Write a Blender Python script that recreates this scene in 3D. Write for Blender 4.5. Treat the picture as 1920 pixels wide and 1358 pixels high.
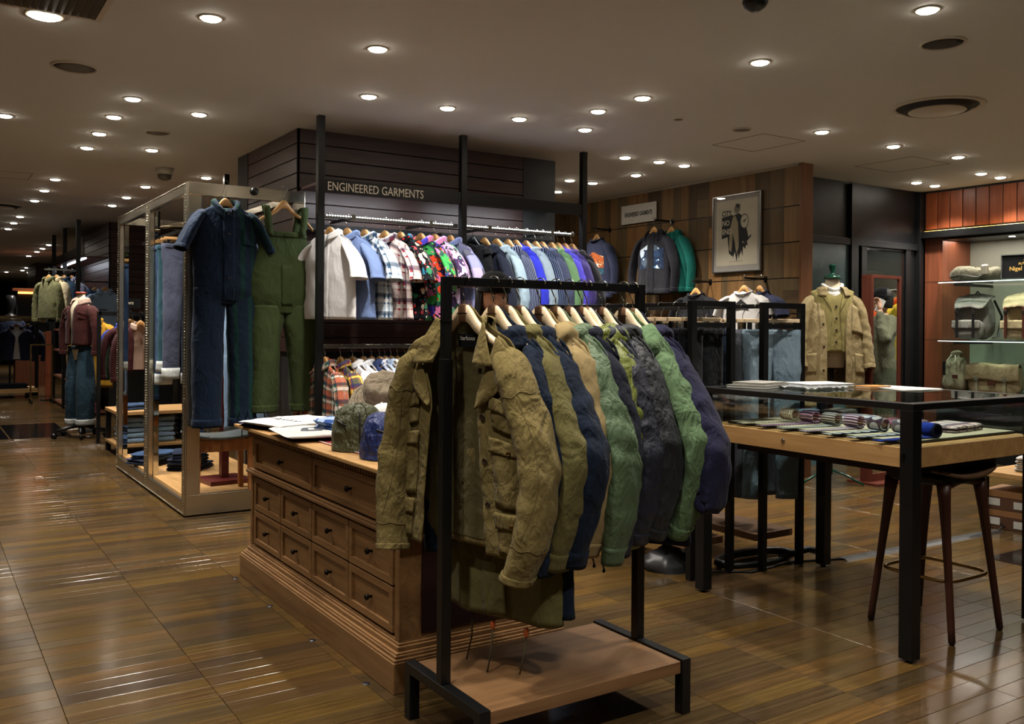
import bpy, bmesh, math, random
import numpy as np
from mathutils import Vector, Matrix, noise
for o in list(bpy.data.objects): bpy.data.objects.remove(o)
scn = bpy.context.scene
COL = scn.collection
PI = math.pi
# ---------------------------------------------------------------- camera
cd = bpy.data.cameras.new('camera'); cam = bpy.data.objects.new('camera', cd); COL.objects.link(cam)
cd.sensor_width = 36.0; cd.lens = 36.0 * 1706.0 / 1920.0
cd.shift_y = -66.5 / 1920.0
yaw = math.atan(1115.0 / 1706.0)
_f = Vector((math.sin(yaw), math.cos(yaw), 0)); _r = Vector((math.cos(yaw), -math.sin(yaw), 0)); _u = Vector((0, 0, 1))
_ro = 0.0075
_r2 = _r * math.cos(_ro) + _u * math.sin(_ro); _u2 = _u * math.cos(_ro) - _r * math.sin(_ro)
cam.matrix_world = Matrix(((_r2.x, _u2.x, -_f.x, 0), (_r2.y, _u2.y, -_f.y, 0), (_r2.z, _u2.z, -_f.z, 1.4), (0, 0, 0, 1)))
cd.clip_start = 0.05; cd.clip_end = 200
scn.camera = cam
# ---------------------------------------------------------------- world, exposure
w = bpy.data.worlds.new('world'); scn.world = w; w.use_nodes = True
w.node_tree.nodes['Background'].inputs[0].default_value = (0.95, 0.85, 0.7, 1)
w.node_tree.nodes['Background'].inputs[1].default_value = 0.02
vs = scn.view_settings
vs.view_transform = 'Standard'; vs.look = 'None'; vs.gamma = 1.0; vs.use_curve_mapping = False
vs.exposure = 0.06
LAMP_W = 114.0          # one ceiling downlight
LED = 14.0             # led strip emission
CEIL = 2.96
# ---------------------------------------------------------------- helpers
def lin(c):
    return tuple(((v / 255.0) / 12.92 if v <= 10.3 else (((v / 255.0) + 0.055) / 1.055) ** 2.4) for v in c)
def tag(o, label=None, cat=None, group=None, kind=None):
    if label: o['label'] = label
    if cat: o['category'] = cat
    if group: o['group'] = group
    if kind: o['kind'] = kind
    return o
def thing(name, label, cat, loc=(0, 0, 0), rotz=0, group=None):
    o = bpy.data.objects.new(name, None); COL.objects.link(o)
    o.empty_display_size = 0.1
    o.location = loc; o.rotation_euler = (0, 0, rotz)
    return tag(o, label, cat, group)
class MB:
    def __init__(s): s.v = []; s.f = []; s.uv = None
    def add(s, vs_, fs_):
        n = len(s.v); s.v.extend([tuple(p) for p in vs_]); s.f.extend([tuple(i + n for i in q) for q in fs_]); return s
    def box(s, c, d, rz=0, rx=0, ry=0):
        x, y, z = d[0] / 2, d[1] / 2, d[2] / 2
        P = [Vector((a * x, b * y, e * z)) for e in (-1, 1) for a, b in ((-1, -1), (1, -1), (1, 1), (-1, 1))]
        if rx or ry or rz:
            M = Matrix.Rotation(rz, 3, 'Z') @ Matrix.Rotation(ry, 3, 'Y') @ Matrix.Rotation(rx, 3, 'X')
            P = [M @ p for p in P]
        c = Vector(c)
        return s.add([p + c for p in P], [(3, 2, 1, 0), (4, 5, 6, 7), (0, 1, 5, 4), (1, 2, 6, 5), (2, 3, 7, 6), (3, 0, 4, 7)])
    def b2(s, x0, x1, y0, y1, z0, z1):
        return s.box(((x0 + x1) / 2, (y0 + y1) / 2, (z0 + z1) / 2), (abs(x1 - x0), abs(y1 - y0), abs(z1 - z0)))
    def bar(s, p0, p1, w_, h_):
        p0 = Vector(p0); p1 = Vector(p1); d = (p1 - p0).normalized()
        a = Vector((0, 0, 1)) if abs(d.z) < .9 else Vector((1, 0, 0))
        e1 = d.cross(a).normalized(); e2 = e1.cross(d)
        V = [p + e1 * i * w_ / 2 + e2 * j * h_ / 2 for p in (p0, p1) for i, j in ((-1, -1), (1, -1), (1, 1), (-1, 1))]
        return s.add(V, [(3, 2, 1, 0), (4, 5, 6, 7), (0, 1, 5, 4), (1, 2, 6, 5), (2, 3, 7, 6), (3, 0, 4, 7)])
    def tube(s, path, r, n=8, cap=True, flat=1.0):
        path = [Vector(p) for p in path]; m = len(path); rs = r if hasattr(r, '__len__') else [r] * m
        t0 = (path[1] - path[0]).normalized()
        a = Vector((0, 0, 1)) if abs(t0.z) < .9 else Vector((1, 0, 0))
        e1 = t0.cross(a).normalized(); V = []
        for i, p in enumerate(path):
            t = (path[min(i + 1, m - 1)] - path[max(i - 1, 0)]).normalized()
            e1 = (e1 - t * e1.dot(t)).normalized(); e2 = t.cross(e1)
            for k in range(n):
                an = 2 * PI * k / n
                V.append(p + e1 * math.cos(an) * rs[i] + e2 * math.sin(an) * rs[i] * flat)
        F = [(i * n + k, i * n + (k + 1) % n, (i + 1) * n + (k + 1) % n, (i + 1) * n + k) for i in range(m - 1) for k in range(n)]
        if cap: F += [tuple(range(n))[::-1], tuple((m - 1) * n + k for k in range(n))]
        return s.add(V, F)
    def cyl(s, c, r, h, n=16): return s.tube([c, (c[0], c[1], c[2] + h)], r, n)
    def lathe(s, prof, n=24, c=(0, 0, 0), sx=1, sy=1, cap=True):
        V = [(c[0] + r * math.cos(2 * PI * k / n) * sx, c[1] + r * math.sin(2 * PI * k / n) * sy, c[2] + z) for r, z in prof for k in range(n)]
        m = len(prof)
        F = [(i * n + k, i * n + (k + 1) % n, (i + 1) * n + (k + 1) % n, (i + 1) * n + k) for i in range(m - 1) for k in range(n)]
        if cap: F += [tuple(range(n))[::-1], tuple((m - 1) * n + k for k in range(n))]
        return s.add(V, F)
    def prism(s, poly, d, org=(0, 0, 0), ex=(1, 0, 0), ey=(0, 0, 1), ez=(0, 1, 0)):
        o = Vector(org); ex = Vector(ex); ey = Vector(ey); ez = Vector(ez); n = len(poly)
        V = [o + ex * x + ey * y for x, y in poly] + [o + ex * x + ey * y + ez * d for x, y in poly]
        F = [tuple(range(n)), tuple(range(2 * n - 1, n - 1, -1))] + [(i, i + n, (i + 1) % n + n, (i + 1) % n) for i in range(n)]
        return s.add(V, F)
    def grid(s, P, closed=False, uv=None):
        """P: array nv x nu x 3"""
        nv, nu = len(P), len(P[0]); n0 = len(s.v)
        s.v.extend([tuple(p) for row in P for p in row])
        for j in range(nv - 1):
            for i in range(nu if closed else nu - 1):
                a = j * nu + i; b = j * nu + (i + 1) % nu
                s.f.append((n0 + a, n0 + b, n0 + b + nu, n0 + a + nu))
        return s
    def build(s, name, mat, parent=None, smooth=False, bevel=0, solid=0, loc=None, rot=None, subd=0, auto=None, fix=True):
        me = bpy.data.meshes.new(name); me.from_pydata(s.v, [], s.f)
        if fix:
            bm = bmesh.new(); bm.from_mesh(me); bmesh.ops.recalc_face_normals(bm, faces=bm.faces); bm.to_mesh(me); bm.free()
        me.update()
        if s.uv is not None:
            ul = me.uv_layers.new(name='uv'); li = np.zeros(len(me.loops), dtype=np.int32); me.loops.foreach_get('vertex_index', li)
            ul.data.foreach_set('uv', np.asarray(s.uv, dtype=np.float32)[li].ravel())
        return put(name, me, mat, parent, smooth, bevel, solid, loc, rot, subd, auto)
def put(name, me, mat, parent=None, smooth=False, bevel=0, solid=0, loc=None, rot=None, subd=0, auto=None):
    if not me.materials: me.materials.append(mat)
    if smooth: me.polygons.foreach_set('use_smooth', [True] * len(me.polygons))
    o = bpy.data.objects.new(name, me); COL.objects.link(o)
    if parent: o.parent = parent
    if loc is not None: o.location = loc
    if rot is not None: o.rotation_euler = rot
    if bevel:
        m = o.modifiers.new('bevel', 'BEVEL'); m.width = bevel; m.segments = 2; m.limit_method = 'ANGLE'; m.angle_limit = 0.6
    if solid:
        m = o.modifiers.new('solid', 'SOLIDIFY'); m.thickness = solid; m.offset = 0
    if subd:
        m = o.modifiers.new('sub', 'SUBSURF'); m.levels = subd; m.render_levels = subd
    return o
def text_mesh(txt, size, extrude=0.0005, font_bold=False, align='CENTER', sx=1.0, space=1.0):
    cu = bpy.data.curves.new('lettering', 'FONT'); cu.body = txt; cu.size = size; cu.extrude = extrude
    cu.align_x = align; cu.align_y = 'CENTER'; cu.space_character = space; cu.resolution_u = 3
    if font_bold: cu.offset = size * 0.025
    ob = bpy.data.objects.new('tmp_text', cu); COL.objects.link(ob)
    dg = bpy.context.evaluated_depsgraph_get(); me = bpy.data.meshes.new_from_object(ob.evaluated_get(dg))
    bpy.data.objects.remove(ob); bpy.data.curves.remove(cu)
    if sx != 1.0:
        for v in me.vertices: v.co.x *= sx
    return me
def copy_tree(o, parent=None, **kw):
    c = o.copy(); COL.objects.link(c)
    if parent is not None: c.parent = parent
    for ch in o.children:
        copy_tree(ch, c)
    for k, v_ in kw.items(): setattr(c, k, v_)
    return c
# ---------------------------------------------------------------- materials
MATS = {}
class NT:
    def __init__(s, name):
        s.m = bpy.data.materials.new(name); s.m.use_nodes = True; s.t = s.m.node_tree; s.n = s.t.nodes; s.b = s.n['Principled BSDF']
    def add(s, kind, **kw):
        nd = s.n.new(kind)
        for k, v_ in kw.items():
            if k.startswith('i_'): nd.inputs[k[2:].replace('_', ' ')].default_value = v_
            else: setattr(nd, k, v_)
        return nd
    def link(s, a, b): s.t.links.new(a, b)
    def math(s, op, a, b=None, c=None):
        nd = s.n.new('ShaderNodeMath'); nd.operation = op
        for i, x in enumerate((a, b, c)):
            if x is None: continue
            if isinstance(x, (int, float)): nd.inputs[i].default_value = x
            else: s.link(x, nd.inputs[i])
        return nd.outputs[0]
    def mix(s, fac, a, b, mode='MIX'):
        nd = s.n.new('ShaderNodeMix'); nd.data_type = 'RGBA'; nd.blend_type = mode
        for i, x in ((0, fac), (6, a), (7, b)):
            if isinstance(x, (int, float)): nd.inputs[i].default_value = x
            elif isinstance(x, tuple): nd.inputs[i].default_value = (x + (1,))[:4]
            else: s.link(x, nd.inputs[i])
        return nd.outputs[2]
    def ramp(s, fac, stops, interp='LINEAR'):
        nd = s.n.new('ShaderNodeValToRGB'); r = nd.color_ramp; r.interpolation = interp
        while len(r.elements) < len(stops): r.elements.new(0.5)
        for e, (p, c) in zip(r.elements, stops): e.position = p; e.color = (tuple(c) + (1,))[:4]
        s.link(fac, nd.inputs[0]); return nd.outputs[0]
    def noise(s, vec, scale, detail=3, rough=.5, dist=0, kind='FBM'):
        nd = s.n.new('ShaderNodeTexNoise'); nd.noise_type = kind
        nd.inputs['Scale'].default_value = scale; nd.inputs['Detail'].default_value = detail; nd.inputs['Roughness'].default_value = rough; nd.inputs['Distortion'].default_value = dist
        if vec is not None: s.link(vec, nd.inputs['Vector'])
        return nd.outputs['Fac']
    def mapping(s, vec, scale=(1, 1, 1), rot=(0, 0, 0), loc=(0, 0, 0)):
        nd = s.n.new('ShaderNodeMapping'); nd.inputs['Scale'].default_value = scale; nd.inputs['Rotation'].default_value = rot; nd.inputs['Location'].default_value = loc
        s.link(vec, nd.inputs[0]); return nd.outputs[0]
    def coord(s, which='Object'): return s.n.new('ShaderNodeTexCoord').outputs[which]
    def pos(s): return s.n.new('ShaderNodeNewGeometry').outputs['Position']
    def xyz(s, vec):
        nd = s.n.new('ShaderNodeSeparateXYZ'); s.link(vec, nd.inputs[0]); return nd.outputs
    def comb(s, x, y, z):
        nd = s.n.new('ShaderNodeCombineXYZ')
        for i, q in enumerate((x, y, z)):
            if isinstance(q, (int, float)): nd.inputs[i].default_value = q
            else: s.link(q, nd.inputs[i])
        return nd.outputs[0]
    def bump(s, h, strength=.3, dist=.01, prev=None):
        nd = s.n.new('ShaderNodeBump'); nd.inputs['Strength'].default_value = strength; nd.inputs['Distance'].default_value = dist
        s.link(h, nd.inputs['Height'])
        if prev is not None: s.link(prev, nd.inputs['Normal'])
        s.link(nd.outputs[0], s.b.inputs['Normal']); return nd.outputs[0]
    def col(s, c):
        if isinstance(c, tuple): s.b.inputs['Base Color'].default_value = (c + (1,))[:4]
        else: s.link(c, s.b.inputs['Base Color'])
    def set(s, **kw):
        for k, v_ in kw.items():
            i = s.b.inputs[k.replace('_', ' ')]
            if hasattr(v_, 'is_linked'): s.link(v_, i)
            else: i.default_value = v_
        return s
def cached(fn):
    def g(name, *a, **k):
        if name not in MATS: MATS[name] = fn(name, *a, **k)
        return MATS[name]
    return g
@cached
def m_plain(name, rgb, rough=.5, metal=0.0, spec=.5, noise_amt=.12, nscale=9):
    t = NT(name); c = lin(rgb)
    n = t.noise(t.coord('Object'), nscale, 4)
    t.col(t.mix(n, tuple(x * (1 - noise_amt) for x in c), tuple(min(1, x * (1 + noise_amt)) for x in c)))
    t.set(Roughness=t.math('MULTIPLY_ADD', n, .16, max(0, rough - .08)), Metallic=metal, Specular_IOR_Level=spec); return t.m
@cached
def m_emit(name, rgb, strength):
    t = NT(name); t.col((.8, .8, .8)); t.set(Roughness=.4)
    t.b.inputs['Emission Color'].default_value = lin(rgb) + (1,); t.b.inputs['Emission Strength'].default_value = strength; return t.m
@cached
def m_glass(name, rgb=(225, 238, 232), rough=.0, dark=.0):
    t = NT(name); t.col(lin(rgb)); t.set(Roughness=rough, Transmission_Weight=1.0, IOR=1.45)
    tr = t.add('ShaderNodeBsdfTransparent'); tr.inputs[0].default_value = lin(rgb) + (1,)
    gl = t.add('ShaderNodeBsdfGlossy'); gl.inputs['Roughness'].default_value = .01
    lw = t.add('ShaderNodeLayerWeight'); lw.inputs[0].default_value = .5; frv = t.math('MULTIPLY_ADD', t.math('POWER', lw.outputs['Facing'], 5.0), .9, .045)
    mx = t.add('ShaderNodeMixShader'); t.link(frv, mx.inputs[0]); t.link(tr.outputs[0], mx.inputs[1]); t.link(gl.outputs[0], mx.inputs[2])
    t.link(mx.outputs[0], t.n['Material Output'].inputs[0]); return t.m
@cached
def m_mirror(name, rgb=(235, 235, 232), rough=.01):
    t = NT(name); t.col(lin(rgb)); t.set(Metallic=1.0, Roughness=rough); return t.m
@cached
def m_wood(name, dark, light, axis='X', scale=1.0, rough=.45, grain=1.0, spec=.4, coord='Object', cells=None, vary=.0, bump=.15):
    """grain runs along axis. cells=(cx,cy,cz): colour shifts per cell of that size, vary its amount"""
    t = NT(name); co = t.coord(coord) if coord != 'World' else t.pos()
    st = {'X': (1.2, 18, 18), 'Y': (18, 1.2, 18), 'Z': (18, 18, 1.2)}[axis]
    oi = t.add('ShaderNodeObjectInfo')
    off = t.add('ShaderNodeVectorMath', operation='ADD'); t.link(co, off.inputs[0])
    rnd = t.math('MULTIPLY', oi.outputs['Random'], 37.0)
    t.link(t.comb(rnd, rnd, rnd), off.inputs[1])
    v = t.mapping(off.outputs[0], tuple(x * scale for x in st))
    n1 = t.noise(v, 1.0, 5, .6, .6); n2 = t.noise(v, 4.5, 3, .6)
    f = t.math('MULTIPLY_ADD', n2, .35, t.math('MULTIPLY', n1, .75))
    c = t.ramp(f, [(.28, lin(dark)), (.72, lin(light))])
    if vary:
        rr = t.math('MULTIPLY_ADD', oi.outputs['Random'], 2 * vary, 1 - vary)
        hs = t.add('ShaderNodeHueSaturation'); t.link(c, hs.inputs['Color']); t.link(rr, hs.inputs['Value']); c = hs.outputs[0]
    t.col(c); t.set(Roughness=t.math('MULTIPLY_ADD', n2, .15, rough - .07), Specular_IOR_Level=spec)
    t.bump(f, bump, .002); return t.m
@cached
def m_fabric(name, rgb, rgb2=None, pat=None, wrinkle=.5, wscale=7.0, rough=.9, mottling=.18, sheen=.04, gloss=False, p=None, weave=True):
    """woven cloth; uv are metres on the cloth"""
    t = NT(name); ob = t.coord('Object'); uv = t.coord('UV')
    base = lin(rgb); m = t.noise(ob, 5.0, 5, .65)
    c = t.mix(m, tuple(x * (1 - mottling) for x in base), tuple(min(1, x * (1 + mottling)) for x in base))
    if pat: c = PATTERN[pat](t, uv, ob, base, lin(rgb2) if rgb2 else base, p or {})
    t.col(c)
    t.set(Roughness=rough, Specular_IOR_Level=.35 if gloss else .15, Sheen_Weight=sheen, Sheen_Roughness=.5)
    oi = t.add('ShaderNodeObjectInfo'); off = t.add('ShaderNodeVectorMath', operation='ADD'); t.link(ob, off.inputs[0])
    r = t.math('MULTIPLY', oi.outputs['Random'], 23.0); t.link(t.comb(r, r, r), off.inputs[1])
    wv = t.mapping(off.outputs[0], (1.3, 1.3, .75))
    h = t.noise(wv, wscale, 2.2, .55, 1.1)
    h2 = t.noise(wv, wscale * 2.6, 3, .6, .8)
    hh = t.math('MULTIPLY_ADD', h2, .45, h)
    prev = t.bump(hh, wrinkle, .03)
    if weave:
        tx = t.noise(t.mapping(uv, (900, 260, 1)), 1.0, 1)
        t.bump(tx, .12, .001, prev)
    return t.m
def _stripe(t, x, period, width, off=0.0):
    f = t.math('FRACT', t.math('MULTIPLY_ADD', x, 1.0 / period, off + 50.0)); return t.math('LESS_THAN', f, width)
def P_stripes(t, uv, ob, a, b, p):
    x = t.xyz(uv)[0 if p.get('dir', 'v') == 'v' else 1]
    return t.mix(_stripe(t, x, p.get('period', .02), p.get('width', .3)), a, b)
def P_plaid(t, uv, ob, a, b, p):
    x, y, _ = t.xyz(uv); pe = p.get('period', .09); c3 = lin(p.get('c3', (235, 235, 230))); c4 = lin(p.get('c4', (30, 30, 50)))
    c = t.mix(t.math('MULTIPLY', _stripe(t, x, pe, .45), .6), a, b)
    c = t.mix(t.math('MULTIPLY', _stripe(t, y, pe * 1.15, .45), .6), c, b)
    c = t.mix(t.math('MULTIPLY', _stripe(t, x, pe, .16, .3), .75), c, c3)
    c = t.mix(t.math('MULTIPLY', _stripe(t, y, pe * 1.15, .2, .3), .75), c, c3)
    c = t.mix(t.math('MULTIPLY', _stripe(t, y, pe * 1.15, .22, .62), .7), c, c4)
    return t.mix(t.math('MULTIPLY', _stripe(t, x, pe, .12, .6), .7), c, c4)
def P_floral(t, uv, ob, a, b, p):
    sc = p.get('scale', 22); cols = [lin(c) for c in p['cols']]
    dist = t.add('ShaderNodeTexNoise'); dist.inputs['Scale'].default_value = sc * .8; t.link(uv, dist.inputs['Vector'])
    va = t.add('ShaderNodeVectorMath', operation='MULTIPLY_ADD'); t.link(dist.outputs['Color'], va.inputs[0]); va.inputs[1].default_value = (.05, .05, .05); t.link(uv, va.inputs[2])
    vo = t.add('ShaderNodeTexVoronoi', voronoi_dimensions='2D'); vo.inputs['Scale'].default_value = sc; t.link(va.outputs[0], vo.inputs['Vector'])
    k = t.math('LESS_THAN', vo.outputs['Distance'], p.get('r', .38))
    ch = t.xyz(vo.outputs['Color'])[0]; n = len(cols)
    cc = t.ramp(ch, [(i / n, cols[i]) for i in range(n)], 'CONSTANT')
    pres = t.math('LESS_THAN', t.xyz(vo.outputs['Color'])[1], p.get('dens', .6))
    c = t.mix(t.math('MULTIPLY', k, pres), a, cc)
    v2 = t.add('ShaderNodeTexVoronoi', voronoi_dimensions='2D'); v2.inputs['Scale'].default_value = sc * 2.3; t.link(va.outputs[0], v2.inputs['Vector'])
    k2 = t.math('MULTIPLY', t.math('LESS_THAN', v2.outputs['Distance'], .25), t.math('LESS_THAN', t.xyz(v2.outputs['Color'])[2], p.get('dens2', .3)))
    return t.mix(k2, c, t.ramp(t.xyz(v2.outputs['Color'])[0], [(i / n, cols[i]) for i in range(n)], 'CONSTANT'))
def P_patch(t, uv, ob, a, b, p):
    cols = [lin(c) for c in p['cols']]; s = p.get('size', .14)
    x, y, _ = t.xyz(uv)
    wn = t.add('ShaderNodeTexWhiteNoise', noise_dimensions='2D')
    t.link(t.comb(t.math('FLOOR', t.math('DIVIDE', x, s)), t.math('FLOOR', t.math('DIVIDE', y, s)), 0), wn.inputs['Vector'])
    n = len(cols); c = t.ramp(wn.outputs['Value'], [(i / n, cols[i]) for i in range(n)], 'CONSTANT')
    return t.mix(t.math('MULTIPLY', _stripe(t, x, .012, .35), .3), c, (.5, .5, .55))
def P_denim(t, uv, ob, a, b, p):
    n = t.noise(ob, 3.5, 4, .6); n2 = t.noise(t.mapping(uv, (420, 30, 1)), 1, 2)
    c = t.mix(t.ramp(n, [(.35, (0, 0, 0)), (.7, (1, 1, 1))]), a, b)
    return t.mix(t.math('MULTIPLY', n2, .35), c, tuple(min(1, q * 1.9 + .02) for q in a))
def P_dots(t, uv, ob, a, b, p):
    v = t.add('ShaderNodeTexVoronoi', voronoi_dimensions='2D'); v.inputs['Scale'].default_value = p.get('scale', 30); v.inputs['Randomness'].default_value = p.get('rand', 0.0); t.link(uv, v.inputs['Vector'])
    return t.mix(t.math('LESS_THAN', v.outputs['Distance'], p.get('r', .3)), a, b)
def P_cord(t, uv, ob, a, b, p):
    x = t.xyz(uv)[0]; s = t.math('SINE', t.math('MULTIPLY', x, 2 * PI / p.get('period', .006)))
    n = t.noise(ob, 6, 4)
    return t.mix(t.math('MULTIPLY_ADD', s, .25, t.math('MULTIPLY', n, .7)), a, b)
PATTERN = dict(stripes=P_stripes, plaid=P_plaid, floral=P_floral, patch=P_patch, denim=P_denim, dots=P_dots, cord=P_cord)
black = m_plain('black_powder_coat', (15, 16, 17), .38, .0, .4, .15)
chrome = m_mirror('chrome', (205, 205, 200), .12)
brass = m_mirror('aged_brass', (150, 120, 70), .3)
# ================================================================ SETTING
PX0, PXP, PYP = 0.4505, 0.5113, 0.0967
def floor_mat():
    t = NT('oak_strip_floor'); P = t.pos(); x, y, z_ = t.xyz(P)
    ix = t.math('FLOOR', t.math('DIVIDE', t.math('SUBTRACT', x, PX0), PXP)); iy = t.math('FLOOR', t.math('DIVIDE', y, PYP))
    wn = t.add('ShaderNodeTexWhiteNoise', noise_dimensions='2D'); t.link(t.comb(ix, iy, 0), wn.inputs['Vector'])
    r1 = wn.outputs['Value']; rc = t.xyz(wn.outputs['Color'])
    v = t.mapping(P, (1.6, 60, 1)); off = t.add('ShaderNodeVectorMath', operation='ADD'); t.link(v, off.inputs[0]); t.link(t.comb(t.math('MULTIPLY', r1, 40), t.math('MULTIPLY', rc[1], 40), 0), off.inputs[1])
    g = t.noise(off.outputs[0], 1.0, 6, .65, .5); g2 = t.noise(t.mapping(P, (.9, 1.4, 1)), 1.0, 3)
    c = t.ramp(g, [(.2, lin((44, 33, 19))), (.5, lin((78, 60, 34))), (.8, lin((104, 82, 49)))])
    val = t.math('MULTIPLY_ADD', r1, .6, .64)
    hs = t.add('ShaderNodeHueSaturation'); t.link(c, hs.inputs['Color']); t.link(val, hs.inputs['Value'])
    t.link(t.math('MULTIPLY_ADD', rc[2], .014, .491), hs.inputs['Hue']); t.link(t.math('MULTIPLY_ADD', rc[0], .18, .9), hs.inputs['Saturation'])
    # worn, pale scuffs along some board edges
    sc = t.noise(t.mapping(P, (3, 26, 1)), 1.3, 5, .7, .3); k = t.ramp(sc, [(.66, (0, 0, 0)), (.72, (1, 1, 1))])
    kk = t.math('MULTIPLY', k, .35)
    t.col(t.mix(kk, hs.outputs[0], lin((150, 126, 86))))
    rg = t.noise(t.mapping(P, (4, 9, 1)), 1.6, 4, .6)
    t.set(Roughness=t.math('MULTIPLY_ADD', rg, .13, t.math('MULTIPLY_ADD', rc[1], .06, .085)), Specular_IOR_Level=.5)
    h = t.math('MULTIPLY_ADD', g, .5, t.math('MULTIPLY', rg, .6)); t.bump(h, .035, .003)
    return t.m
MF = floor_mat()
dark_joint = m_plain('floor_joint', (24, 16, 9), .8)
fl = MB().b2(-8, 16, -6, 42, -.05, -.009).build('floor', dark_joint); tag(fl, kind='structure')
def plank_mesh():
    L, W = PXP - .0018, PYP - .0016; c = .0009
    V = []
    for z_, i in ((-.008, 0), (-c, 0), (0, c)):
        for a, b in ((-1, -1), (1, -1), (1, 1), (-1, 1)): V.append((a * (L / 2 - i), b * (W / 2 - i), z_))
    F = [(8, 9, 10, 11)]
    for k in range(4):
        F += [(k, (k + 1) % 4, 4 + (k + 1) % 4, 4 + k), (4 + k, 4 + (k + 1) % 4, 8 + (k + 1) % 4, 8 + k)]
    me = bpy.data.meshes.new('plank'); me.from_pydata(V, [], F); me.update(); me.materials.append(MF); return me
PLK = plank_mesh()
def proj(p):
    q = Vector(p) - Vector((0, 0, 1.4)); d = q.dot(_f)
    if d < .3: return None
    return 960 + q.dot(_r) / d * 1706, 612.5 - q.z / d * 1706, d
cells = []
for i in range(-12, 26):
    for j in range(-20, 176):
        X = PX0 + (i + .5) * PXP; Y = (j + .5) * PYP
        if X < -4 or X > 12 or Y > 16.5: continue
        s_ = proj((X, Y, 0)); vis = False
        if s_ and -120 < s_[0] < 2040 and s_[1] < 1420 and not (1.75 < X < 2.4 and 3.2 < Y < 5.0):
            vis = True
        cells.append((s_[2] if vis else 99, X, Y, i, j))
cells.sort()
rnd = random.Random(4)
def tilt(): return rnd.uniform(-.0016, .0016), rnd.uniform(-.0009, .0009), rnd.uniform(-.0003, .0003)
for k, (d, X, Y, i, j) in enumerate(cells[:300]):
    o = bpy.data.objects.new('plank', PLK); COL.objects.link(o); o.parent = fl; rx, ry, dz = tilt()
    o.location = (X, Y, dz); o.rotation_euler = (rx, ry, 0)
b = MB(); pv = [v.co.copy() for v in PLK.vertices]; pf = [tuple(p.vertices) for p in PLK.polygons]
for d, X, Y, i, j in cells[300:]:
    rx, ry, dz = tilt()
    b.add([(p.x + X, p.y + Y, p.z + dz + (p.y * rx - p.x * ry if p.z > -.002 else 0)) for p in pv], pf)
o = b.build('plank_field', MF, fl, fix=False); tag(o, kind='stuff')
o = MB().b2(-8, 16, 16.5, 42, -.008, 0).b2(-8, 16, -6, -2.0, -.008, 0).b2(-8, -4.2, -2, 16.5, -.008, 0).b2(12.1, 16, -2, 16.5, -.008, 0).build('plank_far_field', MF, fl, fix=False); tag(o, kind='stuff')
btile = m_plain('black_stone', (14, 14, 15), .12, 0, .5, .3, 20)
for k, (x0, x1, y0, y1) in enumerate([(-3, .93, 12.45, 14.2), (.95, 1.62, 12.45, 14.2), (5.5, 6.35, 2.62, 3.08), (6.37, 7.3, 2.62, 3.08)]):
    MB().b2(x0, x1, y0, y1, -.002, .0022).build('black_floor_tile', btile, fl)
stud = m_plain('stud_steel', (70, 74, 82), .35, .9)
for Y in (3.283, 3.861, 4.442, 5.03):
    MB().lathe([(0.0, .003), (.012, .003), (.016, .0005)][::-1], 16, (1.478, Y, 0)).build('floor_stud', stud, fl, smooth=False)
# ceiling
def ceil_mat():
    t = NT('painted_ceiling'); n = t.noise(t.pos(), 260, 2); n2 = t.noise(t.pos(), .6, 3)
    t.col(t.mix(n2, lin((196, 195, 190)), lin((206, 205, 200)))); t.set(Roughness=.75, Specular_IOR_Level=.25); t.bump(n, .12, .003); return t.m
MC = ceil_mat()
ce = MB().b2(-8, 16, -6, 42, CEIL, CEIL + .1).build('ceiling', MC); tag(ce, kind='structure')
line = m_plain('ceiling_shadow_gap', (70, 64, 55), .8)
trimw = m_plain('white_trim', (190, 182, 166), .5); grille = m_plain('grille_grey', (96, 90, 80), .6); grille_d = m_plain('grille_dark', (38, 36, 33), .7)
lens = m_emit('lamp_lens', (255, 244, 225), 55.0)
LAMPS = [(0.53, 5.16), (1.24, 4.72), (2.16, 4.71), (2.56, 5.72), (3.16, 5.7), (3.77, 5.69), (4.1, 5.16), (4.11, 4.69), (4.4, 5.7), (4.12, 3.67), (4.11, 2.61), (5.98, 4.69), (6.94, 4.71), (7.84, 4.67), (5.42, 6.42), (5.82, 6.4), (6.15, 6.41), (6.14, 7.1), (5.79, 7.76), (6.1, 7.76), (6.16, 8.49), (8.85, 5.03), (9.22, 5.04), (8.85, 5.73), (9.2, 5.74), (0.54, 7.82), (1.24, 6.72), (1.23, 7.39), (1.24, 8.11), (1.25, 8.83), (1.74, 6.93), (1.75, 8.6), (1.24, 10.96), (1.24, 11.96), (1.24, 13.03), (2.16, 10.94), (2.15, 12.0), (2.14, 12.93), (2.56, 9.88), (1.25, 15.11), (1.25, 16.14), (1.25, 17.21), (2.18, 20.21), (2.18, 21.3), (2.18, 22.34), (2.16, 23.88), (2.57, 28.99), (2.6, 30.54), (2.87, 31.7), (2.28, 31.84)]
BACK = [(2.16, 2.45), (3.1, 2.55), (1.24, 2.7), (1.24, .7), (.5, 1.9), (2.16, .7), (4.11, .7), (-.6, 3.2), (5.98, 2.6), (7.84, 2.6), (8.9, 3.4), (-1.4, 6.5), (-1.4, 10)]
POW = {}   # index -> factor
rim_me = None
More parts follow.
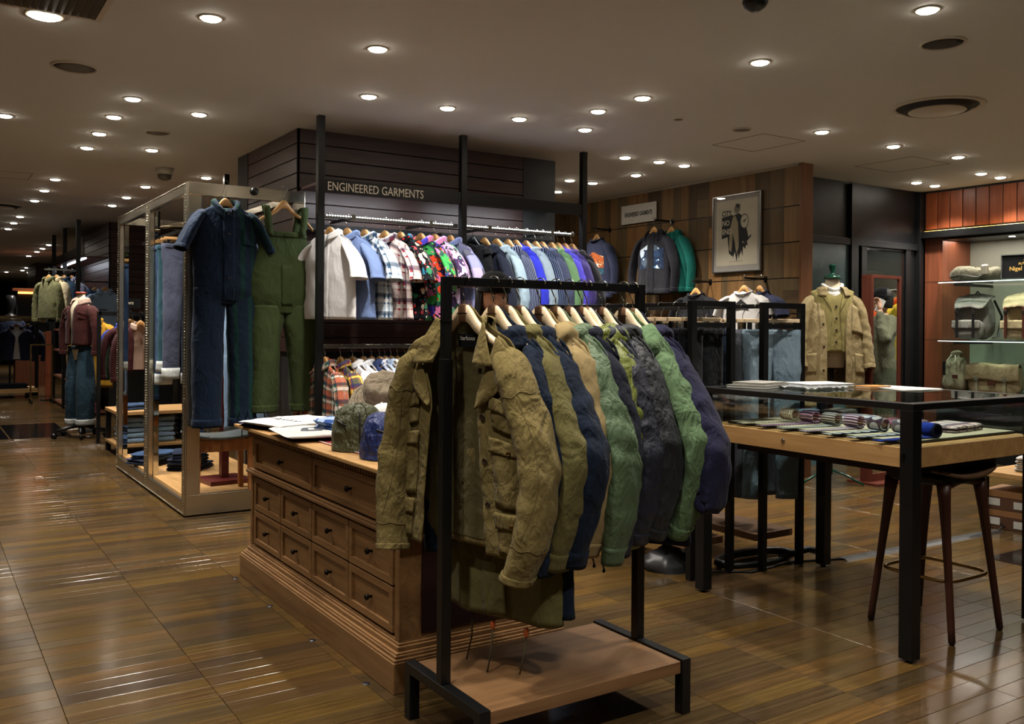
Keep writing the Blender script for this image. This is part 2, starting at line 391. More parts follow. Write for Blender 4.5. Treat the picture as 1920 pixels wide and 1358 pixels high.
def lamp(x, y, fac=1.0, big=1.0):
    global rim_me
    t = thing('downlight', 'round recessed downlight glowing white in the beige ceiling', 'downlight', (x, y, CEIL), 0, 'ceiling downlights')
    if rim_me is None:
        r = MB().lathe([(.062, .0), (.062, -.004), (.05, -.0065), (.049, -.001)], 28, cap=False).build('trim_ring', trimw, t, smooth=True)
        l = MB().lathe([(.0005, -.017), (.03, -.0155), (.044, -.011), (.0495, -.0005)], 28, cap=False).build('lamp_lens', lens, t, smooth=True)
        rim_me = (r.data, l.data)
    else:
        put('trim_ring', rim_me[0], None, t); put('lamp_lens', rim_me[1], None, t)
    for c in t.children: c.scale = (big, big, 1)
    if fac > 0:
        ld = bpy.data.lights.new('downlight_beam', 'SPOT'); ld.energy = LAMP_W * fac; ld.color = (1.0, .93, .83); ld.spot_size = math.radians(105); ld.spot_blend = .75; ld.shadow_soft_size = .045
        lo = bpy.data.objects.new('downlight_beam', ld); COL.objects.link(lo); lo.parent = t; lo.location = (0, 0, -.03)
    return t
for i, (x, y) in enumerate(LAMPS): lamp(x, y, POW.get(i, 1.0), 1.55 if i == 0 else 1.0)
for x, y in BACK: lamp(x, y, 1.0)
# ceiling fittings
def ring_vent(name, label, x, y, r, rings=3, m=grille, dish=False):
    t = thing(name, label, 'ceiling vent' if dish else 'speaker', (x, y, CEIL))
    MB().lathe([(r, 0), (r, -.006), (r * .9, -.012), (r * .86, -.004)], 40, cap=False).build('outer_ring', trimw, t, True)
    if dish:
        MB().lathe([(r * .86, -.001), (r * .72, -.004), (r * .7, -.03), (r * .66, -.034), (r * .62, -.02)], 40, cap=False).build('throat', grille_d, t, True)
        MB().lathe([(r * .62, -.03), (r * .6, -.036), (r * .01, -.04)], 40, cap=True).build('dish', trimw, t, True)
    else:
        MB().lathe([(r * .87, -.003), (r * .5, -.009), (.001, -.01)], 40, cap=True).build('mesh_cover', m, t, True)
ring_vent('ceiling_speaker', 'round grey mesh ceiling speaker at upper left', .79, 6.09, .135)
ring_vent('ceiling_speaker', 'round dark mesh ceiling speaker at upper right, above the big round vent', 4.653, 2.862, .12, m=grille_d)
ring_vent('ceiling_speaker', 'small round mesh ceiling speaker between the streaks of light', 1.625, 7.78, .1)
ring_vent('air_diffuser', 'large round recessed air diffuser in the ceiling at right', 5.957, 3.704, .31, dish=True)
ring_vent('air_diffuser', 'round air diffuser at the far left edge of the ceiling', .9, 13.84, .3, dish=True)
ring_vent('smoke_detector', 'flat round detector on the ceiling left of the hatch outline', 5.392, 4.983, .075)
ring_vent('smoke_detector', 'tiny round detector in the middle of the right half of ceiling', 4.734, 5.0, .04)
ring_vent('ceiling_speaker', 'small round mesh speaker near the right edge above backpacks', 8.3, 4.05, .1)
t = thing('smoke_detector', 'white drum shaped smoke detector hanging above the mirrored frame', 'detector', (2.068, 9.551, CEIL))
MB().lathe([(.09, 0), (.09, -.06), (.075, -.065)], 24).build('base', trimw, t, True); MB().lathe([(.07, -.065), (.066, -.1), (.03, -.12)], 24).build('sensor', grille, t, True)
t = thing('air_vent', 'square slatted air conditioning grille at the top left corner', 'air vent', (.42, 4.72, CEIL))
MB().b2(-.36, .36, -.36, -.33, -.012, 0).b2(-.36, .36, .33, .36, -.012, 0).b2(-.36, -.33, -.33, .33, -.012, 0).b2(.33, .36, -.33, .33, -.012, 0).build('frame', trimw, t)
MB().b2(-.33, .33, -.33, .33, -.003, 0).build('backing', grille_d, t)
for k in range(18): MB().box((-.31 + k * .0365, 0, -.009), (.028, .655, .002), ry=.5).build('slat', grille, t)
def hatch(label, pts):
    c = Vector(pts[0]); t = thing('ceiling_hatch', label, 'hatch', (c.x, c.y, CEIL))
    m = MB(); P = [Vector((p[0] - c.x, p[1] - c.y, -.0008)) for p in pts]
    for a, b_ in zip(P, P[1:] + P[:1]): m.bar(a, b_, .006, .0015)
    m.build('hatch_gap', line, t)
hatch('square access hatch outlined in the ceiling above the wood wall', [(5.66, 5.0), (6.16, 5.0), (6.16, 5.56), (5.66, 5.56)])
hatch('square access hatch outlined in the ceiling at the left edge', [(.5, 10.7), (1.0, 10.7), (1.0, 11.2), (.5, 11.2)])
hatch('faint access hatch outlined in the ceiling near the bag wall', [(7.5, 4.9), (8.1, 4.9), (8.1, 5.5), (7.5, 5.5)])
t = thing('spotlight_dome', 'black camera dome on the ceiling at the top edge', 'camera', (3.33, 3.0, CEIL))
MB().lathe([(.06, 0), (.06, -.012), (.05, -.03), (.02, -.05)], 24).build('dome', black, t, True)
# ---- panelled columns
slat_m = m_wood('dark_red_slat', (48, 31, 28), (78, 54, 48), 'X', 1.2, .38, spec=.45, vary=.12)
slat_my = m_wood('dark_red_slat_side', (48, 31, 28), (78, 54, 48), 'Y', 1.2, .38, spec=.45, vary=.12)
char = m_plain('charcoal_panel', (38, 38, 38), .55)
core_m = m_plain('column_core', (18, 15, 14), .7)
def column(n, x0, x1, y0, y1, panel_x, panel_y, zmin):
    c = MB().b2(x0 + .02, x1, y0 + .02, y1, 0, CEIL).build('wall_column_%d' % n, core_m); tag(c, kind='structure')
    zz = CEIL
    fm = MB().b2(-(x1 - panel_x - x0) / 2, (x1 - panel_x - x0) / 2, 0, .02, -.112, 0).build('slat', slat_m, c, bevel=.002)
    fm.location = ((x0 + x1 - panel_x) / 2, y0, zz)
    sm = MB().b2(0, .02, -(y1 - panel_y - y0) / 2, (y1 - panel_y - y0) / 2, -.112, 0).build('slat', slat_my, c, bevel=.002)
    sm.location = (x0, (y0 + y1 - panel_y) / 2, zz)
    zz -= .119
    while zz > zmin:
        for s_ in (fm, sm):
            o = s_.copy(); COL.objects.link(o); o.location.z = zz
        zz -= .119
    if panel_x: MB().b2(x1 - panel_x, x1, y0 - .004, y0 + .02, 0, CEIL).build('end_panel', char, c)
    if panel_y: MB().b2(x0 - .004, x0 + .02, y1 - panel_y, y1, 0, CEIL).build('end_panel', char, c)
    return c
column(1, 2.51, 5.02, 6.96, 8.55, .36, .3, 1.2)
column(2, 2.46, 4.6, 15.1, 17.9, .3, .3, 1.6)
column(3, 2.55, 4.5, 26.4, 28.5, 0, 0, 2.2)
# ---- shelving bay at the column (sign beam, posts, canopy, led)
YP = 6.455
t = thing('shelving_frame', 'black steel shelving frame with lettered beam against the dark column', 'shelving', (0, 0, 0))
for x in (2.505, 3.728, 4.968): MB().b2(x - .026, x + .026, YP - .026, YP + .026, 0, CEIL).build('post', black, t, bevel=.002)
MB().b2(2.531, 3.702, YP - .02, YP + .02, 2.395, 2.492).b2(3.754, 4.942, YP - .02, YP + .02, 2.395, 2.492).build('sign_beam', black, t, bevel=.002)
soff = m_wood('canopy_soffit', (62, 28, 20), (92, 46, 34), 'X', 1.0, .35)
for a, b_ in ((2.531, 3.702), (3.754, 4.942)):
    MB().b2(a, b_, YP + .02, 6.94, 2.466, 2.49).build('canopy', soff, t, bevel=.002)
    MB().b2(a + .1, b_ - .25, YP + .2, YP + .212, 2.46, 2.466).build('led_strip', m_emit('led_dim', (225, 215, 235), 1.2), t)
    ld = bpy.data.lights.new('canopy_light', 'AREA'); ld.shape = 'RECTANGLE'; ld.size = b_ - a - .3; ld.size_y = .015; ld.energy = 9; ld.color = (.88, .94, 1.0)
    lo = bpy.data.objects.new('canopy_light', ld); COL.objects.link(lo); lo.parent = t; lo.location = ((a + b_) / 2, YP + .034, 2.44); lo.rotation_euler = (math.radians(12), 0, 0)
MB().b2(2.531, 3.702, 6.86, 6.94, 2.15, 2.2).b2(3.754, 4.942, 6.86, 6.94, 2.15, 2.2).build('rear_rail', black, t)
tx = put('lettering', text_mesh('ENGINEERED GARMENTS', .0755, .001, sx=1.0, align='LEFT', space=1.0), m_plain('sign_cream', (226, 216, 196), .6), t, loc=(2.551, YP - .0215, 2.437), rot=(PI / 2, 0, 0))
tx.dimensions  # evaluated below
bb = [v.co.x for v in tx.data.vertices]; tx.scale = (.80 / (max(bb) - min(bb)), 1.22, 1)
alu = m_plain('satin_rail', (150, 148, 140), .3, 1.0)
def rail(name, label, p0, p1, r=.012, m=alu, parts=()):
    t = thing(name, label, 'clothes rail', p0); q = Vector(p1) - Vector(p0)
    MB().bar((0, 0, 0), q, .03, .03).build('tube', m, t, bevel=.003)
    return t
RY = 6.5
for i, (a, b_, lb) in enumerate(((2.531, 3.702, 'lit clothes rail holding the colourful short sleeved shirts'), (3.754, 4.90, 'lit clothes rail holding the blue jackets'))):
    t2 = rail('clothes_rail', lb, (a, RY, 2.222), (b_, RY, 2.222))
    led = m_emit('led_white', (235, 242, 255), LED)
    mm = MB()
    for q in range(int((b_ - a - .06) / .022)): mm.box((.04 + q * .022, -.0165, .006), (.010, .004, .006))
    tag(mm.build('led_dots', led, t2), kind='stuff')
    for xx in (.25, b_ - a - .25):
        MB().bar((xx, .015, 0), (xx, .42, 0), .02, .02).build('bracket', black, t2)
        MB().box((xx, -.02, .0), (.03, .012, .045)).build('bracket_clip', alu, t2)
for lb, a, b_ in (('lower clothes rail holding plaid and white shirts', 2.531, 3.702), ('lower clothes rail hidden behind the jacket rack', 3.754, 4.942)):
    t2 = rail('clothes_rail', lb, (a, 6.5, 1.24), (b_, 6.5, 1.24))
    for xx in (-.026, b_ - a + .026): MB().b2(xx - .012, xx + .012, -.03, .015, -.02, .02).build('end_bracket', black, t2)
MB().b2(2.531, 4.94, 6.7, 6.94, .3, .33)
t = thing('post', 'black ceiling post standing beyond the mirrored display frame', 'post', (2.68, 9.55, 0))
MB().b2(-.026, .026, -.026, .026, 0, CEIL).build('shaft', black, t, bevel=.002); MB().b2(-.06, .06, -.06, .06, 0, .012).build('foot', black, t)
# ---- mixed oak wall
WX = 6.95
ww = MB().b2(WX + .012, WX + .13, 5.68, 11.5, 0, CEIL).build('wall_oak', m_plain('slot_dark', (22, 18, 14), .7)); tag(ww, kind='structure')
TON = [((80, 58, 34), (128, 96, 58)), ((62, 50, 32), (102, 82, 54)), ((92, 64, 36), (140, 102, 60)), ((70, 58, 40), (108, 90, 60)), ((86, 64, 40), (136, 104, 64)), ((54, 43, 28), (92, 72, 46))]
WVm = [m_wood('oak_v%d' % i, a, b_, 'Z', .55, .55, spec=.3) for i, (a, b_) in enumerate(TON)]
WHm = [m_wood('oak_h%d' % i, a, b_, 'Y', .55, .55, spec=.3) for i, (a, b_) in enumerate(TON)]
GZ = [2.955, 2.566, 2.223, 1.881, 1.539, 1.197, .855]
rw = random.Random(11)
def oakp(y0, y1, z0, z1, horiz=False, mi=None):
    m = (WHm if horiz else WVm)[rw.randrange(6) if mi is None else mi]
    MB().b2(0, .012 + rw.uniform(0, .0015), -(y1 - y0) / 2 + .0008, (y1 - y0) / 2 - .0008, -(z1 - z0) / 2 + .0008, (z1 - z0) / 2 - .0008).build('plank', m, ww, loc=(WX - .001, (y0 + y1) / 2, (z0 + z1) / 2), bevel=.0008)
y = 5.68
while y < 9.7:
    wd = rw.choice([.09, .12, .12, .15, .18, .24])
    if abs(y - 5.68) < .01: wd = .2
    span = 0
    mi = rw.randrange(6)
    for k in range(len(GZ) - 1):
        if rw.random() < .22: mi = rw.randrange(6)
        z1, z0 = GZ[k] - (.004 if k else 0), GZ[k + 1] + .004
        if rw.random() < .16 and wd > .1:
            zm = z0 + (z1 - z0) * rw.choice([.33, .5, .66]); oakp(y, y + wd, z0, zm, True); oakp(y, y + wd, zm, z1, rw.random() < .5)
        else: oakp(y, y + wd, z0, z1, False, mi)
    y += wd
slotm = m_plain('slot_black', (10, 10, 11), .5)
for z_ in GZ[1:]: MB().b2(WX + .004, WX + .013, 5.88, 9.7, z_ - .0045, z_ + .0045).build('slot', slotm, ww)
MB().b2(WX, WX + .012, 5.66, 9.7, 0, .853).build('lower_panel', WVm[0], ww)
MB().b2(WX - .02, WX + .14, 5.655, 5.68, 0, CEIL).build('end_board', m_wood('red_oak_end', (84, 50, 28), (128, 84, 50), 'Z', .6, .5), ww, bevel=.002)
MB().b2(WX - .012, WX, 5.7, 9.9, 2.935, 2.958).build('top_trim', m_plain('pale_cornice', (150, 138, 116), .6), ww)
# ---- dark fitting room wall
dk = m_plain('black_lacquer', (15, 16, 18), .42, 0, .4, .05)
teal = m_plain('frosted_teal_panel', (66, 92, 98), .25, 0, .5, .1)
wd_ = MB().b2(7.08, 9.6, 6.13, 6.25, 0, CEIL).build('wall_dark', dk); tag(wd_, kind='structure')
MB().b2(7.1, 8.25, 6.118, 6.13, 0, 2.29).build('teal_panel', teal, wd_)
for x0, x1, d in ((8.25, 8.37, .05), (8.45, 8.54, .03), (9.24, 9.33, .03), (9.45, 9.56, .06)): MB().b2(x0, x1, 6.13 - d, 6.13, 0, 2.3 if d < .05 else CEIL - .02).build('jamb', dk, wd_, bevel=.003)
MB().b2(7.1, 9.5, 6.09, 6.13, 2.29, 2.36).build('lintel', dk, wd_, bevel=.003)
MB().b2(8.56, 9.22, 6.115, 6.13, .02, 2.27).build('door_leaf', m_plain('gloss_black_glass', (12, 16, 17), .08), wd_)
# ---- bag wall
BX = 9.55
bw = MB().b2(10.1, 10.2, -4, 6.13, 0, CEIL).build('wall_bags', m_plain('pale_back_panel', (150, 150, 136), .4)); tag(bw, kind='structure')
MB().b2(BX, 10.1, -4, 6.13, 2.5, CEIL).build('fascia_core', core_m, bw)
red = m_wood('red_brown_board', (92, 44, 24), (140, 74, 42), 'Z', .8, .42, spec=.4, vary=.1)
fb = None
for k in range(34):
    y1 = 6.06 - k * .1465
    if fb is None: fb = MB().b2(-.012, .001, -.068, .068, 2.53, 2.935).build('fascia_board', red, bw, bevel=.002); o = fb
    else: o = fb.copy(); COL.objects.link(o)
    o.location = (BX, y1 - .07, 0)
MB().b2(BX - .09, BX + .02, -4, 6.13, 2.425, 2.5).build('black_beam', black, bw, bevel=.003)
MB().b2(BX - .05, BX - .035, -4, 6.05, 2.50, 2.506).build('amber_led', m_emit('led_amber', (255, 190, 80), 7.0), bw)
MB().b2(BX, 10.1, 5.86, 6.1, 0, 2.43).build('side_panel', m_wood('side_panel_red', (84, 44, 28), (124, 70, 46), 'Z', .7, .45), bw)
MB().b2(BX - .03, BX + .02, 6.07, 6.13, 0, 2.46).build('black_jamb', black, bw)
MB().b2(BX, 10.1, -4, 5.86, 2.40, 2.43).build('niche_top', dk, bw)
MB().b2(BX - .02, 10.1, 3.95, 4.0, 0, 2.43).build('bay_divider', dk, bw)
MB().b2(BX - .1, 10.1, 4.0, 5.86, 0, .70).build('base_cabinet', dk, bw, bevel=.004)
MB().b2(BX - .12, 10.1, 4.0, 5.9, .70, .725).build('base_top', dk, bw, bevel=.003)
gedge = m_glass('shelf_glass', (232, 244, 239))
for z_ in (1.925, 1.295):
    MB().b2(BX - .3, 10.08, 4.02, 5.9, z_ - .012, z_).build('glass_shelf', gedge, bw)
    MB().b2(BX - .26, BX - .253, 4.02, 5.75, z_ - .02, z_ - .0125).build('shelf_led', m_emit('led_cool', (225, 235, 240), 1.6), bw)
    for yy in (4.6, 5.6): MB().b2(BX - .2, 10.1, yy - .006, yy + .006, z_ - .05, z_ - .02).build('shelf_bracket', black, bw)
for yy in (5.2, 4.4): MB().lathe([(.03, 0), (.03, -.003), (.001, -.003)], 20, (9.75, yy, 2.4)).build('niche_lamp', lens, bw)
ld = bpy.data.lights.new('niche_light', 'AREA'); ld.shape = 'RECTANGLE'; ld.size = .25; ld.size_y = 2.2; ld.energy = 18; ld.color = (1, .93, .82)
lo = bpy.data.objects.new('niche_light', ld); COL.objects.link(lo); lo.parent = bw; lo.location = (9.7, 4.75, 2.395)
# ---- outer shell far away
shell = m_plain('far_dark_wall', (30, 26, 23), .7)
for nm, bx in (('wall_left', (-8.1, -8, -6, 42)), ('wall_back', (-8, 16, 42, 42.1)), ('wall_right', (16, 16.1, -6, 42)), ('wall_front', (-8, 16, -6.1, -6))):
    tag(MB().b2(bx[0], bx[1], bx[2], bx[3], 0, CEIL).build(nm, shell), kind='structure')
tag(MB().b2(7.08, 16, 6.3, 6.4, 0, CEIL).build('wall_partition', shell), kind='structure')
tag(MB().b2(7.1, 7.2, 11.5, 30, 0, CEIL).build('wall_aisle_right', shell), kind='structure')
# ================================================================ FURNITURE
oak = m_wood('oak_brown_x', (94, 66, 38), (148, 109, 67), 'X', .9, .48)
oaky = m_wood('oak_brown_y', (94, 66, 38), (148, 109, 67), 'Y', .9, .48)
oakz = m_wood('oak_brown_z', (94, 66, 38), (148, 109, 67), 'Z', .9, .48)
oakl = m_wood('oak_light_y', (150, 112, 66), (196, 154, 100), 'Y', .8, .45)
oaklx = m_wood('oak_light_x', (150, 112, 66), (196, 154, 100), 'X', .8, .45)
# ---- foreground garment rack
RKY = 2.68; RKZ = 1.548
t = thing('garment_rack', 'black steel garment rack with wooden base full of jackets in the foreground', 'rack', (1.487, RKY, 0))
sq = .036
for x, lg in ((0, 1), (.856, 1)):
    MB().b2(x - sq / 2, x + sq / 2, -sq / 2, sq / 2, .2, 1.29).build('post', black, t, bevel=.0015)
    MB().b2(x - .015, x + .015, -.015, .015, 1.29, 1.566).build('upper_post', black, t, bevel=.0015)
    MB().b2(x - .0165, x + .0165, -.0165, .0165, 1.415, 1.42).build('collar', black, t)
    MB().b2(x - .02, x + .02, -.27, .25, .165, .2).build('base_bar', black, t, bevel=.0015)
    for y in (-.25, .23): MB().b2(x - .02, x + .02, y - .02, y + .02, 0, .165).build('leg', black, t, bevel=.0015)
MB().b2(.015, .841, -.013, .013, 1.536, 1.566).build('hanging_bar', black, t, bevel=.0015)
MB().b2(.022, .834, -.262, .242, .148, .192).build('base_board', m_wood('rack_oak', (96, 66, 40), (142, 106, 70), 'X', .7, .5), t, bevel=.002)
# ---- oak chest of drawers
t = thing('drawer_chest', 'long oak chest of drawers with dark knobs and moulded plinth', 'chest', (1.516, 4.1, 0))
D_ = .80
MB().b2(0, D_, -.98, .98, 0, .118).build('plinth', oaky, t, bevel=.003)
m = MB()
for z0, z1, i in ((.118, .128, .004), (.128, .140, .014), (.140, .148, .020), (.148, .166, .032), (.166, .176, .041), (.176, .184, .046)): m.b2(i, D_ - i, -.98 + i, .98 - i, z0, z1)
m.build('base_moulding', oaky, t, bevel=.003)
MB().b2(.062, D_ - .062, -.918, .918, .184, .80).build('carcass', oaky, t)
for y in (-.905, .905):
    MB().b2(.05, .10, y - .024, y + .024, .184, .572).build('corner_stile', oakz, t, bevel=.003)
    MB().b2(.05, .10, y - .024, y + .024, .6, .79).build('corner_stile', oakz, t, bevel=.003)
MB().b2(.045, .76, -.934, -.9, .184, .572).build('end_frame', oaky, t); MB().b2(.045, .76, .9, .934, .184, .572).build('end_frame', oaky, t)
MB().b2(.14, .72, -.936, -.93, .2, .56).b2(.14, .72, -.936, -.93, .61, .78).build('end_panel', m_plain('maroon_panel', (38, 12, 12), .5), t)
m = MB()
for z0, z1, i in ((.572, .580, .034), (.580, .594, .022), (.594, .602, .034)): m.b2(i, D_ - i, -.98 + i, .98 - i, z0, z1)
m.build('waist_moulding', oaky, t, bevel=.0035)
MB().b2(.05, .76, -.934, .934, .785, .813).build('frieze', oaky, t)
m = MB()
for k in range(70): m.b2(.022, .052, -.925 + k * .0266, -.925 + k * .0266 + .014, .789, .813)
tag(m.build('dentil_row', oakz, t), kind='stuff')
m = MB()
for k in range(30): m.b2(.09 + k * .0222, .09 + k * .0222 + .0125, -.95, -.934, .796, .812)
tag(m.build('dentil_row_end', oakz, t), kind='stuff')
m = MB()
for z0, z1, i in ((.813, .818, .018), (.818, .824, .006)): m.b2(i, D_ - i, -.98 + i, .98 - i, z0, z1)
m.build('cornice', oaky, t, bevel=.002)
MB().b2(-.022, D_ + .02, -1.03, 1.04, .824, .842).build('chest_top', oakl, t, bevel=.004)
knobm = m_plain('dark_bronze', (34, 28, 22), .35, .8)
def drawer(y0, y1, z0, z1):
    cy, cz = (y0 + y1) / 2, (z0 + z1) / 2; w2, h2 = (y1 - y0) / 2 - .004, (z1 - z0) / 2 - .004; fr = .03
    d = MB().b2(0, .02, -w2, w2, -h2, -h2 + fr).b2(0, .02, -w2, w2, h2 - fr, h2).b2(0, .02, -w2, -w2 + fr, -h2 + fr, h2 - fr).b2(0, .02, w2 - fr, w2, -h2 + fr, h2 - fr).build('drawer', oaky, t, bevel=.0018, loc=(.044, cy, cz))
    MB().b2(.011, .02, -w2 + fr, w2 - fr, -h2 + fr, h2 - fr).build('recessed_panel', oaky, d)
    k = MB().lathe([(.006, 0), (.0055, .012), (.011, .016), (.0135, .022), (.012, .029), (.004, .032)], 16)
    k.v = [(.011 - z_, x, y) for x, y, z_ in k.v]; k.build('knob', knobm, d, True)
    return d
for r in range(2):
    for c in range(4): drawer(-.876 + c * .438, -.876 + (c + 1) * .438, .193 + r * .187, .193 + (r + 1) * .187)
for c in range(2): drawer(-.876 + c * .876, -.876 + (c + 1) * .876, .61, .782)
# red leather mat with white lacing on the chest top
t = thing('leather_mat', 'red leather mat edged with white lacing on the chest top', 'mat', (1.9, 3.72, .842))
MB().b2(-.30, .32, -.52, .42, 0, .004).build('leather', m_plain('red_leather', (122, 26, 34), .45), t, bevel=.001)
m = MB()
for k in range(60):
    m.box((-.292, -.5 + k * .0155, .005), (.008, .008, .003))
tag(m.build('lacing', m_plain('lacing_white', (225, 220, 205), .6), t), kind='stuff')
# ---- glass display table
TX0, TX1, TY0, TY1 = 3.51, 4.49, 2.29, 3.49
t = thing('display_table', 'black framed display table with glass top and oak tray', 'display table', (4.0, 2.89, 0))
hx, hy = .49, .60; lw = .031
for x in (-hx, hx):
    for y in (-hy, hy):
        MB().b2(x - lw, x + lw, y - lw, y + lw, .012, 1.06).build('leg', black, t, bevel=.002)
        MB().cyl((x, y, 0), .014, .013, 12).build('leveller_foot', black, t)
m = MB()
for y in (-hy, hy): m.b2(-hx - lw, hx + lw, y - lw, y + lw, 1.06, 1.088)
for x in (-hx, hx): m.b2(x - lw, x + lw, -hy + lw, hy - lw, 1.06, 1.088)
m.build('top_frame', black, t, bevel=.002)
MB().b2(-hx + lw, hx - lw, -hy + lw, hy - lw, 1.078, 1.087).build('glass_top', m_glass('table_glass', (240, 246, 243)), t)
MB().b2(-hx - .006, hx + .006, -hy + lw, hy - lw, .812, .897).b2(-hx + lw, hx - lw, -hy - .006, hy + .006, .812, .897).build('oak_drawer_box', oakl, t, bevel=.002)
MB().b2(-hx + lw, hx - lw, -hy + lw, hy - lw, .897, .8985).build('oak_top', oaklx, t)
for nm, bx in (('front', (-hx - .003, -hx + .003, -hy + lw, hy - lw)), ('back', (hx - .003, hx + .003, -hy + lw, hy - lw)), ('side', (-hx + lw, hx - lw, -hy - .003, -hy + .003)), ('side', (-hx + lw, hx - lw, hy - .003, hy + .003))):
    MB().b2(bx[0], bx[1], bx[2], bx[3], .899, 1.06).build('glass_pane', m_glass('pane_glass', (246, 250, 248)), t)
lk = MB().lathe([(.001, 0), (.012, 0), (.012, .004), (.0085, .005), (.001, .005)], 20); lk.v = [(-hx - .006 - z_, x + .07, y + .858) for x, y, z_ in lk.v]; lk.build('lock', chrome, t, True)
MB().b2(-hx - .01, -hx - .006, .068, .072, .853, .863).build('keyhole', black, t)
MB().b2(-hx - lw - .006, -hx - lw, -hy + .008, -hy + .024, .853, .878).build('socket', m_plain('socket_black', (8, 8, 9), .3), t)
MB().b2(-.35, .35, -.5, .5, .76, .80).build('under_frame', black, t)
t = thing('display_tray', 'flat linen covered tray with black edge under the table glass', 'tray', (4.03, 2.88, .8985))
MB().b2(-.44, .44, -.52, .52, 0, .012).build('rim', m_plain('tray_black', (22, 21, 19), .5), t, bevel=.001)
MB().b2(-.432, .432, -.512, .512, .012, .0135).build('linen', m_fabric('linen_beige', (186, 178, 156), wrinkle=.05), t)
# ---- bar stool
t = thing('bar_stool', 'dark wooden bar stool with saddle seat and ring footrest under the display table', 'stool', (4.045, 2.51, 0))
walnut = m_wood('walnut', (44, 22, 16), (74, 40, 28), 'Z', 1.2, .4)
seat_m = m_wood('stool_seat', (70, 52, 40), (108, 84, 66), 'X', 1.0, .22)
rows = []
for j in range(15):
    v_ = j / 14 * 2 - 1; row = []
    for i in range(25):
        u = i / 24 * 2 - 1
        x = u * .235 * (1 - .1 * v_ * v_); y = v_ * .2 * (1 - .12 * u * u)
        row.append((x, y, .742 + .03 * u * u - .012 * v_ * v_))
    rows.append(row)
o = MB().grid(rows).build('seat', seat_m, t, True, solid=.016)
m = MB()
for i in range(20):
    pass
MB().b2(-.17, .17, -.15, .15, .69, .73).build('seat_pad', black, t, bevel=.01)
for sx in (-1, 1):
    for sy in (-1, 1):
        top = Vector((sx * .145, sy * .13, .70)); bot = Vector((sx * .195, sy * .205, .008))
        m = MB(); P = []; R_ = []
        for k in range(12):
            f_ = k / 11; p = top.lerp(bot, f_); P.append(p); R_.append(.013 * (1 - f_) ** 4 + .0185 - .003 * f_)
        m.tube(P, R_, 10); m.tube([top + Vector((0, 0, -.005)), top + Vector((-sx * .07, 0, -.004)), top + Vector((-sx * .14, 0, .002))], [.03, .018, .012], 8)
        lg = m.build('leg', walnut, t, True)
        MB().cyl((bot.x, bot.y, 0), .011, .012, 10).build('foot_pad', black, lg)
ring = []
for k in range(49):
    a = 2 * PI * k / 48; c, s_ = math.cos(a), math.sin(a); e = .38
    ring.append((math.copysign(abs(c) ** e, c) * .178, math.copysign(abs(s_) ** e, s_) * .178, .265))
MB().tube(ring, .0085, 8, cap=False).build('footrest_ring', brass, t, True)
# ---- cable cover on floor
t = thing('cable_cover', 'grey metal cable cover strip lying across the floor', 'cable cover', (5.5, 3.48, 0), -.046)
MB().prism([(-.045, 0), (.045, 0), (.022, .012), (-.022, .012)], 1.6, (-.8, 0, 0), (0, 1, 0), (0, 0, 1), (1, 0, 0)).build('cover', m_plain('brushed_grey', (120, 122, 124), .3, .9), t)
MB().tube([(-.8, 0, .006), (-1.1, .1, .006), (-1.5, .05, .006), (-1.9, .3, .006)], .006, 6).build('cable', black, t, True); MB().tube([(.8, 0, .008), (.86, -.01, .03), (.9, .06, .05), (.95, .2, .03)], .006, 6).build('cable', black, t, True)
# ---- trouser racks
def trouser_rack(label, x0, x1, y0, y1, zt):
    t = thing('trouser_rack', label, 'rack', ((x0 + x1) / 2, y0, 0)); w2 = (x1 - x0) / 2; q = .019
    for yy in (0, y1 - y0):
        for x in (-w2, w2): MB().b2(x - q, x + q, yy - q, yy + q, 0, zt).build('post', black, t, bevel=.0015)
        MB().b2(-w2 + q, w2 - q, yy - q, yy + q, zt - .034, zt).build('end_bar', black, t, bevel=.0015)
        MB().b2(-w2 + q, w2 - q, yy - .012, yy + .012, zt - .15, zt - .122).build('lower_bar', black, t, bevel=.0015)
    MB().b2(-.013, .013, q, y1 - y0 - q, zt - .03, zt - .004).build('hanging_bar', black, t, bevel=.0015)
    MB().b2(-w2 + .0, w2 - .0, .05, y1 - y0 - .05, .16, .20).build('base_board', m_wood('rack_base_oak', (88, 60, 38), (132, 96, 64), 'Y', .7, .5), t, bevel=.002)
    return t
trouser_rack('black rack of dark trousers beside the end of the jacket rack', 3.60, 3.905, 3.68, 5.1, 1.553)
trouser_rack('black rack of jeans nearest the trench coat mannequin', 4.09, 4.41, 3.60, 5.0, 1.55)
# ---- mirrored display frame
FX0, FX1, FY0, FY1, FYM, FZ = 1.632, 2.51, 6.79, 9.46, 8.112, 2.43
def champ():
    t = NT('champagne_steel'); n = t.noise(t.mapping(t.coord('Object'), (1, 1, 60)), 3, 3)
    t.col(t.mix(n, lin((166, 158, 140)), lin((204, 196, 178)))); t.set(Metallic=.92, Roughness=.17); return t.m
CH = champ()
t = thing('mirrored_frame', 'tall open display frame of champagne metal with beaded borders', 'display frame', (FX0, FY0, 0))
Wf = FX1 - FX0; Df = FY1 - FY0; Mf = FYM - FY0
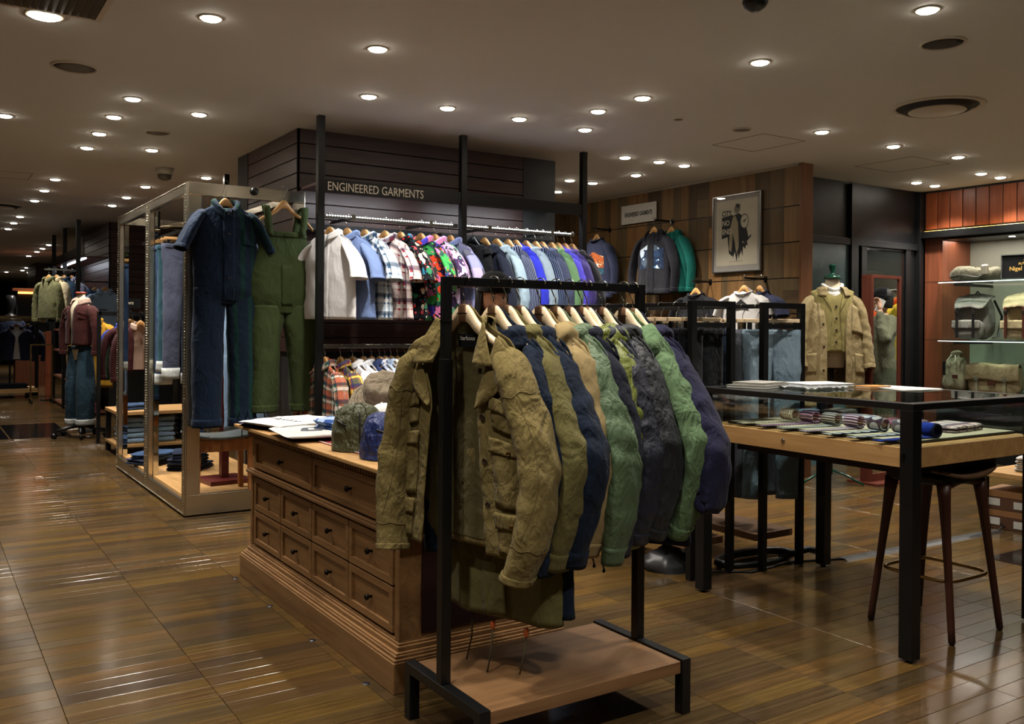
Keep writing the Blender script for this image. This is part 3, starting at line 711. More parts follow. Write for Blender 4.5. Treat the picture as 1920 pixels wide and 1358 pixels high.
# front face
MB().b2(0, .095, -.006, .03, .16, FZ - .09).build('front_stile', CH, t, bevel=.003)
MB().b2(Wf - .085, Wf, -.006, .03, .16, FZ - .09).build('front_stile', CH, t, bevel=.003)
MB().b2(0, Wf, -.006, .03, FZ - .09, FZ + .003).build('front_top_rail', CH, t, bevel=.003)
MB().b2(0, Wf, -.006, .03, .014, .16).build('front_bottom_rail', CH, t, bevel=.003)
prof = [(0, 0), (.028, 0), (.028, .02), (.018, .028), (.018, .045), (.008, .06), (.008, .085), (0, .095)]
def side_bay(y0, y1):
    z0, z1 = .012, FZ; wd = .085; th = .03
    for nm, a, b_ in (('side_stile', (y0, y0 + wd, z0, z1), 0), ('side_stile', (y1 - wd, y1, z0, z1), 0), ('side_top_rail', (y0 + wd, y1 - wd, z1 - wd, z1), 0), ('side_bottom_rail', (y0 + wd, y1 - wd, z0, z0 + wd * 1.2), 0)):
        MB().b2(-.012, th, a[0], a[1], a[2], a[3]).build(nm, CH, t, bevel=.006)
    m = MB()
    n = int((z1 - z0) / .022)
    for yy in (y0 + .012, y1 - .012):
        for k in range(n): m.lathe([(.0025, -.006), (.0055, 0), (.0025, .006)], 6, (-.014, yy, z0 + .011 + k * .022))
    for zz in (z0 + .012, z1 - .012):
        for k in range(int((y1 - y0) / .022)): m.lathe([(.0025, -.005), (.0055, 0), (.0025, .005)], 6, (-.014, y0 + .011 + k * .022, zz))
    tag(m.build('bead_border', CH, t, True), kind='stuff')
    for yy in (y0 + wd, y1 - wd - .012):
        MB().b2(.03, .07, yy, yy + .012, z0 + .1, z1 - wd).build('mirror_strip', m_mirror('mirror_strip', (190, 190, 185), .03), t)
side_bay(.0, Mf); side_bay(Mf, Df)
for y in (.0, Df - .03): MB().b2(Wf - .03, Wf, y, y + .03, .012, FZ).build('rear_post', CH, t)
MB().b2(0, Wf, Df - .03, Df, FZ - .07, FZ).b2(Wf - .03, Wf, 0, Df, FZ - .05, FZ).build('rear_top_rail', CH, t)
MB().b2(.2, .23, .03, Df - .03, FZ - .26, FZ - .235).build('inner_bar', black, t)
MB().b2(.2, .23, .5, .52, FZ - .26, FZ).b2(.2, .23, Df - .5, Df - .48, FZ - .26, FZ).build('bar_hanger', black, t)
MB().b2(.03, Wf, .03, Df, .06, .13).build('platform', oakl, t, bevel=.003)
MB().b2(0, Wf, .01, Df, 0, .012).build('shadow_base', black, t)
cl = MB().lathe([(.03, 0), (.03, .02), (.012, .03)], 16); cl.v = [(x + .48, -z_, y + FZ - .03) for x, y, z_ in cl.v]; cl.build('round_lamp', black, t, True)
# ---- standing mirror
t = thing('standing_mirror', 'tall standing mirror in a red brown wooden frame beside the trench coat', 'mirror', (7.20, 5.1, 0))
rb = m_wood('mirror_frame_wood', (70, 30, 22), (104, 50, 36), 'Z', .9, .4)
MB().b2(0, .04, 0, .1, .02, 1.895).b2(.425, .455, 0, .1, .02, 1.895).b2(.04, .425, 0, .1, 1.865, 1.895).b2(.04, .425, 0, .1, .02, .09).build('frame', rb, t, bevel=.002)
MB().b2(.04, .425, .014, .02, .09, 1.865).build('mirror_glass', m_mirror('mirror_silver', (225, 230, 228), .004), t)
MB().b2(-.05, .5, -.12, .2, 0, .02).build('foot', rb, t)
# ================================================================ GARMENT TOOLKIT
nz = noise.noise
def sgnpow(a, e): return math.copysign(abs(a) ** e, a)
def ridge(p): return 1.0 - min(1.0, abs(nz(p)) * 2.2)
def lerp(a, b, f_): return a + (b - a) * f_
def sstep(x): x = max(0, min(1, x)); return x * x * (3 - 2 * x)
def catmull(P, f_):
    n = len(P) - 1; s_ = min(f_ * n, n - 1e-6); i = int(s_); u = s_ - i
    p1, p2 = P[i], P[i + 1]; p0 = P[i - 1] if i else p1 + (p1 - p2); p3 = P[i + 2] if i + 2 <= n else p2 + (p2 - p1)
    return .5 * ((2 * p1) + (p2 - p0) * u + (2 * p0 - 5 * p1 + 4 * p2 - p3) * u * u + (3 * p1 - p0 - 3 * p2 + p3) * u ** 3)
def surf(fn, u0, u1, v0, v1, nu, nv, closed=False, su=1.0, sv=1.0):
    m = MB(); m.uv = []; rows = []
    for j in range(nv):
        v_ = v0 + (v1 - v0) * j / (nv - 1); row = []
        for i in range(nu):
            u = u0 + (u1 - u0) * (i / nu if closed else i / (nu - 1))
            row.append(fn(u, v_)); m.uv.append((u * su, v_ * sv))
        rows.append(row)
    m.grid(rows, closed); return m
SHT = [(0, 0.0), (.015, -.003), (.03, -.017), (.055, -.05), (.1, -.092), (.15, -.122), (.185, -.142), (.225, -.188), (.26, -.222), (.4, -.26)]
def shz(x):
    x = abs(x)
    for (a, b), (c, d) in zip(SHT, SHT[1:]):
        if x <= c: return lerp(b, d, (x - a) / (c - a))
    return SHT[-1][1]
class Torso:
    def __init__(s, hw=.23, L=.75, bt=.055, bb=.07, hemw=.25, gap=(0, 0, 0), fold=.012, crease=.006, seed=0, nw=.075, drop=.08, kf=5, waist=0.0, slope=.115):
        s.__dict__.update(locals()); s.ph = seed * 1.7
    def g(s, v):
        a, b, c = s.gap; return lerp(a, b, sstep(v / .42)) if v < .42 else lerp(b, c, (v - .42) / .58)
    def P(s, th, v, off=0.0):
        a = lerp(s.hw, s.hemw, v ** .8) - s.waist * math.sin(PI * min(1, v * 1.25)) * (1 if v < .8 else 0)
        b = (lerp(s.bt, s.bb, v)) * (1 - math.exp(-v * 8.5)) + .021
        sn, c = math.sin(th), math.cos(th)
        x = a * sgnpow(sn, .8); y = b * sgnpow(c, .85)
        ax = abs(x) / s.hw
        z = .020 - s.L * v + (shz(x) * s.slope / .142 if s.slope > .12 else -s.slope * min(1.1, ax)) * (1 - v) ** 2.2
        if c > 0: z -= s.drop * max(0, 1 - (abs(x) / s.nw) ** 2) * max(0, 1 - v * 3) ** 3
        else: z -= .02 * max(0, 1 - (abs(x) / s.nw) ** 2) * max(0, 1 - v * 4) ** 2
        nxx, nyy = sn / max(a, .05), c / max(b, .03); l = math.hypot(nxx, nyy) or 1; nxx /= l; nyy /= l
        p = Vector((x * 4.2 + s.ph, y * 3.0 + s.ph * .37, z * 1.5))
        d = s.fold * (math.sin(th * s.kf + s.ph + 2.2 * nz(Vector((s.ph, z * 2.0, 0)))) * v * .8 + .9 * nz(p) * (.25 + v))
        q = Vector((x * 7 + z * 2.5 + s.ph, y * 6, z * 6 - x * 3)); d += s.crease * (ridge(q) - .6)
        d += s.crease * .55 * (ridge(Vector((x * 15 + s.ph, y * 15, z * 13))) - .6)
        d += off
        return Vector((x + nxx * d, y + nyy * d, z))
class Sleeve:
    def __init__(s, side, pts, r, seed=0, crease=.006, flat=.62, diag=.004, cuffw=1.0):
        s.pts = [Vector(p) for p in pts]; s.r = r; s.ph = seed * 2.3 + (5 if side > 0 else 0); s.cr = crease; s.flat = flat; s.diag = diag; s.side = side
        s.len = sum((s.pts[i + 1] - s.pts[i]).length for i in range(len(s.pts) - 1))
    def P(s, an, t_, off=0.0):
        c = catmull(s.pts, t_); tn = (catmull(s.pts, min(1, t_ + .02)) - catmull(s.pts, max(0, t_ - .02))).normalized()
        e2 = Vector((0, 1, 0)); e2 = (e2 - tn * e2.dot(tn)).normalized(); e1 = e2.cross(tn)
        n = len(s.r) - 1; k = min(int(t_ * n), n - 1); R_ = lerp(s.r[k], s.r[k + 1], t_ * n - k)
        cap = math.sqrt(max(0, 1 - (1 - min(1, t_ / .16)) ** 2)); R_ *= .3 + .7 * cap
        ca, sa = math.cos(an), math.sin(an)
        p = c + e1 * ca * R_ * s.flat + e2 * sa * R_
        q = Vector((p.x * 9 + s.ph, p.y * 9, p.z * 6)); d = s.cr * (ridge(q) - .6) + s.cr * .6 * (ridge(q * 2.1) - .6)
        d += .7 * s.cr * nz(q * .45)
        el = math.exp(-((t_ - .5) / .2) ** 2); d += s.diag * el * math.sin(t_ * 55 + an * 1.5 + s.ph + 3 * nz(q * .5))
        d += s.diag * .7 * math.exp(-((t_ - .13) / .08) ** 2) * math.sin(an * 6 + s.ph)
        return p + (e1 * ca + e2 * sa) * (d + off)
def collar_surf(nw, dy, zb, zf, stand, fall, spread, phi0, seed=0, crease=.004, nu=40, nv=12, lean=.0):
    ph = seed * 3.1
    def fn(phi, s_):
        sn, c = math.sin(phi), math.cos(phi)
        fr = max(0, c) ** 1.5
        bx, by, bz = nw * sn * 1.02, dy * c, lerp(zb, zf, fr)
        if s_ < .4: o = .006 * s_ / .4; h = stand * sstep(s_ / .4)
        else:
            q = (s_ - .4) / .6; o = .006 + spread * q ** .8 + .012 * math.sin(PI * min(1, q * 1.6)); h = stand - fall * (q ** 1.35)
        l = math.hypot(sn / nw, c / dy); nx, ny = sn / nw / l, c / dy / l
        p = Vector((bx + nx * o, by + ny * o + lean * s_, bz + h))
        d = crease * (ridge(Vector((p.x * 14 + ph, p.y * 14, p.z * 12))) - .55) * (0.3 + s_) + crease * 1.5 * nz(Vector((phi * 1.6 + ph, s_ * 2, 0))) * s_
        return p + Vector((nx * d, ny * d, d * .5))
    return surf(fn, phi0, 2 * PI - phi0, 0, 1, nu, nv, su=nw, sv=.1)
# ---- hangers
hang_wood = m_wood('blond_hanger', (214, 186, 144), (234, 212, 178), 'X', 1.2, .4)
hang_dark = m_wood('hanger_walnut', (96, 66, 44), (134, 98, 70), 'Z', 1.2, .45)
hang_tan = m_wood('tan_hanger', (168, 122, 70), (204, 158, 100), 'X', 1.2, .42)
def hanger_body(hw=.205, cen=.06, th=.022, sl=.145, xr=None, grow=0):
    m = MB(); n = 41; rows = [[], [], [], [], [], []]
    V = []
    for i in range(n):
        u = i / (n - 1) * 2 - 1; x = u * (xr or hw); au = abs(x) / hw
        zt = shz(x) * sl / .145
        h = max(.024, .062 - .3 * abs(x) - .0 * au); zb_ = zt - h
        zt += grow; zb_ -= grow; w2 = th / 2 * (1 + .35 * au ** 2) + grow; yo = .006 * au ** 2
        for y_, z_ in ((-w2, zb_ + .003), (-w2, zt - .004), (-w2 * .5, zt), (w2 * .5, zt), (w2, zt - .004), (w2, zb_ + .003), (w2 * .5, zb_), (-w2 * .5, zb_)): V.append((x, y_ + yo, z_))
    F = [(i * 8 + k, i * 8 + (k + 1) % 8, (i + 1) * 8 + (k + 1) % 8, (i + 1) * 8 + k) for i in range(n - 1) for k in range(8)] + [tuple(range(8)), tuple((n - 1) * 8 + k for k in range(8))[::-1]]
    return m.add(V, F)
def hook_mesh(hz=.075, r=.0022, rr=.024):
    P = [(0, 0, -.01), (0, 0, hz * .35), (.010, 0, hz * .55)]
    for k in range(11):
        a = math.radians(-38 + k * 21); P.append((rr * math.cos(a), 0, hz + rr * math.sin(a)))
    return MB().tube(P, r, 6)
HGR = {}
def hanger(loc, rotz, label, group, kind='blond', hz=.075, hw=.165, name='coat_hanger'):
    key = (kind, hz, hw)
    t = thing(name, label, 'hanger', loc, rotz, group)
    if key not in HGR:
        bo = hanger_body(hw).build('body', {'blond': hang_wood, 'tan': hang_tan, 'black': black, 'dark': hang_dark}[kind], t, True)
        hk = hook_mesh(hz).build('hook', chrome if kind != 'black' else black, t, True)
        lst = [('body', bo.data), ('hook', hk.data)]
        if kind == 'blond':
            c = hanger_body(hw, xr=.0165, grow=.0006)
            cb = c.build('walnut_stripe', hang_dark, t, True); lst.append(('walnut_stripe', cb.data))
            lm = MB().b2(-.022, .022, -.013, .0135, -.0325, -.0305).build('engraved_mark', black, t); lst.append(('engraved_mark', lm.data))
        HGR[key] = lst
    else:
        for nm, me in HGR[key]:
            o = put(nm, me, None, t)
    return t
def button(t, p, nrm, r=.0075, m=None, name='button'):
    b = MB().lathe([(r, 0), (r, .0015), (r * .8, .003), (r * .7, .002), (.0005, .002)], 12)
    o = b.build(name, m or m_plain('horn_button', (46, 34, 24), .35), t, True)
    o.location = p; o.rotation_euler = Vector(nrm).to_track_quat('Z', 'Y').to_euler(); return o
def jacket(name, label, cat, loc, rotz, mat, group=None, hw=.235, L=.78, bt=.05, bb=.065, hemw=.26, gap=(0, 0, 0), fold=.012, crease=.005, seed=0, nu=56, nv=40,
           sl=None, sr=None, rs=(.085, .095, .078, .066, .058), sflat=.62, diag=.004, collar=None, hood=None, pockets=(), buttons=0, placket=False, lining=None, cuffs=True, hem=None, nw=.075, drop=.08, mat2=None, nsl=26, nsr=36, tag_=False, solid=.003, cmat=None, slope=.115):
    t = thing(name, label, cat, loc, rotz, group)
    T = Torso(hw, L, bt, bb, hemw, gap, fold, crease, seed, nw, drop, slope=slope)
    e = .0 if gap != (0, 0, 0) else -.03
    if gap == (0, 0, 0):
        m = surf(lambda u, v_: T.P(u, v_), -.0, 2 * PI, 0, 1, nu, nv, closed=True, su=(hw + bb) / 2 * 1.3, sv=L)
    else:
        m = surf(lambda u, v_: T.P(T.g(v_) + (2 * PI - 2 * T.g(v_)) * u, v_), 0, 1, 0, 1, nu, nv, su=(hw + bb) * 4, sv=L)
    body = m.build('body', mat, t, True, solid=solid, fix=False)
    z0 = -.03 - slope * .82
    x0 = hw * .86
    if sl is None: sl = [(x0, 0, z0), (x0 + .07, .0, z0 - .12), (x0 + .12, .01, z0 - .34), (x0 + .09, .03, z0 - .56), (x0 + .05, .05, z0 - .70)]
    if sr is None: sr = [(-x, y, z) for x, y, z in sl]
    S = []
    for sd, pts in ((1, sl), (-1, sr)):
        s_ = Sleeve(sd, pts, rs, seed, crease * .9, sflat, diag); S.append(s_)
        m = surf(lambda u, v_: s_.P(u, v_), 0, 2 * PI, 0, 1, nsl, nsr, closed=True, su=sum(rs) / len(rs), sv=s_.len)
        so = m.build('sleeve', mat, t, True, solid=solid, fix=False)
        if cuffs:
            m = surf(lambda u, v_: s_.P(u, v_, .0028), 0, 2 * PI, cuffs if isinstance(cuffs, float) else .93, 1.0, nsl, 5, closed=True, su=.06, sv=s_.len)
            m.build('cuff', mat2 or mat, so, True, solid=.003, fix=False)
    if collar:
        c = dict(nw=nw, dy=.05, zb=shz(nw) * slope / .142 - .002 + .012, zf=-.02 - drop, stand=.035, fall=.065, spread=.03, phi0=.35, seed=seed); c.update(collar)
        collar_surf(**c).build('collar', cmat or mat2 or mat, t, True, solid=.0035, fix=False)
    if hood:
        c = dict(nw=nw - .005, dy=.05, zb=shz(nw) * slope / .142 + .008, zf=-.03 - drop, stand=.05, fall=.13, spread=.075, phi0=.5, seed=seed + 3, crease=.014, nu=52, nv=20, lean=-.02); c.update(hood)
        collar_surf(**c).build('hood', cmat or mat, t, True, solid=.004, fix=False)
    for th0, th1, v0, v1, flap in pockets:
        po = surf(lambda u, v_: T.P(u, v_, .006), th0, th1, v0, v1, 12, 12, su=hw, sv=L).build('pocket', mat, t, True, solid=.004, fix=False)
        if flap:
            surf(lambda u, v_: T.P(u, v_, .0105), lerp(th0, th1, -.03), lerp(th0, th1, 1.03), v0 - .01, v0 + (v1 - v0) * .3, 12, 6, su=hw, sv=L).build('pocket_flap', mat, po, True, solid=.004, fix=False)
    if placket:
        surf(lambda u, v_: T.P(u, v_, .005), -.13, .13, .06, .995, 6, nv, su=hw, sv=L).build('placket', mat, t, True, solid=.003, fix=False)
    if buttons:
        for k in range(buttons):
            v_ = .1 + .82 * k / max(1, buttons - 1); p = T.P(0 if gap == (0, 0, 0) else -T.g(v_) - .12, v_, .009); button(t, p, (0, 1, 0))
    if hem:
        surf(lambda u, v_: T.P((u if gap == (0, 0, 0) else T.g(v_) + (2 * PI - 2 * T.g(v_)) * u / (2 * PI)), v_, .003), 0, 2 * PI, 1 - hem, 1.0, nu, 4, su=hw, sv=L).build('hem_band', mat2 or mat, t, True, solid=.003, fix=False)
    if lining:
        m = surf(lambda u, v_: T.P(T.g(v_) + .1 + (2 * PI - 2 * T.g(v_) - .2) * u, v_, -.005), 0, 1, .01, .97, 30, 20, su=1, sv=L); m.build('lining', lining, t, True, fix=False)
    t_ = (t, T, S)
    return t_
def pants(name, label, loc, rotz, mat, w=.2, L=1.0, b=.03, legw=.115, hemw=.09, seed=0, group=None, cuff=None, cuffmat=None, spread=.0, rise=.27, crease=.005, cat='trousers', bend=0.0, wb=True, nu=22, nv=34):
    t = thing(name, label, cat, loc, rotz, group); ph = seed * 1.9
    for sd in (-1, 1):
        def fn(an, v_):
            z = -L * v_; k = sstep(v_ * L / rise)
            cx = sd * lerp(w * .5, w * .5 + .004 + spread * v_, k); rx = lerp(w * .5 + .004, lerp(legw, hemw, v_) * .5 * 1.0, k) if True else 0
            rx = max(rx, .03); ry = lerp(b * .8, b * 1.25, min(1, v_ * 2))
            ca, sa = math.cos(an), math.sin(an)
            x = cx + rx * sgnpow(ca, .85); y = ry * sgnpow(sa, .8) + bend * math.sin(PI * v_)
            q = Vector((x * 8 + ph, y * 8 + sd, z * 4)); d = crease * (ridge(q) - .55) + crease * .7 * (ridge(q * 2.2) - .55) + crease * 1.8 * nz(q * .4)
            return Vector((x + ca * d, y + sa * d, z))
        lg = surf(fn, 0, 2 * PI, 0, 1, nu, nv, closed=True, su=legw, sv=L).build('trouser_leg', mat, t, True, solid=.003, fix=False)
        if cuff:
            surf(lambda u, v_: fn(u, v_) + Vector((math.cos(u), math.sin(u), 0)) * .006, 0, 2 * PI, 1 - cuff / L, 1.0, nu, 4, closed=True, su=legw, sv=L).build('turned_cuff', cuffmat or mat, lg, True, solid=.004, fix=False)
    if wb:
        def wf(an, v_):
            return Vector(((w + .006) * sgnpow(math.cos(an), .7), (b + .004) * sgnpow(math.sin(an), .8), -.04 * v_ + .002))
        surf(wf, 0, 2 * PI, 0, 1, 32, 4, closed=True, su=w, sv=.04).build('waistband', mat, t, True, solid=.004, fix=False)
    return t
def folded(name, label, cat, loc, rotz, mat, w=.3, d=.24, h=.03, seed=0, group=None, layers=2, fold_r=None, slump=.004):
    """a folded piece of clothing: rounded layers with soft edges"""
    t = thing(name, label, cat, loc, rotz, group); ph = seed * 2.7; lh = h / layers
    for k in range(layers):
        def fn(an, v_):
            # v_ runs along x (left to right), an around the section in y-z
            e = abs(v_ * 2 - 1); en = (1 - max(0, (e - .9) / .1) ** 2 * .9) if e > .9 else 1
            ca, sa = math.cos(an), math.sin(an)
            x = (v_ - .5) * w; y = d / 2 * sgnpow(ca, .28) * (1 - .02 * (1 - en)); z = lh * (k + .5) + lh * .5 * sgnpow(sa, .5) * en
            q = Vector((x * 7 + ph, y * 7, k * 1.3)); dz = slump * nz(q) * 1.5 + slump * .8 * (ridge(q * 2) - .5); dx = slump * 2 * nz(q * 1.3 + Vector((9, 0, 0)))
            if z + dz < .0005: dz = .0005 - z
            return Vector((x + dx, y + dx * .7, z + (dz if sa > -.2 or k else 0)))
        surf(fn, 0, 2 * PI, 0, 1, 28, 18, closed=True, su=d * .3, sv=w).build('fold_layer', mat, t, True, fix=True)
        # close ends
    return t
def tag_card(t, p, s=(.028, .05), m=None, rz=0):
    return MB().box((0, 0, -s[1] / 2), (s[0], .0012, s[1])).build('price_tag', m or m_plain('tag_white', (226, 222, 210), .6), t, loc=p, rot=(0, 0, rz))
# ================================================================ JACKET RACK
khaki = m_fabric('khaki_canvas', (114, 100, 60), wrinkle=.6, wscale=11, mottling=.22)
khaki_in = m_fabric('khaki_lining', (88, 80, 50), wrinkle=.5)
navyc = m_fabric('navy_cotton', (16, 27, 44), wrinkle=.5, wscale=9)
olivec = m_fabric('olive_cotton', (94, 88, 52), wrinkle=.5, wscale=9)
beigec = m_fabric('beige_cotton', (140, 122, 84), wrinkle=.28, wscale=6)
greenc = m_fabric('green_waxed', (76, 96, 68), wrinkle=.7, wscale=8, rough=.6, gloss=True)
dnavy = m_fabric('dark_navy', (20, 23, 36), wrinkle=.5, wscale=9)
osatin = m_fabric('olive_satin', (96, 104, 40), wrinkle=.6, wscale=9, rough=.45, gloss=True)
inkc = m_fabric('ink_nylon', (27, 30, 44), wrinkle=.7, wscale=10, rough=.6, gloss=True)
charc = m_fabric('charcoal_nylon', (29, 32, 37), wrinkle=.7, wscale=10, rough=.6, gloss=True)
green2 = m_fabric('green_cotton', (88, 112, 80), wrinkle=.75, wscale=9)
purp = m_fabric('purple_navy', (32, 32, 56), wrinkle=.5, wscale=8)
seamm = m_fabric('khaki_seam', (96, 84, 52), wrinkle=.2)
HX = [1.556, 1.674, 1.73, 1.784, 1.872, 1.94, 2.0, 2.059, 2.084, 2.155, 2.26, 2.307]
APZ = 1.476
RZ = [20, 19, 18, 18, 17, 18, 16, 17, 16, 17, 18, 19]
HL = ['blond wooden hanger at the left end of the foreground rack, holding the khaki jacket'] + ['blond wooden hanger in the foreground rack, holding the %s' % q for q in
      ('first navy jacket', 'olive parka with orange toggle', 'second navy jacket', 'beige hooded jacket', 'green waxed jacket', 'third navy jacket', 'shiny olive hooded jacket', 'ink blue nylon jacket', 'charcoal nylon jacket', 'green hooded jacket', 'dark purple jacket')]
for i, x in enumerate(HX):
    hanger((x, RKY, APZ), math.radians(90 + (20 if i == 0 else RZ[i])), HL[i], 'hangers on the foreground rack')
# 1 khaki field jacket
rz = math.radians(110)
t, T, S = jacket('field_jacket', 'khaki canvas field jacket hanging open with flap pockets, leftmost on the foreground rack', 'jacket', (HX[0], RKY, APZ), rz, khaki, 'jackets on the foreground rack',
    hw=.245, L=.845, bt=.03, bb=.042, hemw=.27, gap=(.62, .3, .45), fold=.014, crease=.0065, seed=1, nu=84, nv=60, nsl=36,
    sl=[(.165, 0, -.15), (.225, .0, -.25), (.268, .02, -.50), (.268, .05, -.74), (.255, .07, -.86)],
    sr=[(-.165, 0, -.15), (-.23, .0, -.25), (-.325, .01, -.52), (-.32, .04, -.74), (-.275, .06, -.885)],
    rs=(.06, .092, .092, .084, .074), sflat=.55, diag=.003, nsr=64, collar=dict(stand=.03, fall=.05, spread=.03, phi0=1.7), lining=khaki_in, cuffs=False, nw=.09, drop=.06, slope=.14)
for sg in (1, -1):
    def lap(u, v_):
        wd = .95 * (1 - v_ / .40) ** .75 if v_ < .40 else 0
        if v_ < .10: wd *= .72 + 2.8 * v_
        th = T.g(v_) + wd * u
        return T.P(sg * th, v_, .011 + .010 * math.sin(PI * min(1, u)) + .004 * u)
    surf(lap, 0, 1, .01, .40, 14, 26, su=.1, sv=.8).build('lapel', khaki, t, True, solid=.0035, fix=False)
    for v0, v1, a0, a1 in ((.34, .47, .28, 1.0), (.53, .80, .25, 1.1), (.84, .98, .3, 1.05)):
        po = surf(lambda u, v_: T.P(sg * (T.g(v_) + u), v_, .005 + .005 * math.sin(PI * (u - a0) / (a1 - a0))), a0, a1, v0, v1, 14, 12, su=.2, sv=.8).build('pocket', khaki, t, True, solid=.005, fix=False)
        surf(lambda u, v_: T.P(sg * (T.g(v_) + u), v_, .013), a0 - .04, a1 + .04, v0 - .02, v0 + .045, 14, 6, su=.2, sv=.8).build('pocket_flap', khaki, po, True, solid=.005, fix=False)
        button(po, T.P(sg * (T.g(v0 + .03) + (a0 + a1) / 2), v0 + .028, .018), (sg * .3, 1, 0), .008, brass)
for v_ in (.43, .62, .8): button(t, T.P(-T.g(v_) - .1, v_, .008), (0, 1, 0), .011)
for s_, so in zip(S, [c for c in t.children if c.name.startswith('sleeve')]):
    for tt in (.31, .80, .975):
        MB().tube([s_.P(a * 2 * PI / 40, tt + .006 * math.sin(a), .0018) for a in range(41)], .0018, 5, cap=False).build('seam', seamm, so, True)
    for k in (-1, 1):
        pts = [s_.P(PI / 2 + PI * (0 if s_.side > 0 else 0) + k * (.85 - .35 * ((q - .5) / .2) ** 2), q, .0015) for q in [.31 + .44 * i / 24 for i in range(25)]]
        MB().tube(pts, .0016, 5).build('seam', seamm, so, True)
    surf(lambda u, v_: s_.P(u, v_, .003), 0, 2 * PI, .955, 1, 36, 5, closed=True, su=.07, sv=.7).build('cuff', khaki, so, True, solid=.004, fix=False)
lb = MB().box((0, 0, 0), (.085, .0015, .045)).build('neck_label', m_fabric('label_black', (18, 19, 22), wrinkle=.05), t, loc=(.0, -.022, -.125), rot=(.1, 0, PI))
put('label_lettering', text_mesh('Barbour', .022, .0004), m_plain('label_white', (215, 212, 200), .7), lb, loc=(0, -.0013, .008), rot=(PI / 2, 0, 0))
tag_card(t, (-.045, -.018, -.19), (.016, .018))
for sg in (1, -1):
    A_, B_, C_, D2 = Vector((sg * .07, -.03, -.065)), Vector((sg * .105, .022, -.045)), Vector((sg * .175, .066, -.205)), Vector((sg * .085, .06, -.20))
    surf(lambda u, v_: (A_ * (1 - u) + B_ * u) * (1 - v_) + (D2 * (1 - u) + C_ * u) * v_ + Vector((0, .012 * math.sin(PI * u) + .008 * math.sin(PI * v_) + .004 * nz(Vector((u * 3, v_ * 3, sg))), 0)), 0, 1, 0, 1, 12, 14, su=.1, sv=.15).build('collar_leaf', khaki, t, True, solid=.004, fix=False)
for q in range(2):
    pass
def rackj(i, name, label, mat, **k):
    a = dict(nw=.1, slope=.15, hw=.225, L=.83, bt=.028, bb=.036, hemw=.245, fold=.009, crease=.0075, seed=i + 5, rs=(.045, .07, .078, .074, .066, .056), sflat=.52, diag=.0025, placket=True, collar=dict(phi0=1.0, stand=.016, fall=.075, spread=.05), nu=64, nv=50, nsl=36, nsr=60)
    yr = k.pop('rz', 0); a.update(k)
    sx = k.pop('sx', None)
    return jacket(name, label, 'jacket', (HX[i], RKY, APZ), math.radians(90 + RZ[i]), mat, 'jackets on the foreground rack', **a)
def slv(elbow=.36, cuff=.32, zc=-.86, fwd=.02, ex=.02, z0=-.14, x0=.155):
    elbow += .035; sr = [(-x0, 0, z0), (-x0 - .055, ex * .3, z0 - .09), (-(x0 + .055) * .45 - elbow * .55, ex * .6, -.37), (-elbow, ex, -.52), (-(elbow + cuff) / 2 - .01, ex + fwd * .5, -.70), (-cuff, ex + fwd, zc)]
    sl_ = [(x, y, z) for x, y, z in [(x0, 0, z0), (x0 + .06, 0, z0 - .12), (x0 + .11, .0, -.5), (x0 + .1, .01, -.7), (x0 + .08, .02, zc)]]
    return dict(sr=sr, sl=sl_)
rackj(1, 'work_jacket', 'navy cotton jacket right behind the khaki field jacket', navyc, L=.80, bt=.012, bb=.016, fold=.005, rz=4, **slv(0.259, 0.246, -.885))
t3, T3, S3 = rackj(2, 'parka', 'olive cotton parka with orange toggle and long fishtail hem', olivec, rz=5, L=1.10, **slv(0.292, 0.260, -.87, ex=.03), hood=dict(phi0=1.0, stand=.024, fall=0.083, spread=0.068, crease=.02))
rackj(3, 'work_jacket', 'navy cotton jacket between the olive parka and the beige jacket', navyc, rz=3, L=1.08, **slv(0.297, 0.265, -.87), buttons=0)
rackj(4, 'hooded_jacket', 'beige hooded cotton jacket with elasticated cuffs', beigec, rz=3, hood=dict(phi0=1.0, stand=.03, fall=.12, spread=.085, crease=.02), rs=(.045, .066, .072, .07, .068, .04), **slv(0.263, 0.256, -.85))
t6, T6, S6 = rackj(5, 'waxed_jacket', 'sheen green waxed jacket in the middle of the foreground rack', greenc, rz=4, hood=dict(phi0=1.0, stand=.024, fall=0.138, spread=0.068, crease=.02), rs=(.045, .075, .088, .092, .086, .05), **slv(0.277, 0.274, -.88), L=.86)
rackj(6, 'work_jacket', 'dark navy jacket squeezed beside the green waxed jacket', dnavy, rz=2, **slv(0.263, 0.246, -.86))
rackj(7, 'hooded_jacket', 'shiny olive satin hooded jacket between two dark jackets', osatin, rz=3, hood=dict(phi0=1.0, stand=.024, fall=0.110, spread=0.081, crease=.02), **slv(0.250, 0.237, -.84))
rackj(8, 'nylon_jacket', 'ink blue crinkled nylon jacket beside the shiny olive one', inkc, rz=4, hood=dict(phi0=1.0, stand=.024, fall=0.101, spread=0.081, crease=.02), crease=.008, **slv(0.268, 0.251, -.83))
rackj(9, 'nylon_jacket', 'charcoal crinkled nylon jacket left of the green hooded one', charc, rz=4, hood=dict(phi0=1.0, stand=.024, fall=0.092, spread=0.081, crease=.02), crease=.008, **slv(0.272, 0.256, -.82))
rackj(10, 'hooded_jacket', 'green cotton hooded jacket with stitched elbows near the right end of the rack', green2, rz=5, hood=dict(phi0=1.0, stand=.024, fall=0.120, spread=0.095, crease=.02), rs=(.045, .075, .088, .09, .075, .056), **slv(0.304, 0.260, -.83))
rackj(11, 'long_jacket', 'dark purple navy jacket at the right end of the foreground rack', purp, rz=4, L=.9, rs=(.045, .075, .086, .09, .085, .075), **slv(0.322, 0.319, -.62, ex=.03), hood=dict(phi0=1.0, stand=.024, fall=0.110, spread=0.068, crease=.02))
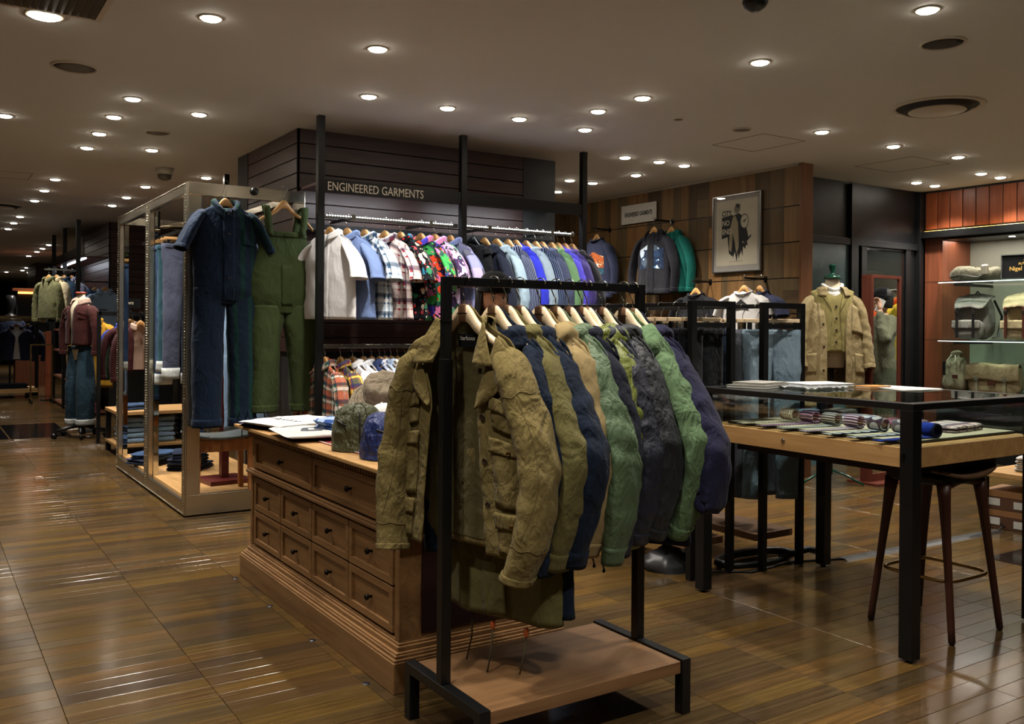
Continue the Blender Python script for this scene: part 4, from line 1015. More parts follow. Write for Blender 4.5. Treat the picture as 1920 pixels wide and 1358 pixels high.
tg = MB().tube([(-.09 + .014 * math.cos(a * PI / 8), .06 + .002, -.105 + .02 * math.sin(a * PI / 8)) for a in range(17)], .004, 6, cap=False).build('orange_toggle', m_plain('orange_plastic', (196, 96, 44), .35), t3, True)
cordm = m_fabric('drab_cord', (92, 86, 62), wrinkle=.1)
for i, (x, y, z, ln, ocol) in enumerate([(-.12, .03, -1.1, .16, 1), (.02, .04, -1.1, .2, 1), (.13, .02, -1.1, .17, 0)]):
    MB().tube([(x, y, z), (x + .005, y, z - ln * .5), (x + .02, y + .01, z - ln)], .003, 6).build('drawcord', cordm, t3, True)
    if ocol: MB().lathe([(.006, 0), (.009, .008), (.009, .022), (.006, .03)], 10, (x, y, z - .03)).build('cord_lock', m_plain('orange_plastic', (196, 96, 44), .35), t3, True)
for x, ln in ((-.24, .07), (-.2, .06), (-.12, .075), (-.06, .09)):
    MB().tube([(x, .03, -.84), (x + .01, .032, -.84 - ln * .6), (x + .004, .03, -.84 - ln)], .003, 6).build('drawcord', black, t6, True)
    MB().lathe([(.003, 0), (.006, .006), (.003, .014)], 8, (x + .004, .03, -.84 - ln - .012)).build('cord_end', black, t6, True)
# ================================================================ SHELVING BAY GARMENTS
AP2 = 2.222 - .078
UX = [(2.60, 'white'), (2.74, 'chambray'), (2.885, 'bplaid'), (3.055, 'rplaid'), (3.19, 'bfloral'), (3.37, 'mfloral'), (3.495, 'lfloral'), (3.64, 'patch'),
      (3.85, 'apron'), (3.965, 'navybadge'), (4.085, 'lightdenim'), (4.20, 'nstripe'), (4.28, 'royal'), (4.385, 'pale'), (4.485, 'nstripe2'), (4.555, 'slate'), (4.655, 'green'), (4.725, 'violet'), (4.80, 'purple'), (4.88, 'dark')]
SH = dict(
 white=(m_fabric('shirt_white', (222, 222, 224), wrinkle=.3), 'white short sleeved shirt at the left end of the lit upper rail', 's'),
 chambray=(m_fabric('shirt_chambray', (104, 124, 168), wrinkle=.35), 'blue chambray shirt with pale sleeve beside the white shirt on the upper rail', 's'),
 bplaid=(m_fabric('shirt_bplaid', (58, 92, 128), (196, 210, 222), 'plaid', p=dict(period=.13, c3=(226, 232, 236), c4=(24, 44, 66))), 'blue and white plaid short sleeved shirt on the upper rail', 's'),
 rplaid=(m_fabric('shirt_rplaid', (150, 52, 54), (214, 206, 204), 'plaid', p=dict(period=.14, c3=(232, 228, 226), c4=(40, 36, 66))), 'red white and navy plaid short sleeved shirt on the upper rail', 's'),
 bfloral=(m_fabric('shirt_bfloral', (14, 15, 20), None, 'floral', p=dict(cols=[(196, 40, 44), (40, 116, 150), (200, 190, 170), (180, 60, 70), (44, 120, 84)], scale=15, dens=.55)), 'black shirt with red and blue flowers on the upper rail', 's'),
 mfloral=(m_fabric('shirt_mfloral', (36, 78, 70), None, 'floral', p=dict(cols=[(222, 74, 40), (70, 60, 180), (60, 160, 80), (214, 120, 170), (30, 26, 40)], scale=13, dens=.95, r=.55, dens2=.6)), 'bright multicoloured floral shirt on the upper rail', 's'),
 lfloral=(m_fabric('shirt_lfloral', (186, 160, 206), None, 'floral', p=dict(cols=[(220, 180, 220), (120, 190, 150), (60, 44, 80), (214, 140, 190), (40, 60, 50)], scale=12, dens=.9, r=.5, dens2=.5)), 'lilac pastel floral shirt on the upper rail', 's'),
 patch=(m_fabric('shirt_patch', (120, 120, 170), None, 'patch', p=dict(cols=[(120, 124, 176), (64, 66, 104), (150, 140, 180), (86, 100, 150), (46, 50, 74)], size=.11)), 'blue and purple patchwork shirt left of the middle post', 's'),
 apron=(m_fabric('vest_black', (16, 18, 22), wrinkle=.5), 'black vest on a black hanger right of the middle post', 'v'),
 navybadge=(m_fabric('jacket_badge', (22, 28, 44), wrinkle=.5), 'dark navy jacket with small badges on the upper rail', 'l'),
 lightdenim=(m_fabric('jacket_lightdenim', (118, 140, 158), (140, 160, 174), 'denim'), 'pale blue denim jacket on the upper rail', 'l'),
 nstripe=(m_fabric('coat_nstripe', (26, 34, 62), (150, 160, 190), 'stripes', p=dict(period=.016, width=.2)), 'navy pinstriped jacket beside the pale denim one', 'l'),
 royal=(m_fabric('coat_royal', (40, 48, 176), wrinkle=.4), 'royal blue jacket on the upper rail', 'l'),
 pale=(m_fabric('coat_pale', (128, 146, 162), wrinkle=.4), 'pale grey blue jacket between royal blue and pinstripe', 'l'),
 nstripe2=(m_fabric('coat_nstripe2', (24, 34, 60), (120, 136, 170), 'stripes', p=dict(period=.02, width=.18)), 'second navy pinstriped jacket on the upper rail', 'l'),
 slate=(m_fabric('coat_slate', (58, 66, 92), wrinkle=.4), 'slate blue jacket left of the green jacket on the upper rail', 'l'),
 green=(m_fabric('coat_leaf', (92, 128, 92), wrinkle=.4), 'leaf green jacket on the upper rail', 'l'),
 violet=(m_fabric('coat_violet', (76, 70, 188), wrinkle=.45), 'blue violet jacket right of the leaf green one', 'l'),
 purple=(m_fabric('coat_purple', (60, 52, 110), wrinkle=.45), 'deep purple jacket near the right end of the upper rail', 'l'),
 dark=(m_fabric('coat_dark', (28, 28, 36), wrinkle=.4), 'dark charcoal jacket at the right end of the upper rail', 'l'))
for i, (x, k) in enumerate(UX):
    mat, lab, kd = SH[k]; rz = math.radians(90 + (i * 53 % 7) + (27 if kd == 's' else 20))
    hanger((x, RY, AP2), rz, 'slim wooden hanger holding the ' + lab.split(' on the')[0].split(' at the')[0].split(' left of')[0].split(' right of')[0].split(' beside')[0].split(' near')[0].split(' between')[0], 'hangers on the lit upper rail', 'black' if k == 'apron' else 'tan', .078, .165)
    if kd == 's':
        jacket('shirt', lab, 'shirt', (x, RY, AP2), rz, mat, 'shirts on the lit upper rail', hw=.22, L=.72, bt=.032, bb=.045, hemw=.255, fold=.012, crease=.004, seed=20 + i, nu=40, nv=30, nsl=22, nsr=14,
               sl=[(.14, 0, -.12), (.21, 0, -.19), (.27, .005, -.29), (.29, .01, -.39)], sr=[(-.14, 0, -.12), (-.21, .005, -.19), (-.27, .01, -.29), (-.30, .015, -.40)], rs=(.045, .075, .084, .09), sflat=.36, diag=.001, collar=dict(stand=.03, fall=.05, spread=.03, phi0=.4, nu=28, nv=8), placket=True, cuffs=.93, nw=.07, slope=.13)
    elif kd == 'v':
        jacket('vest', lab, 'vest', (x, RY, AP2), rz, mat, None, hw=.17, L=.62, bt=.03, bb=.04, hemw=.23, seed=20 + i, nu=40, nv=26, rs=(.05, .05), nsr=6, sl=[(.14, 0, -.1), (.16, 0, -.16)], sr=[(-.14, 0, -.1), (-.16, 0, -.16)], cuffs=False, nw=.1, slope=.13)
    else:
        jacket('jacket', lab, 'jacket', (x, RY, AP2), rz, mat, 'jackets on the lit upper rail', hw=.225, L=.70, bt=.028, bb=.036, hemw=.24, fold=.008, crease=.004, seed=20 + i, nu=40, nv=30, nsl=20, nsr=30,
               sl=[(.15, 0, -.14), (.215, 0, -.24), (.265, .01, -.46), (.27, .03, -.64), (.25, .04, -.76)], sr=[(-.15, 0, -.14), (-.215, .0, -.24), (-.285, .01, -.46), (-.285, .03, -.64), (-.25, .04, -.76)], rs=(.045, .066, .068, .06, .052), sflat=.6, diag=.002, collar=dict(stand=.014, fall=.065, spread=.045, phi0=.8, nu=28, nv=8) if i % 3 else None,
               hood=None if i % 3 else dict(stand=.016, fall=.08, spread=.065, phi0=.9, nu=30, nv=12), nw=.09, slope=.14)
# badges on the navy jacket: small round pins
LXs = [(2.50, 'mplaid'), (2.62, 'gplaid'), (2.715, 'w1'), (2.80, 'w2'), (2.87, 'navy'), (2.935, 'pw'), (2.98, 'pb'), (3.03, 'spot'), (3.085, 'brown'), (3.15, 'oliv')]
SL = dict(
 mplaid=(m_fabric('low_mplaid', (46, 96, 74), (186, 96, 70), 'plaid', p=dict(period=.1, c3=(210, 200, 190), c4=(26, 40, 60))), 'green and orange madras plaid shirt at the left end of the lower rail'),
 gplaid=(m_fabric('low_gplaid', (170, 60, 48), (40, 84, 66), 'plaid', p=dict(period=.11, c3=(226, 206, 90), c4=(28, 44, 90))), 'red green and yellow plaid shirt on the lower rail'),
 w1=(m_fabric('low_white', (214, 216, 222), wrinkle=.4), 'white shirt next to the plaid shirt on the lower rail'),
 w2=(m_fabric('low_white2', (206, 210, 218), wrinkle=.4), 'second white shirt on the lower rail'),
 navy=(m_fabric('low_navy', (40, 54, 92), wrinkle=.4), 'navy shirt right of the white shirts on the lower rail'),
 pw=(m_fabric('low_printw', (204, 208, 214), (90, 120, 170), 'dots', p=dict(scale=40, rand=.8, r=.3)), 'white shirt with small blue print on the lower rail'),
 pb=(m_fabric('low_paleblue', (156, 176, 206), wrinkle=.3), 'pale blue shirt on the lower rail'),
 spot=(m_fabric('low_spot', (206, 200, 190), (50, 40, 36), 'dots', p=dict(scale=45, rand=.9, r=.35)), 'cream shirt with dark speckles on the lower rail'),
 brown=(m_fabric('low_brown', (66, 54, 50), wrinkle=.3), 'dark brown shirt on the lower rail'),
 oliv=(m_fabric('low_olive', (112, 98, 68), wrinkle=.3), 'olive tan shirt at the right end of the lower rail'))
for i, (x, k) in enumerate(LXs):
    mat, lab = SL[k]; rz = math.radians(90 + (i * 31 % 7) + 8)
    hanger((x * 1.028, 6.5, 1.24 - .078), rz, 'wooden hanger on the lower rail holding the ' + lab.split(' on the')[0].split(' at the')[0].split(' next to')[0].split(' right of')[0], 'hangers on the lower rail', 'tan', .078, .165)
    jacket('shirt', lab, 'shirt', (x * 1.028, 6.5, 1.24 - .078), rz, mat, 'shirts on the lower rail', hw=.21, L=.70, bt=.026, bb=.036, hemw=.235, fold=.01, crease=.004, seed=60 + i, nu=36, nv=24, nsl=18, nsr=24,
           sl=[(.15, 0, -.11), (.23, 0, -.22), (.26, .01, -.45), (.25, .03, -.66)], sr=[(-.15, 0, -.11), (-.225, 0, -.22), (-.27, .01, -.45), (-.25, .03, -.66)], rs=(.05, .062, .055, .048), sflat=.5, collar=dict(stand=.03, fall=.05, spread=.025, phi0=.4, nu=24, nv=8), nw=.07, slope=.13, placket=True)
# ================================================================ DISPLAY FRAME CONTENTS
indigo = m_fabric('indigo_linen', (19, 33, 50), (18, 50, 48), 'stripes', p=dict(period=.09, width=.35), wrinkle=.5)
indigo_pl = m_fabric('indigo_plain', (18, 32, 52), wrinkle=.6, wscale=9)
otwill = m_fabric('green_twill', (58, 70, 40), wrinkle=.55, wscale=7)
JY = 6.735
hanger((1.885, JY, 2.325), math.radians(6), 'tan wooden hanger holding the indigo jumpsuit on the metal frame', None, 'tan', .105, .18)
t = thing('jumpsuit', 'indigo short sleeved jumpsuit with one striped side hanging on the metal frame', 'jumpsuit', (1.885, JY - .012, 2.325), PI + .06)
T = Torso(.235, .80, .045, .06, .232, (0, 0, 0), .004, .005, 91, .07, .1, 5, .0, .13)
def BT(u, v_, off=0):
    q = T.P(u, v_, off); k = sstep((v_ - .84) / .16); return Vector((q.x * (1 - .02 * k), q.y * (1 - .36 * k), q.z))
surf(BT, 0, 2 * PI, 0, 1, 60, 40, closed=True, su=.2, sv=.78).build('bodice', indigo_pl, t, True, solid=.003, fix=False)
surf(lambda u, v_: BT(u, v_, .003), -1.2, .05, .04, .98, 24, 40, su=.2, sv=.78).build('striped_panel', indigo, t, True, solid=.002, fix=False)
for sd in (-1, 1):
    S_ = Sleeve(sd, [(sd * .165, 0, -.10), (sd * .235, 0, -.2), (sd * .285, .0, -.3), (sd * .325, 0, -.39)], (.07, .095, .1, .1), 91 + sd, .005, .4, .002)
    so = surf(lambda u, v_: S_.P(u, v_), 0, 2 * PI, 0, 1, 26, 18, closed=True, su=.1, sv=.3).build('sleeve', indigo if sd < 0 else indigo_pl, t, True, solid=.003, fix=False)
    surf(lambda u, v_: S_.P(u, v_, .003), 0, 2 * PI, .9, 1, 26, 4, closed=True, su=.1, sv=.3).build('sleeve_hem', indigo_pl, so, True, solid=.003, fix=False)
    def leg(an, v_):
        z = -.66 - 1.01 * v_; k = sstep(v_ * 3.2); cx = sd * lerp(.115, .118 + .012 * v_, k); rx = lerp(.122, lerp(.112, .098, v_), k) * (.93 + .07 * sstep(v_ / .25)); ry = lerp(.056, .07, sstep(v_ * 2))
        x = cx + rx * sgnpow(math.cos(an), .85); y = ry * sgnpow(math.sin(an), .8); q = Vector((x * 7 + sd * 3, y * 7, z * 3)); d = (.009 * (ridge(q) - .55) + .018 * nz(q * .6)) * sstep(v_ * 4)
        return Vector((x + math.cos(an) * d, y + math.sin(an) * d, z))
    lo_ = surf(leg, 0, 2 * PI, 0, 1, 30, 44, closed=True, su=.1, sv=.93).build('trouser_leg', indigo if sd < 0 else indigo_pl, t, True, solid=.003, fix=False)
    surf(lambda u, v_: leg(u, v_) + Vector((math.cos(u), math.sin(u), 0)) * .005, 0, 2 * PI, .94, 1, 30, 4, closed=True, su=.1, sv=.9).build('turned_cuff', indigo_pl, lo_, True, solid=.004, fix=False)
collar_surf(.07, .05, -.045, -.13, .035, .07, .035, .35, 9).build('collar', indigo, t, True, solid=.0035, fix=False)
surf(lambda u, v_: T.P(u, v_, .006), -1.0, -.35, .26, .42, 10, 10, su=.2, sv=.78).build('chest_pocket', indigo, t, True, solid=.004, fix=False)
surf(lambda u, v_: BT(u, v_, .005), -.12, .12, .1, .97, 6, 40, su=.2, sv=.78).build('placket', indigo_pl, t, True, solid=.003, fix=False)
for k in range(4): button(t, T.P(0, .16 + k * .2, .009), (0, 1, 0), .008)
MB().box((0, 0, 0), (.05, .0015, .022)).build('neck_label', m_plain('tag_white', (226, 222, 210), .6), t, loc=(0, -.045, -.075))
for k, dx in enumerate((-.07, -.13)):
    MB().tube([(dx, .075, -1.62), (dx - .01, .11, -1.55), (dx - .02, .12, -1.62), (dx - .02, .115, -1.74)], .004, 6).build('ankle_tie', indigo_pl, t, True)
hanger((2.325, JY, 2.345), math.radians(3), 'wide tan wooden hanger holding the green overalls', None, 'tan', .085, .235)
t = thing('overalls', 'olive green overalls with bib and drawstring ankles hanging beside the jumpsuit', 'overalls', (2.325, JY - .012, 2.345), PI + .03)
def ov(th, v_, off=0):
    # bib narrow at the top widening to hips
    z = -.24 - .62 * v_; a = lerp(.165, .30, sstep(v_ * 1.15)) if v_ < .6 else lerp(.30, .245, (v_ - .6) / .4)
    if v_ < .6: a = lerp(.165, .285, sstep(v_ / .6))
    b = lerp(.03, .075, sstep(v_ * 1.6)) * (1 - .3 * sstep((v_ - .75) / .25)); a *= 1 - .035 * sstep((v_ - .75) / .25); sn, c = math.sin(th), math.cos(th); x = a * sgnpow(sn, .85); y = b * sgnpow(c, .85)
    q = Vector((x * 7 + 44, y * 7, z * 4)); d = .010 * (ridge(q) - .55) + .020 * nz(q * .5) * min(1, v_ * 3) + off
    return Vector((x + sn * d, y + c * d, z))
surf(ov, 0, 2 * PI, 0, 1, 60, 40, closed=True, su=.25, sv=.62).build('bib_body', otwill, t, True, solid=.003, fix=False)
surf(lambda u, v_: ov(u, v_, .004), -1.5, 1.5, .0, .07, 30, 4, su=.2, sv=.6).build('bib_band', otwill, t, True, solid=.004, fix=False)
surf(lambda u, v_: ov(u, v_, .006), -1.35, -.5, .5, .9, 14, 14, su=.2, sv=.6).build('side_pocket', otwill, t, True, solid=.004, fix=False)
surf(lambda u, v_: ov(u, v_, .005), -.12, .12, .42, .9, 6, 20, su=.2, sv=.6).build('fly', otwill, t, True, solid=.003, fix=False)
for sd in (-1, 1):
    m = MB(); pts = [(sd * .125, .035, -.27), (sd * .14, .045, -.16), (sd * .15, .03, -.065), (sd * .15, 0, -.05), (sd * .13, -.03, -.1), (sd * .1, -.035, -.25)]
    cp = [catmull([Vector(p) for p in pts], q / 24) for q in range(25)]
    m.grid([[(p.x - .028, p.y, p.z - .004 * sd), (p.x, p.y + .002, p.z), (p.x + .028, p.y, p.z + .004 * sd)] for p in cp]); m.build('shoulder_strap', otwill, t, True, solid=.004)
    def leg2(an, v_):
        z = -.80 - .80 * v_; k = sstep(v_ * 2.6); cx = sd * lerp(.12, .135 + .02 * v_, k); rx = lerp(.128, lerp(.125, .105, v_), k) * (.93 + .07 * sstep(v_ / .25)); ry = lerp(.062, .08, sstep(v_ * 2))
        if v_ > .9: rx *= 1 - (v_ - .9) * 1.2
        x = cx + rx * sgnpow(math.cos(an), .85); y = ry * sgnpow(math.sin(an), .8); q = Vector((x * 7 + sd * 5 + 3, y * 7, z * 3.4)); d = (.010 * (ridge(q) - .55) + .022 * nz(q * .6)) * sstep(v_ * 4)
        return Vector((x + math.cos(an) * d, y + math.sin(an) * d, z))
    lo_ = surf(leg2, 0, 2 * PI, 0, 1, 30, 40, closed=True, su=.1, sv=.8).build('trouser_leg', otwill, t, True, solid=.003, fix=False)
    surf(lambda u, v_: leg2(u, v_) + Vector((math.cos(u), math.sin(u), 0)) * .005, 0, 2 * PI, .93, 1, 30, 5, closed=True, su=.1, sv=.9).build('ankle_band', otwill, lo_, True, solid=.004, fix=False)
    MB().tube([(sd * .15 + .02, .085, -1.56), (sd * .15 + .03, .1, -1.60), (sd * .15 + .02, .09, -1.69)], .004, 6).build('drawcord', black, lo_, True)
# denim hung inside the frame
dm = m_fabric('denim_mid', (32, 50, 80), (62, 88, 124), 'denim', wrinkle=.5); dd = m_fabric('denim_dark', (28, 36, 56), (50, 62, 90), 'denim', wrinkle=.5); dl = m_fabric('denim_light', (104, 130, 160), (140, 164, 190), 'denim', wrinkle=.5); dg = m_fabric('denim_grey', (48, 52, 68), (70, 74, 92), 'denim', wrinkle=.4)
selv = m_fabric('selvedge_cuff', (176, 180, 178), wrinkle=.4); dteal = m_fabric('denim_teal', (28, 56, 68), (50, 84, 94), 'denim')
IBX = FX0 + .215; IBZ = FZ - .2475
def clip_hanger(loc, rotz, label, group, w=.17, mat=None, hz=.07):
    t = thing('clip_hanger', label, 'hanger', loc, rotz, group)
    MB().b2(-w, w, -.009, .009, -.022, 0).build('bar', mat or hang_wood, t, bevel=.003)
    hook_mesh(hz).build('hook', chrome, t, True)
    for x in (-w * .8, w * .8): MB().b2(x - .012, x + .012, -.012, .012, -.065, -.02).build('clip', chrome, t, bevel=.002)
    return t
for i, (y, x, m_, lab, L_) in enumerate([(8.02, 0, dm, 'mid blue jeans hanging in the middle of the mirrored frame', 1.16), (7.88, .04, dteal, 'teal washed jeans hanging in the mirrored frame', 1.05), (7.75, 0, dg, 'grey denim jeans hanging in the mirrored frame nearest the jumpsuit', 1.10), (7.3, .38, dl, 'pale blue denim trousers hanging behind the green overalls', 1.5), (7.42, .22, m_fabric('grey_tweed', (112, 106, 96), wrinkle=.3), 'grey tweed trousers hanging behind the jumpsuit', 1.45)]):
    zt = IBZ - .07
    clip_hanger((IBX + (x if i > 2 else 0), y, zt), .0, 'clip hanger inside the mirrored frame holding the ' + lab.split(' hanging')[0], 'hangers inside the mirrored frame', .17, hang_tan)
    pants('trousers', lab, (IBX + (x if i > 2 else 0), y, zt - .06), rotz=[.2, -.1, .15, 0, .1][i], mat=m_, w=.19, L=L_, b=.028, legw=.16, hemw=.13, seed=i + 3, cuff=.09 if i < 3 else None, cuffmat=selv, spread=.02)
jb = MB()
t = thing('overhead_rod', 'short black rod carrying trousers behind the overalls', 'rod', (IBX + .3, 7.25, IBZ)); MB().b2(-.22, .18, -.012, .012, -.012, .012).build('tube', black, t); MB().b2(-.22, -.2, -.01, .3, -.01, .01).build('bracket', black, t)
t = thing('cap', 'beige flat cap resting on the bar above the jeans', 'cap', (IBX, 7.86, IBZ + .012), .3)
MB().lathe([(.0005, .05), (.06, .048), (.105, .03), (.12, .008), (.115, 0)], 24).build('crown', m_fabric('cap_beige', (150, 136, 112), wrinkle=.3), t, True)
MB().lathe([(.06, .012), (.09, .01), (.11, .004), (.105, 0)], 16, (-.1, 0, 0), .8, 1).build('peak', m_fabric('cap_beige', (150, 136, 112), wrinkle=.3), t, True)
# stool inside
t = thing('wooden_stool', 'orange brown wooden stool with grey curved seat inside the metal frame', 'stool', (1.93, 7.0, .13))
wo = m_wood('orange_wood', (130, 78, 38), (176, 114, 62), 'Z', 1, .4)
rows = [[((u - .5) * .50, (v_ - .5) * .34, .43 + .05 * (2 * u - 1) ** 2 * .6 - .008) for u in [i / 20 for i in range(21)]] for v_ in [j / 6 for j in range(7)]]
MB().grid(rows).build('seat', m_plain('grey_laminate', (92, 98, 98), .3), t, True, solid=.018)
for sx in (-1, 1):
    for sy in (-1, 1): MB().bar((sx * .19, sy * .12, .42), (sx * .2, sy * .13, 0), .04, .036).build('leg', wo, t, bevel=.004)
MB().b2(-.19, .19, -.135, -.11, .32, .41).build('apron', wo, t, bevel=.004); MB().b2(-.19, .19, .11, .135, .32, .41).build('apron', wo, t, bevel=.004)
t = thing('trouser_stand', 'dark red wooden stand with square base beneath the stool', 'stand', (2.08, 7.42, .13), .1)
mr = m_wood('dark_red_wood', (60, 18, 18), (92, 34, 30), 'X', 1, .35)
MB().b2(-.17, .17, -.17, .17, 0, .035).build('base', mr, t, bevel=.003); MB().b2(-.03, .03, -.03, .03, .035, .9).build('post', mr, t, bevel=.003); MB().b2(-.15, .15, -.02, .02, .9, .95).build('crossbar', mr, t, bevel=.003)
for i, (x, y, k, m_) in enumerate([(1.80, 8.75, 0, dd), (1.83, 8.72, 1, dm), (2.02, 8.25, 0, dd), (2.0, 8.24, 1, dd), (2.02, 8.26, 2, dd)]):
    folded('folded_jeans', ['folded dark jeans at the bottom of the left pile in the metal frame', 'folded mid blue jeans on top of the left pile in the metal frame', 'folded dark jeans, lowest of the right pile in the metal frame', 'folded dark jeans in the middle of the right pile in the metal frame', 'folded dark jeans on top of the right pile in the metal frame'][i], 'jeans', (x, y, .13 + k * .055), .5 + .2 * i, m_, .36, .28, .055, i + 3, 'jeans folded inside the metal frame', 2, slump=.006)
# ================================================================ WALL DISPLAY ON THE OAK WALL
white_b = m_plain('white_board', (196, 192, 182), .5)
t = thing('wall_sign', 'white sign board with black lettering on the oak wall', 'sign', (6.925, 7.955, 2.71))
MB().b2(-.006, .006, -.30, .30, -.108, .108).build('board', white_b, t, bevel=.001)
MB().b2(.006, .03, -.2, -.18, -.02, .02).b2(.006, .03, .18, .2, -.02, .02).build('spacer', black, t)
tm = text_mesh('ENGINEERED GARMENTS', .062, .0006, True); bb = [v.co.x for v in tm.vertices]; 
put('lettering', tm, m_plain('print_black', (24, 24, 26), .6), t, loc=(-.0068, 0, -.005), rot=(PI / 2, 0, -PI / 2)).scale = (.47 / (max(bb) - min(bb)), 1.1, 1)
# framed poster
t = thing('framed_poster', 'silver framed black and cream poster reading CITY NO END on the oak wall', 'poster', (6.93, 6.462, 2.363))
hw_, hh = .325, .395; sil = m_plain('silver_frame', (150, 150, 148), .3, .9)
MB().b2(-.016, .01, -hw_, hw_, hh - .014, hh).b2(-.016, .01, -hw_, hw_, -hh, -hh + .014).b2(-.016, .01, -hw_, -hw_ + .014, -hh + .014, hh - .014).b2(-.016, .01, hw_ - .014, hw_, -hh + .014, hh - .014).build('frame', sil, t, bevel=.002)
MB().b2(-.003, .008, -hw_ + .014, hw_ - .014, -hh + .014, hh - .014).build('mat_board', m_plain('mat_grey', (150, 146, 140), .7), t)
MB().b2(-.0042, -.003, -.275, .275, -.325, .34).build('print_paper', m_plain('print_cream', (188, 180, 160), .7), t)
ink = m_plain('print_black', (24, 24, 26), .6); pap = m_plain('print_cream', (188, 180, 160), .7); greyp = m_plain('print_grey', (120, 112, 98), .7)
def flat(name, poly, m, x=-.0047):   # poly in (right, up) as seen from the front
    MB().prism([(a, b_) for a, b_ in poly], .0004, (x, 0, 0), (0, -1, 0), (0, 0, 1), (1, 0, 0)).build(name, m, t)
def ptext(s, size, px, pz, m, x=-.0052, sx=1.0):
    me = text_mesh(s, size, .0002, True, 'LEFT'); put('print_lettering', me, m, t, loc=(x, -px, pz), rot=(PI / 2, 0, -PI / 2)).scale = (sx, 1, 1)
flat('print_block', [(-.2, .17), (-.05, .19), (-.05, .12), (-.09, .05), (-.02, -.04), (-.06, -.02), (-.2, -.05)], ink)
ptext('CITY', .075, -.198, .205, ink, sx=.8); ptext('NO', .075, -.195, .108, pap, sx=.85); ptext('END', .075, -.195, .02, pap, sx=.85)
flat('print_coat', [(-.04, .18), (.03, .2), (.1, .15), (.15, -.02), (.16, -.08), (.08, -.09), (.06, -.2), (.03, -.24), (0, -.12), (-.03, -.2), (-.06, -.23), (-.1, -.2), (-.12, -.04), (-.1, .1)], ink, -.0049)
flat('print_coat_light', [(-.05, .16), (-.015, .18), (.02, .1), (.03, -.06), (.03, -.15), (.0, -.21), (-.02, -.1), (-.05, .0), (-.06, -.13), (-.07, -.19), (-.1, -.16), (-.09, .04)], m_plain('print_tan', (150, 138, 112), .7), -.0052)
flat('print_drips', [(-.11, -.13), (.13, -.1), (.12, -.17), (.09, -.14), (.08, -.24), (.06, -.16), (.035, -.26), (.02, -.2), (.005, -.29), (-.02, -.19), (-.045, -.25), (-.06, -.2), (-.08, -.21)], ink, -.0048)
flat('print_head', [(-.035, .25), (.0, .3), (.05, .285), (.05, .23), (.02, .2), (-.02, .2)], greyp, -.0052)
flat('print_head_top', [(-.02, .27), (.0, .3), (.05, .285), (.03, .25)], ink, -.0054)
ring_ = [(.105 + .055 * math.cos(a * PI / 12), .11 + .075 * math.sin(a * PI / 12)) for a in range(24)]
flat('print_clock_rim', ring_, ink, -.00475); flat('print_clock', [(.105 + (x - .105) * .88, .11 + (y - .11) * .88) for x, y in ring_], pap, -.0050)
flat('print_clock_hand', [(.1, .105), (.13, .14), (.134, .136), (.108, .104), (.08, .11), (.08, .116)], ink, -.0053)
flat('print_plane', [(.08, -.1), (.19, -.03), (.2, -.04), (.14, -.09), (.15, -.14), (.13, -.13), (.12, -.1)], ink, -.0050)
for k in range(9): flat('print_caption', [(-.09 + k * .02, -.29), (-.078 + k * .02, -.287 + .003 * (k % 3)), (-.078 + k * .02, -.283), (-.09 + k * .02, -.286)], ink)
MB().b2(-.013, -.0115, -hw_ + .014, hw_ - .014, -hh + .014, hh - .014).build('glazing', m_glass('picture_glass', (252, 252, 252)), t)
# pegs and wall garments
def peg(y, z, label, ln=.26):
    t = thing('wall_peg', label, 'peg', (6.95, y, z)); MB().b2(-ln, 0, -.012, .012, -.008, .012).build('arm', black, t, bevel=.002); MB().b2(-.006, .004, -.02, .02, -.03, .03).build('plate', black, t); return t
peg(8.5, 2.566, 'black wall peg holding the navy printed sweatshirt'); peg(7.42, 2.566, 'black wall peg holding the black hoodie'); peg(6.84, 1.881, 'black wall peg holding the black T-shirt'); peg(6.1, 1.881, 'black wall peg holding the white T-shirt', .3)
nav = m_fabric('sweat_navy', (44, 48, 70), wrinkle=.35); blk = m_fabric('hoodie_black', (30, 30, 36), wrinkle=.4); tealg = m_fabric('hoodie_teal', (20, 92, 84), wrinkle=.35); grw = m_fabric('tee_white', (184, 182, 180), wrinkle=.25); btee = m_fabric('tee_black', (22, 22, 26), wrinkle=.3)
LS = dict(rs=(.06, .075, .066, .058, .05), sflat=.55, diag=.002, nsl=20, nsr=28, nu=44, nv=32)
def lsl(fl_=.09, zc=-.72): return dict(sl=[(.16, 0, -.12), (.25, 0, -.24), (.24 + fl_, .01, -.46), (.23 + fl_, .02, zc)], sr=[(-.16, 0, -.12), (-.25, 0, -.24), (-.24 - fl_, .01, -.46), (-.23 - fl_, .02, zc)])
def wallg(name, label, cat, x, y, z, rz, mat, hgl, pr=None, **k):
    hanger((x, y, z - .075), math.radians(rz), hgl, None, 'tan', .075, .19)
    a = dict(hw=.23, L=.68, bt=.03, bb=.04, hemw=.25, fold=.012, crease=.004, cuffs=.94, hem=.08, nw=.085, slope=.14, seed=int(y * 10)); a.update(LS); a.update(lsl()); a.update(k)
    return jacket(name, label, cat, (x, y, z - .075), math.radians(rz), mat, None, **a)
sun = m_fabric('sunset_print', (176, 92, 48), None, 'floral', p=dict(cols=[(196, 104, 54), (226, 214, 196), (150, 84, 50), (214, 180, 130), (120, 60, 40)], scale=16, dens=.9, r=.5)); sea = m_fabric('sea_print', (40, 84, 96), None, 'floral', p=dict(cols=[(60, 120, 130), (150, 170, 180), (40, 70, 90)], scale=18, dens=.8, r=.45))
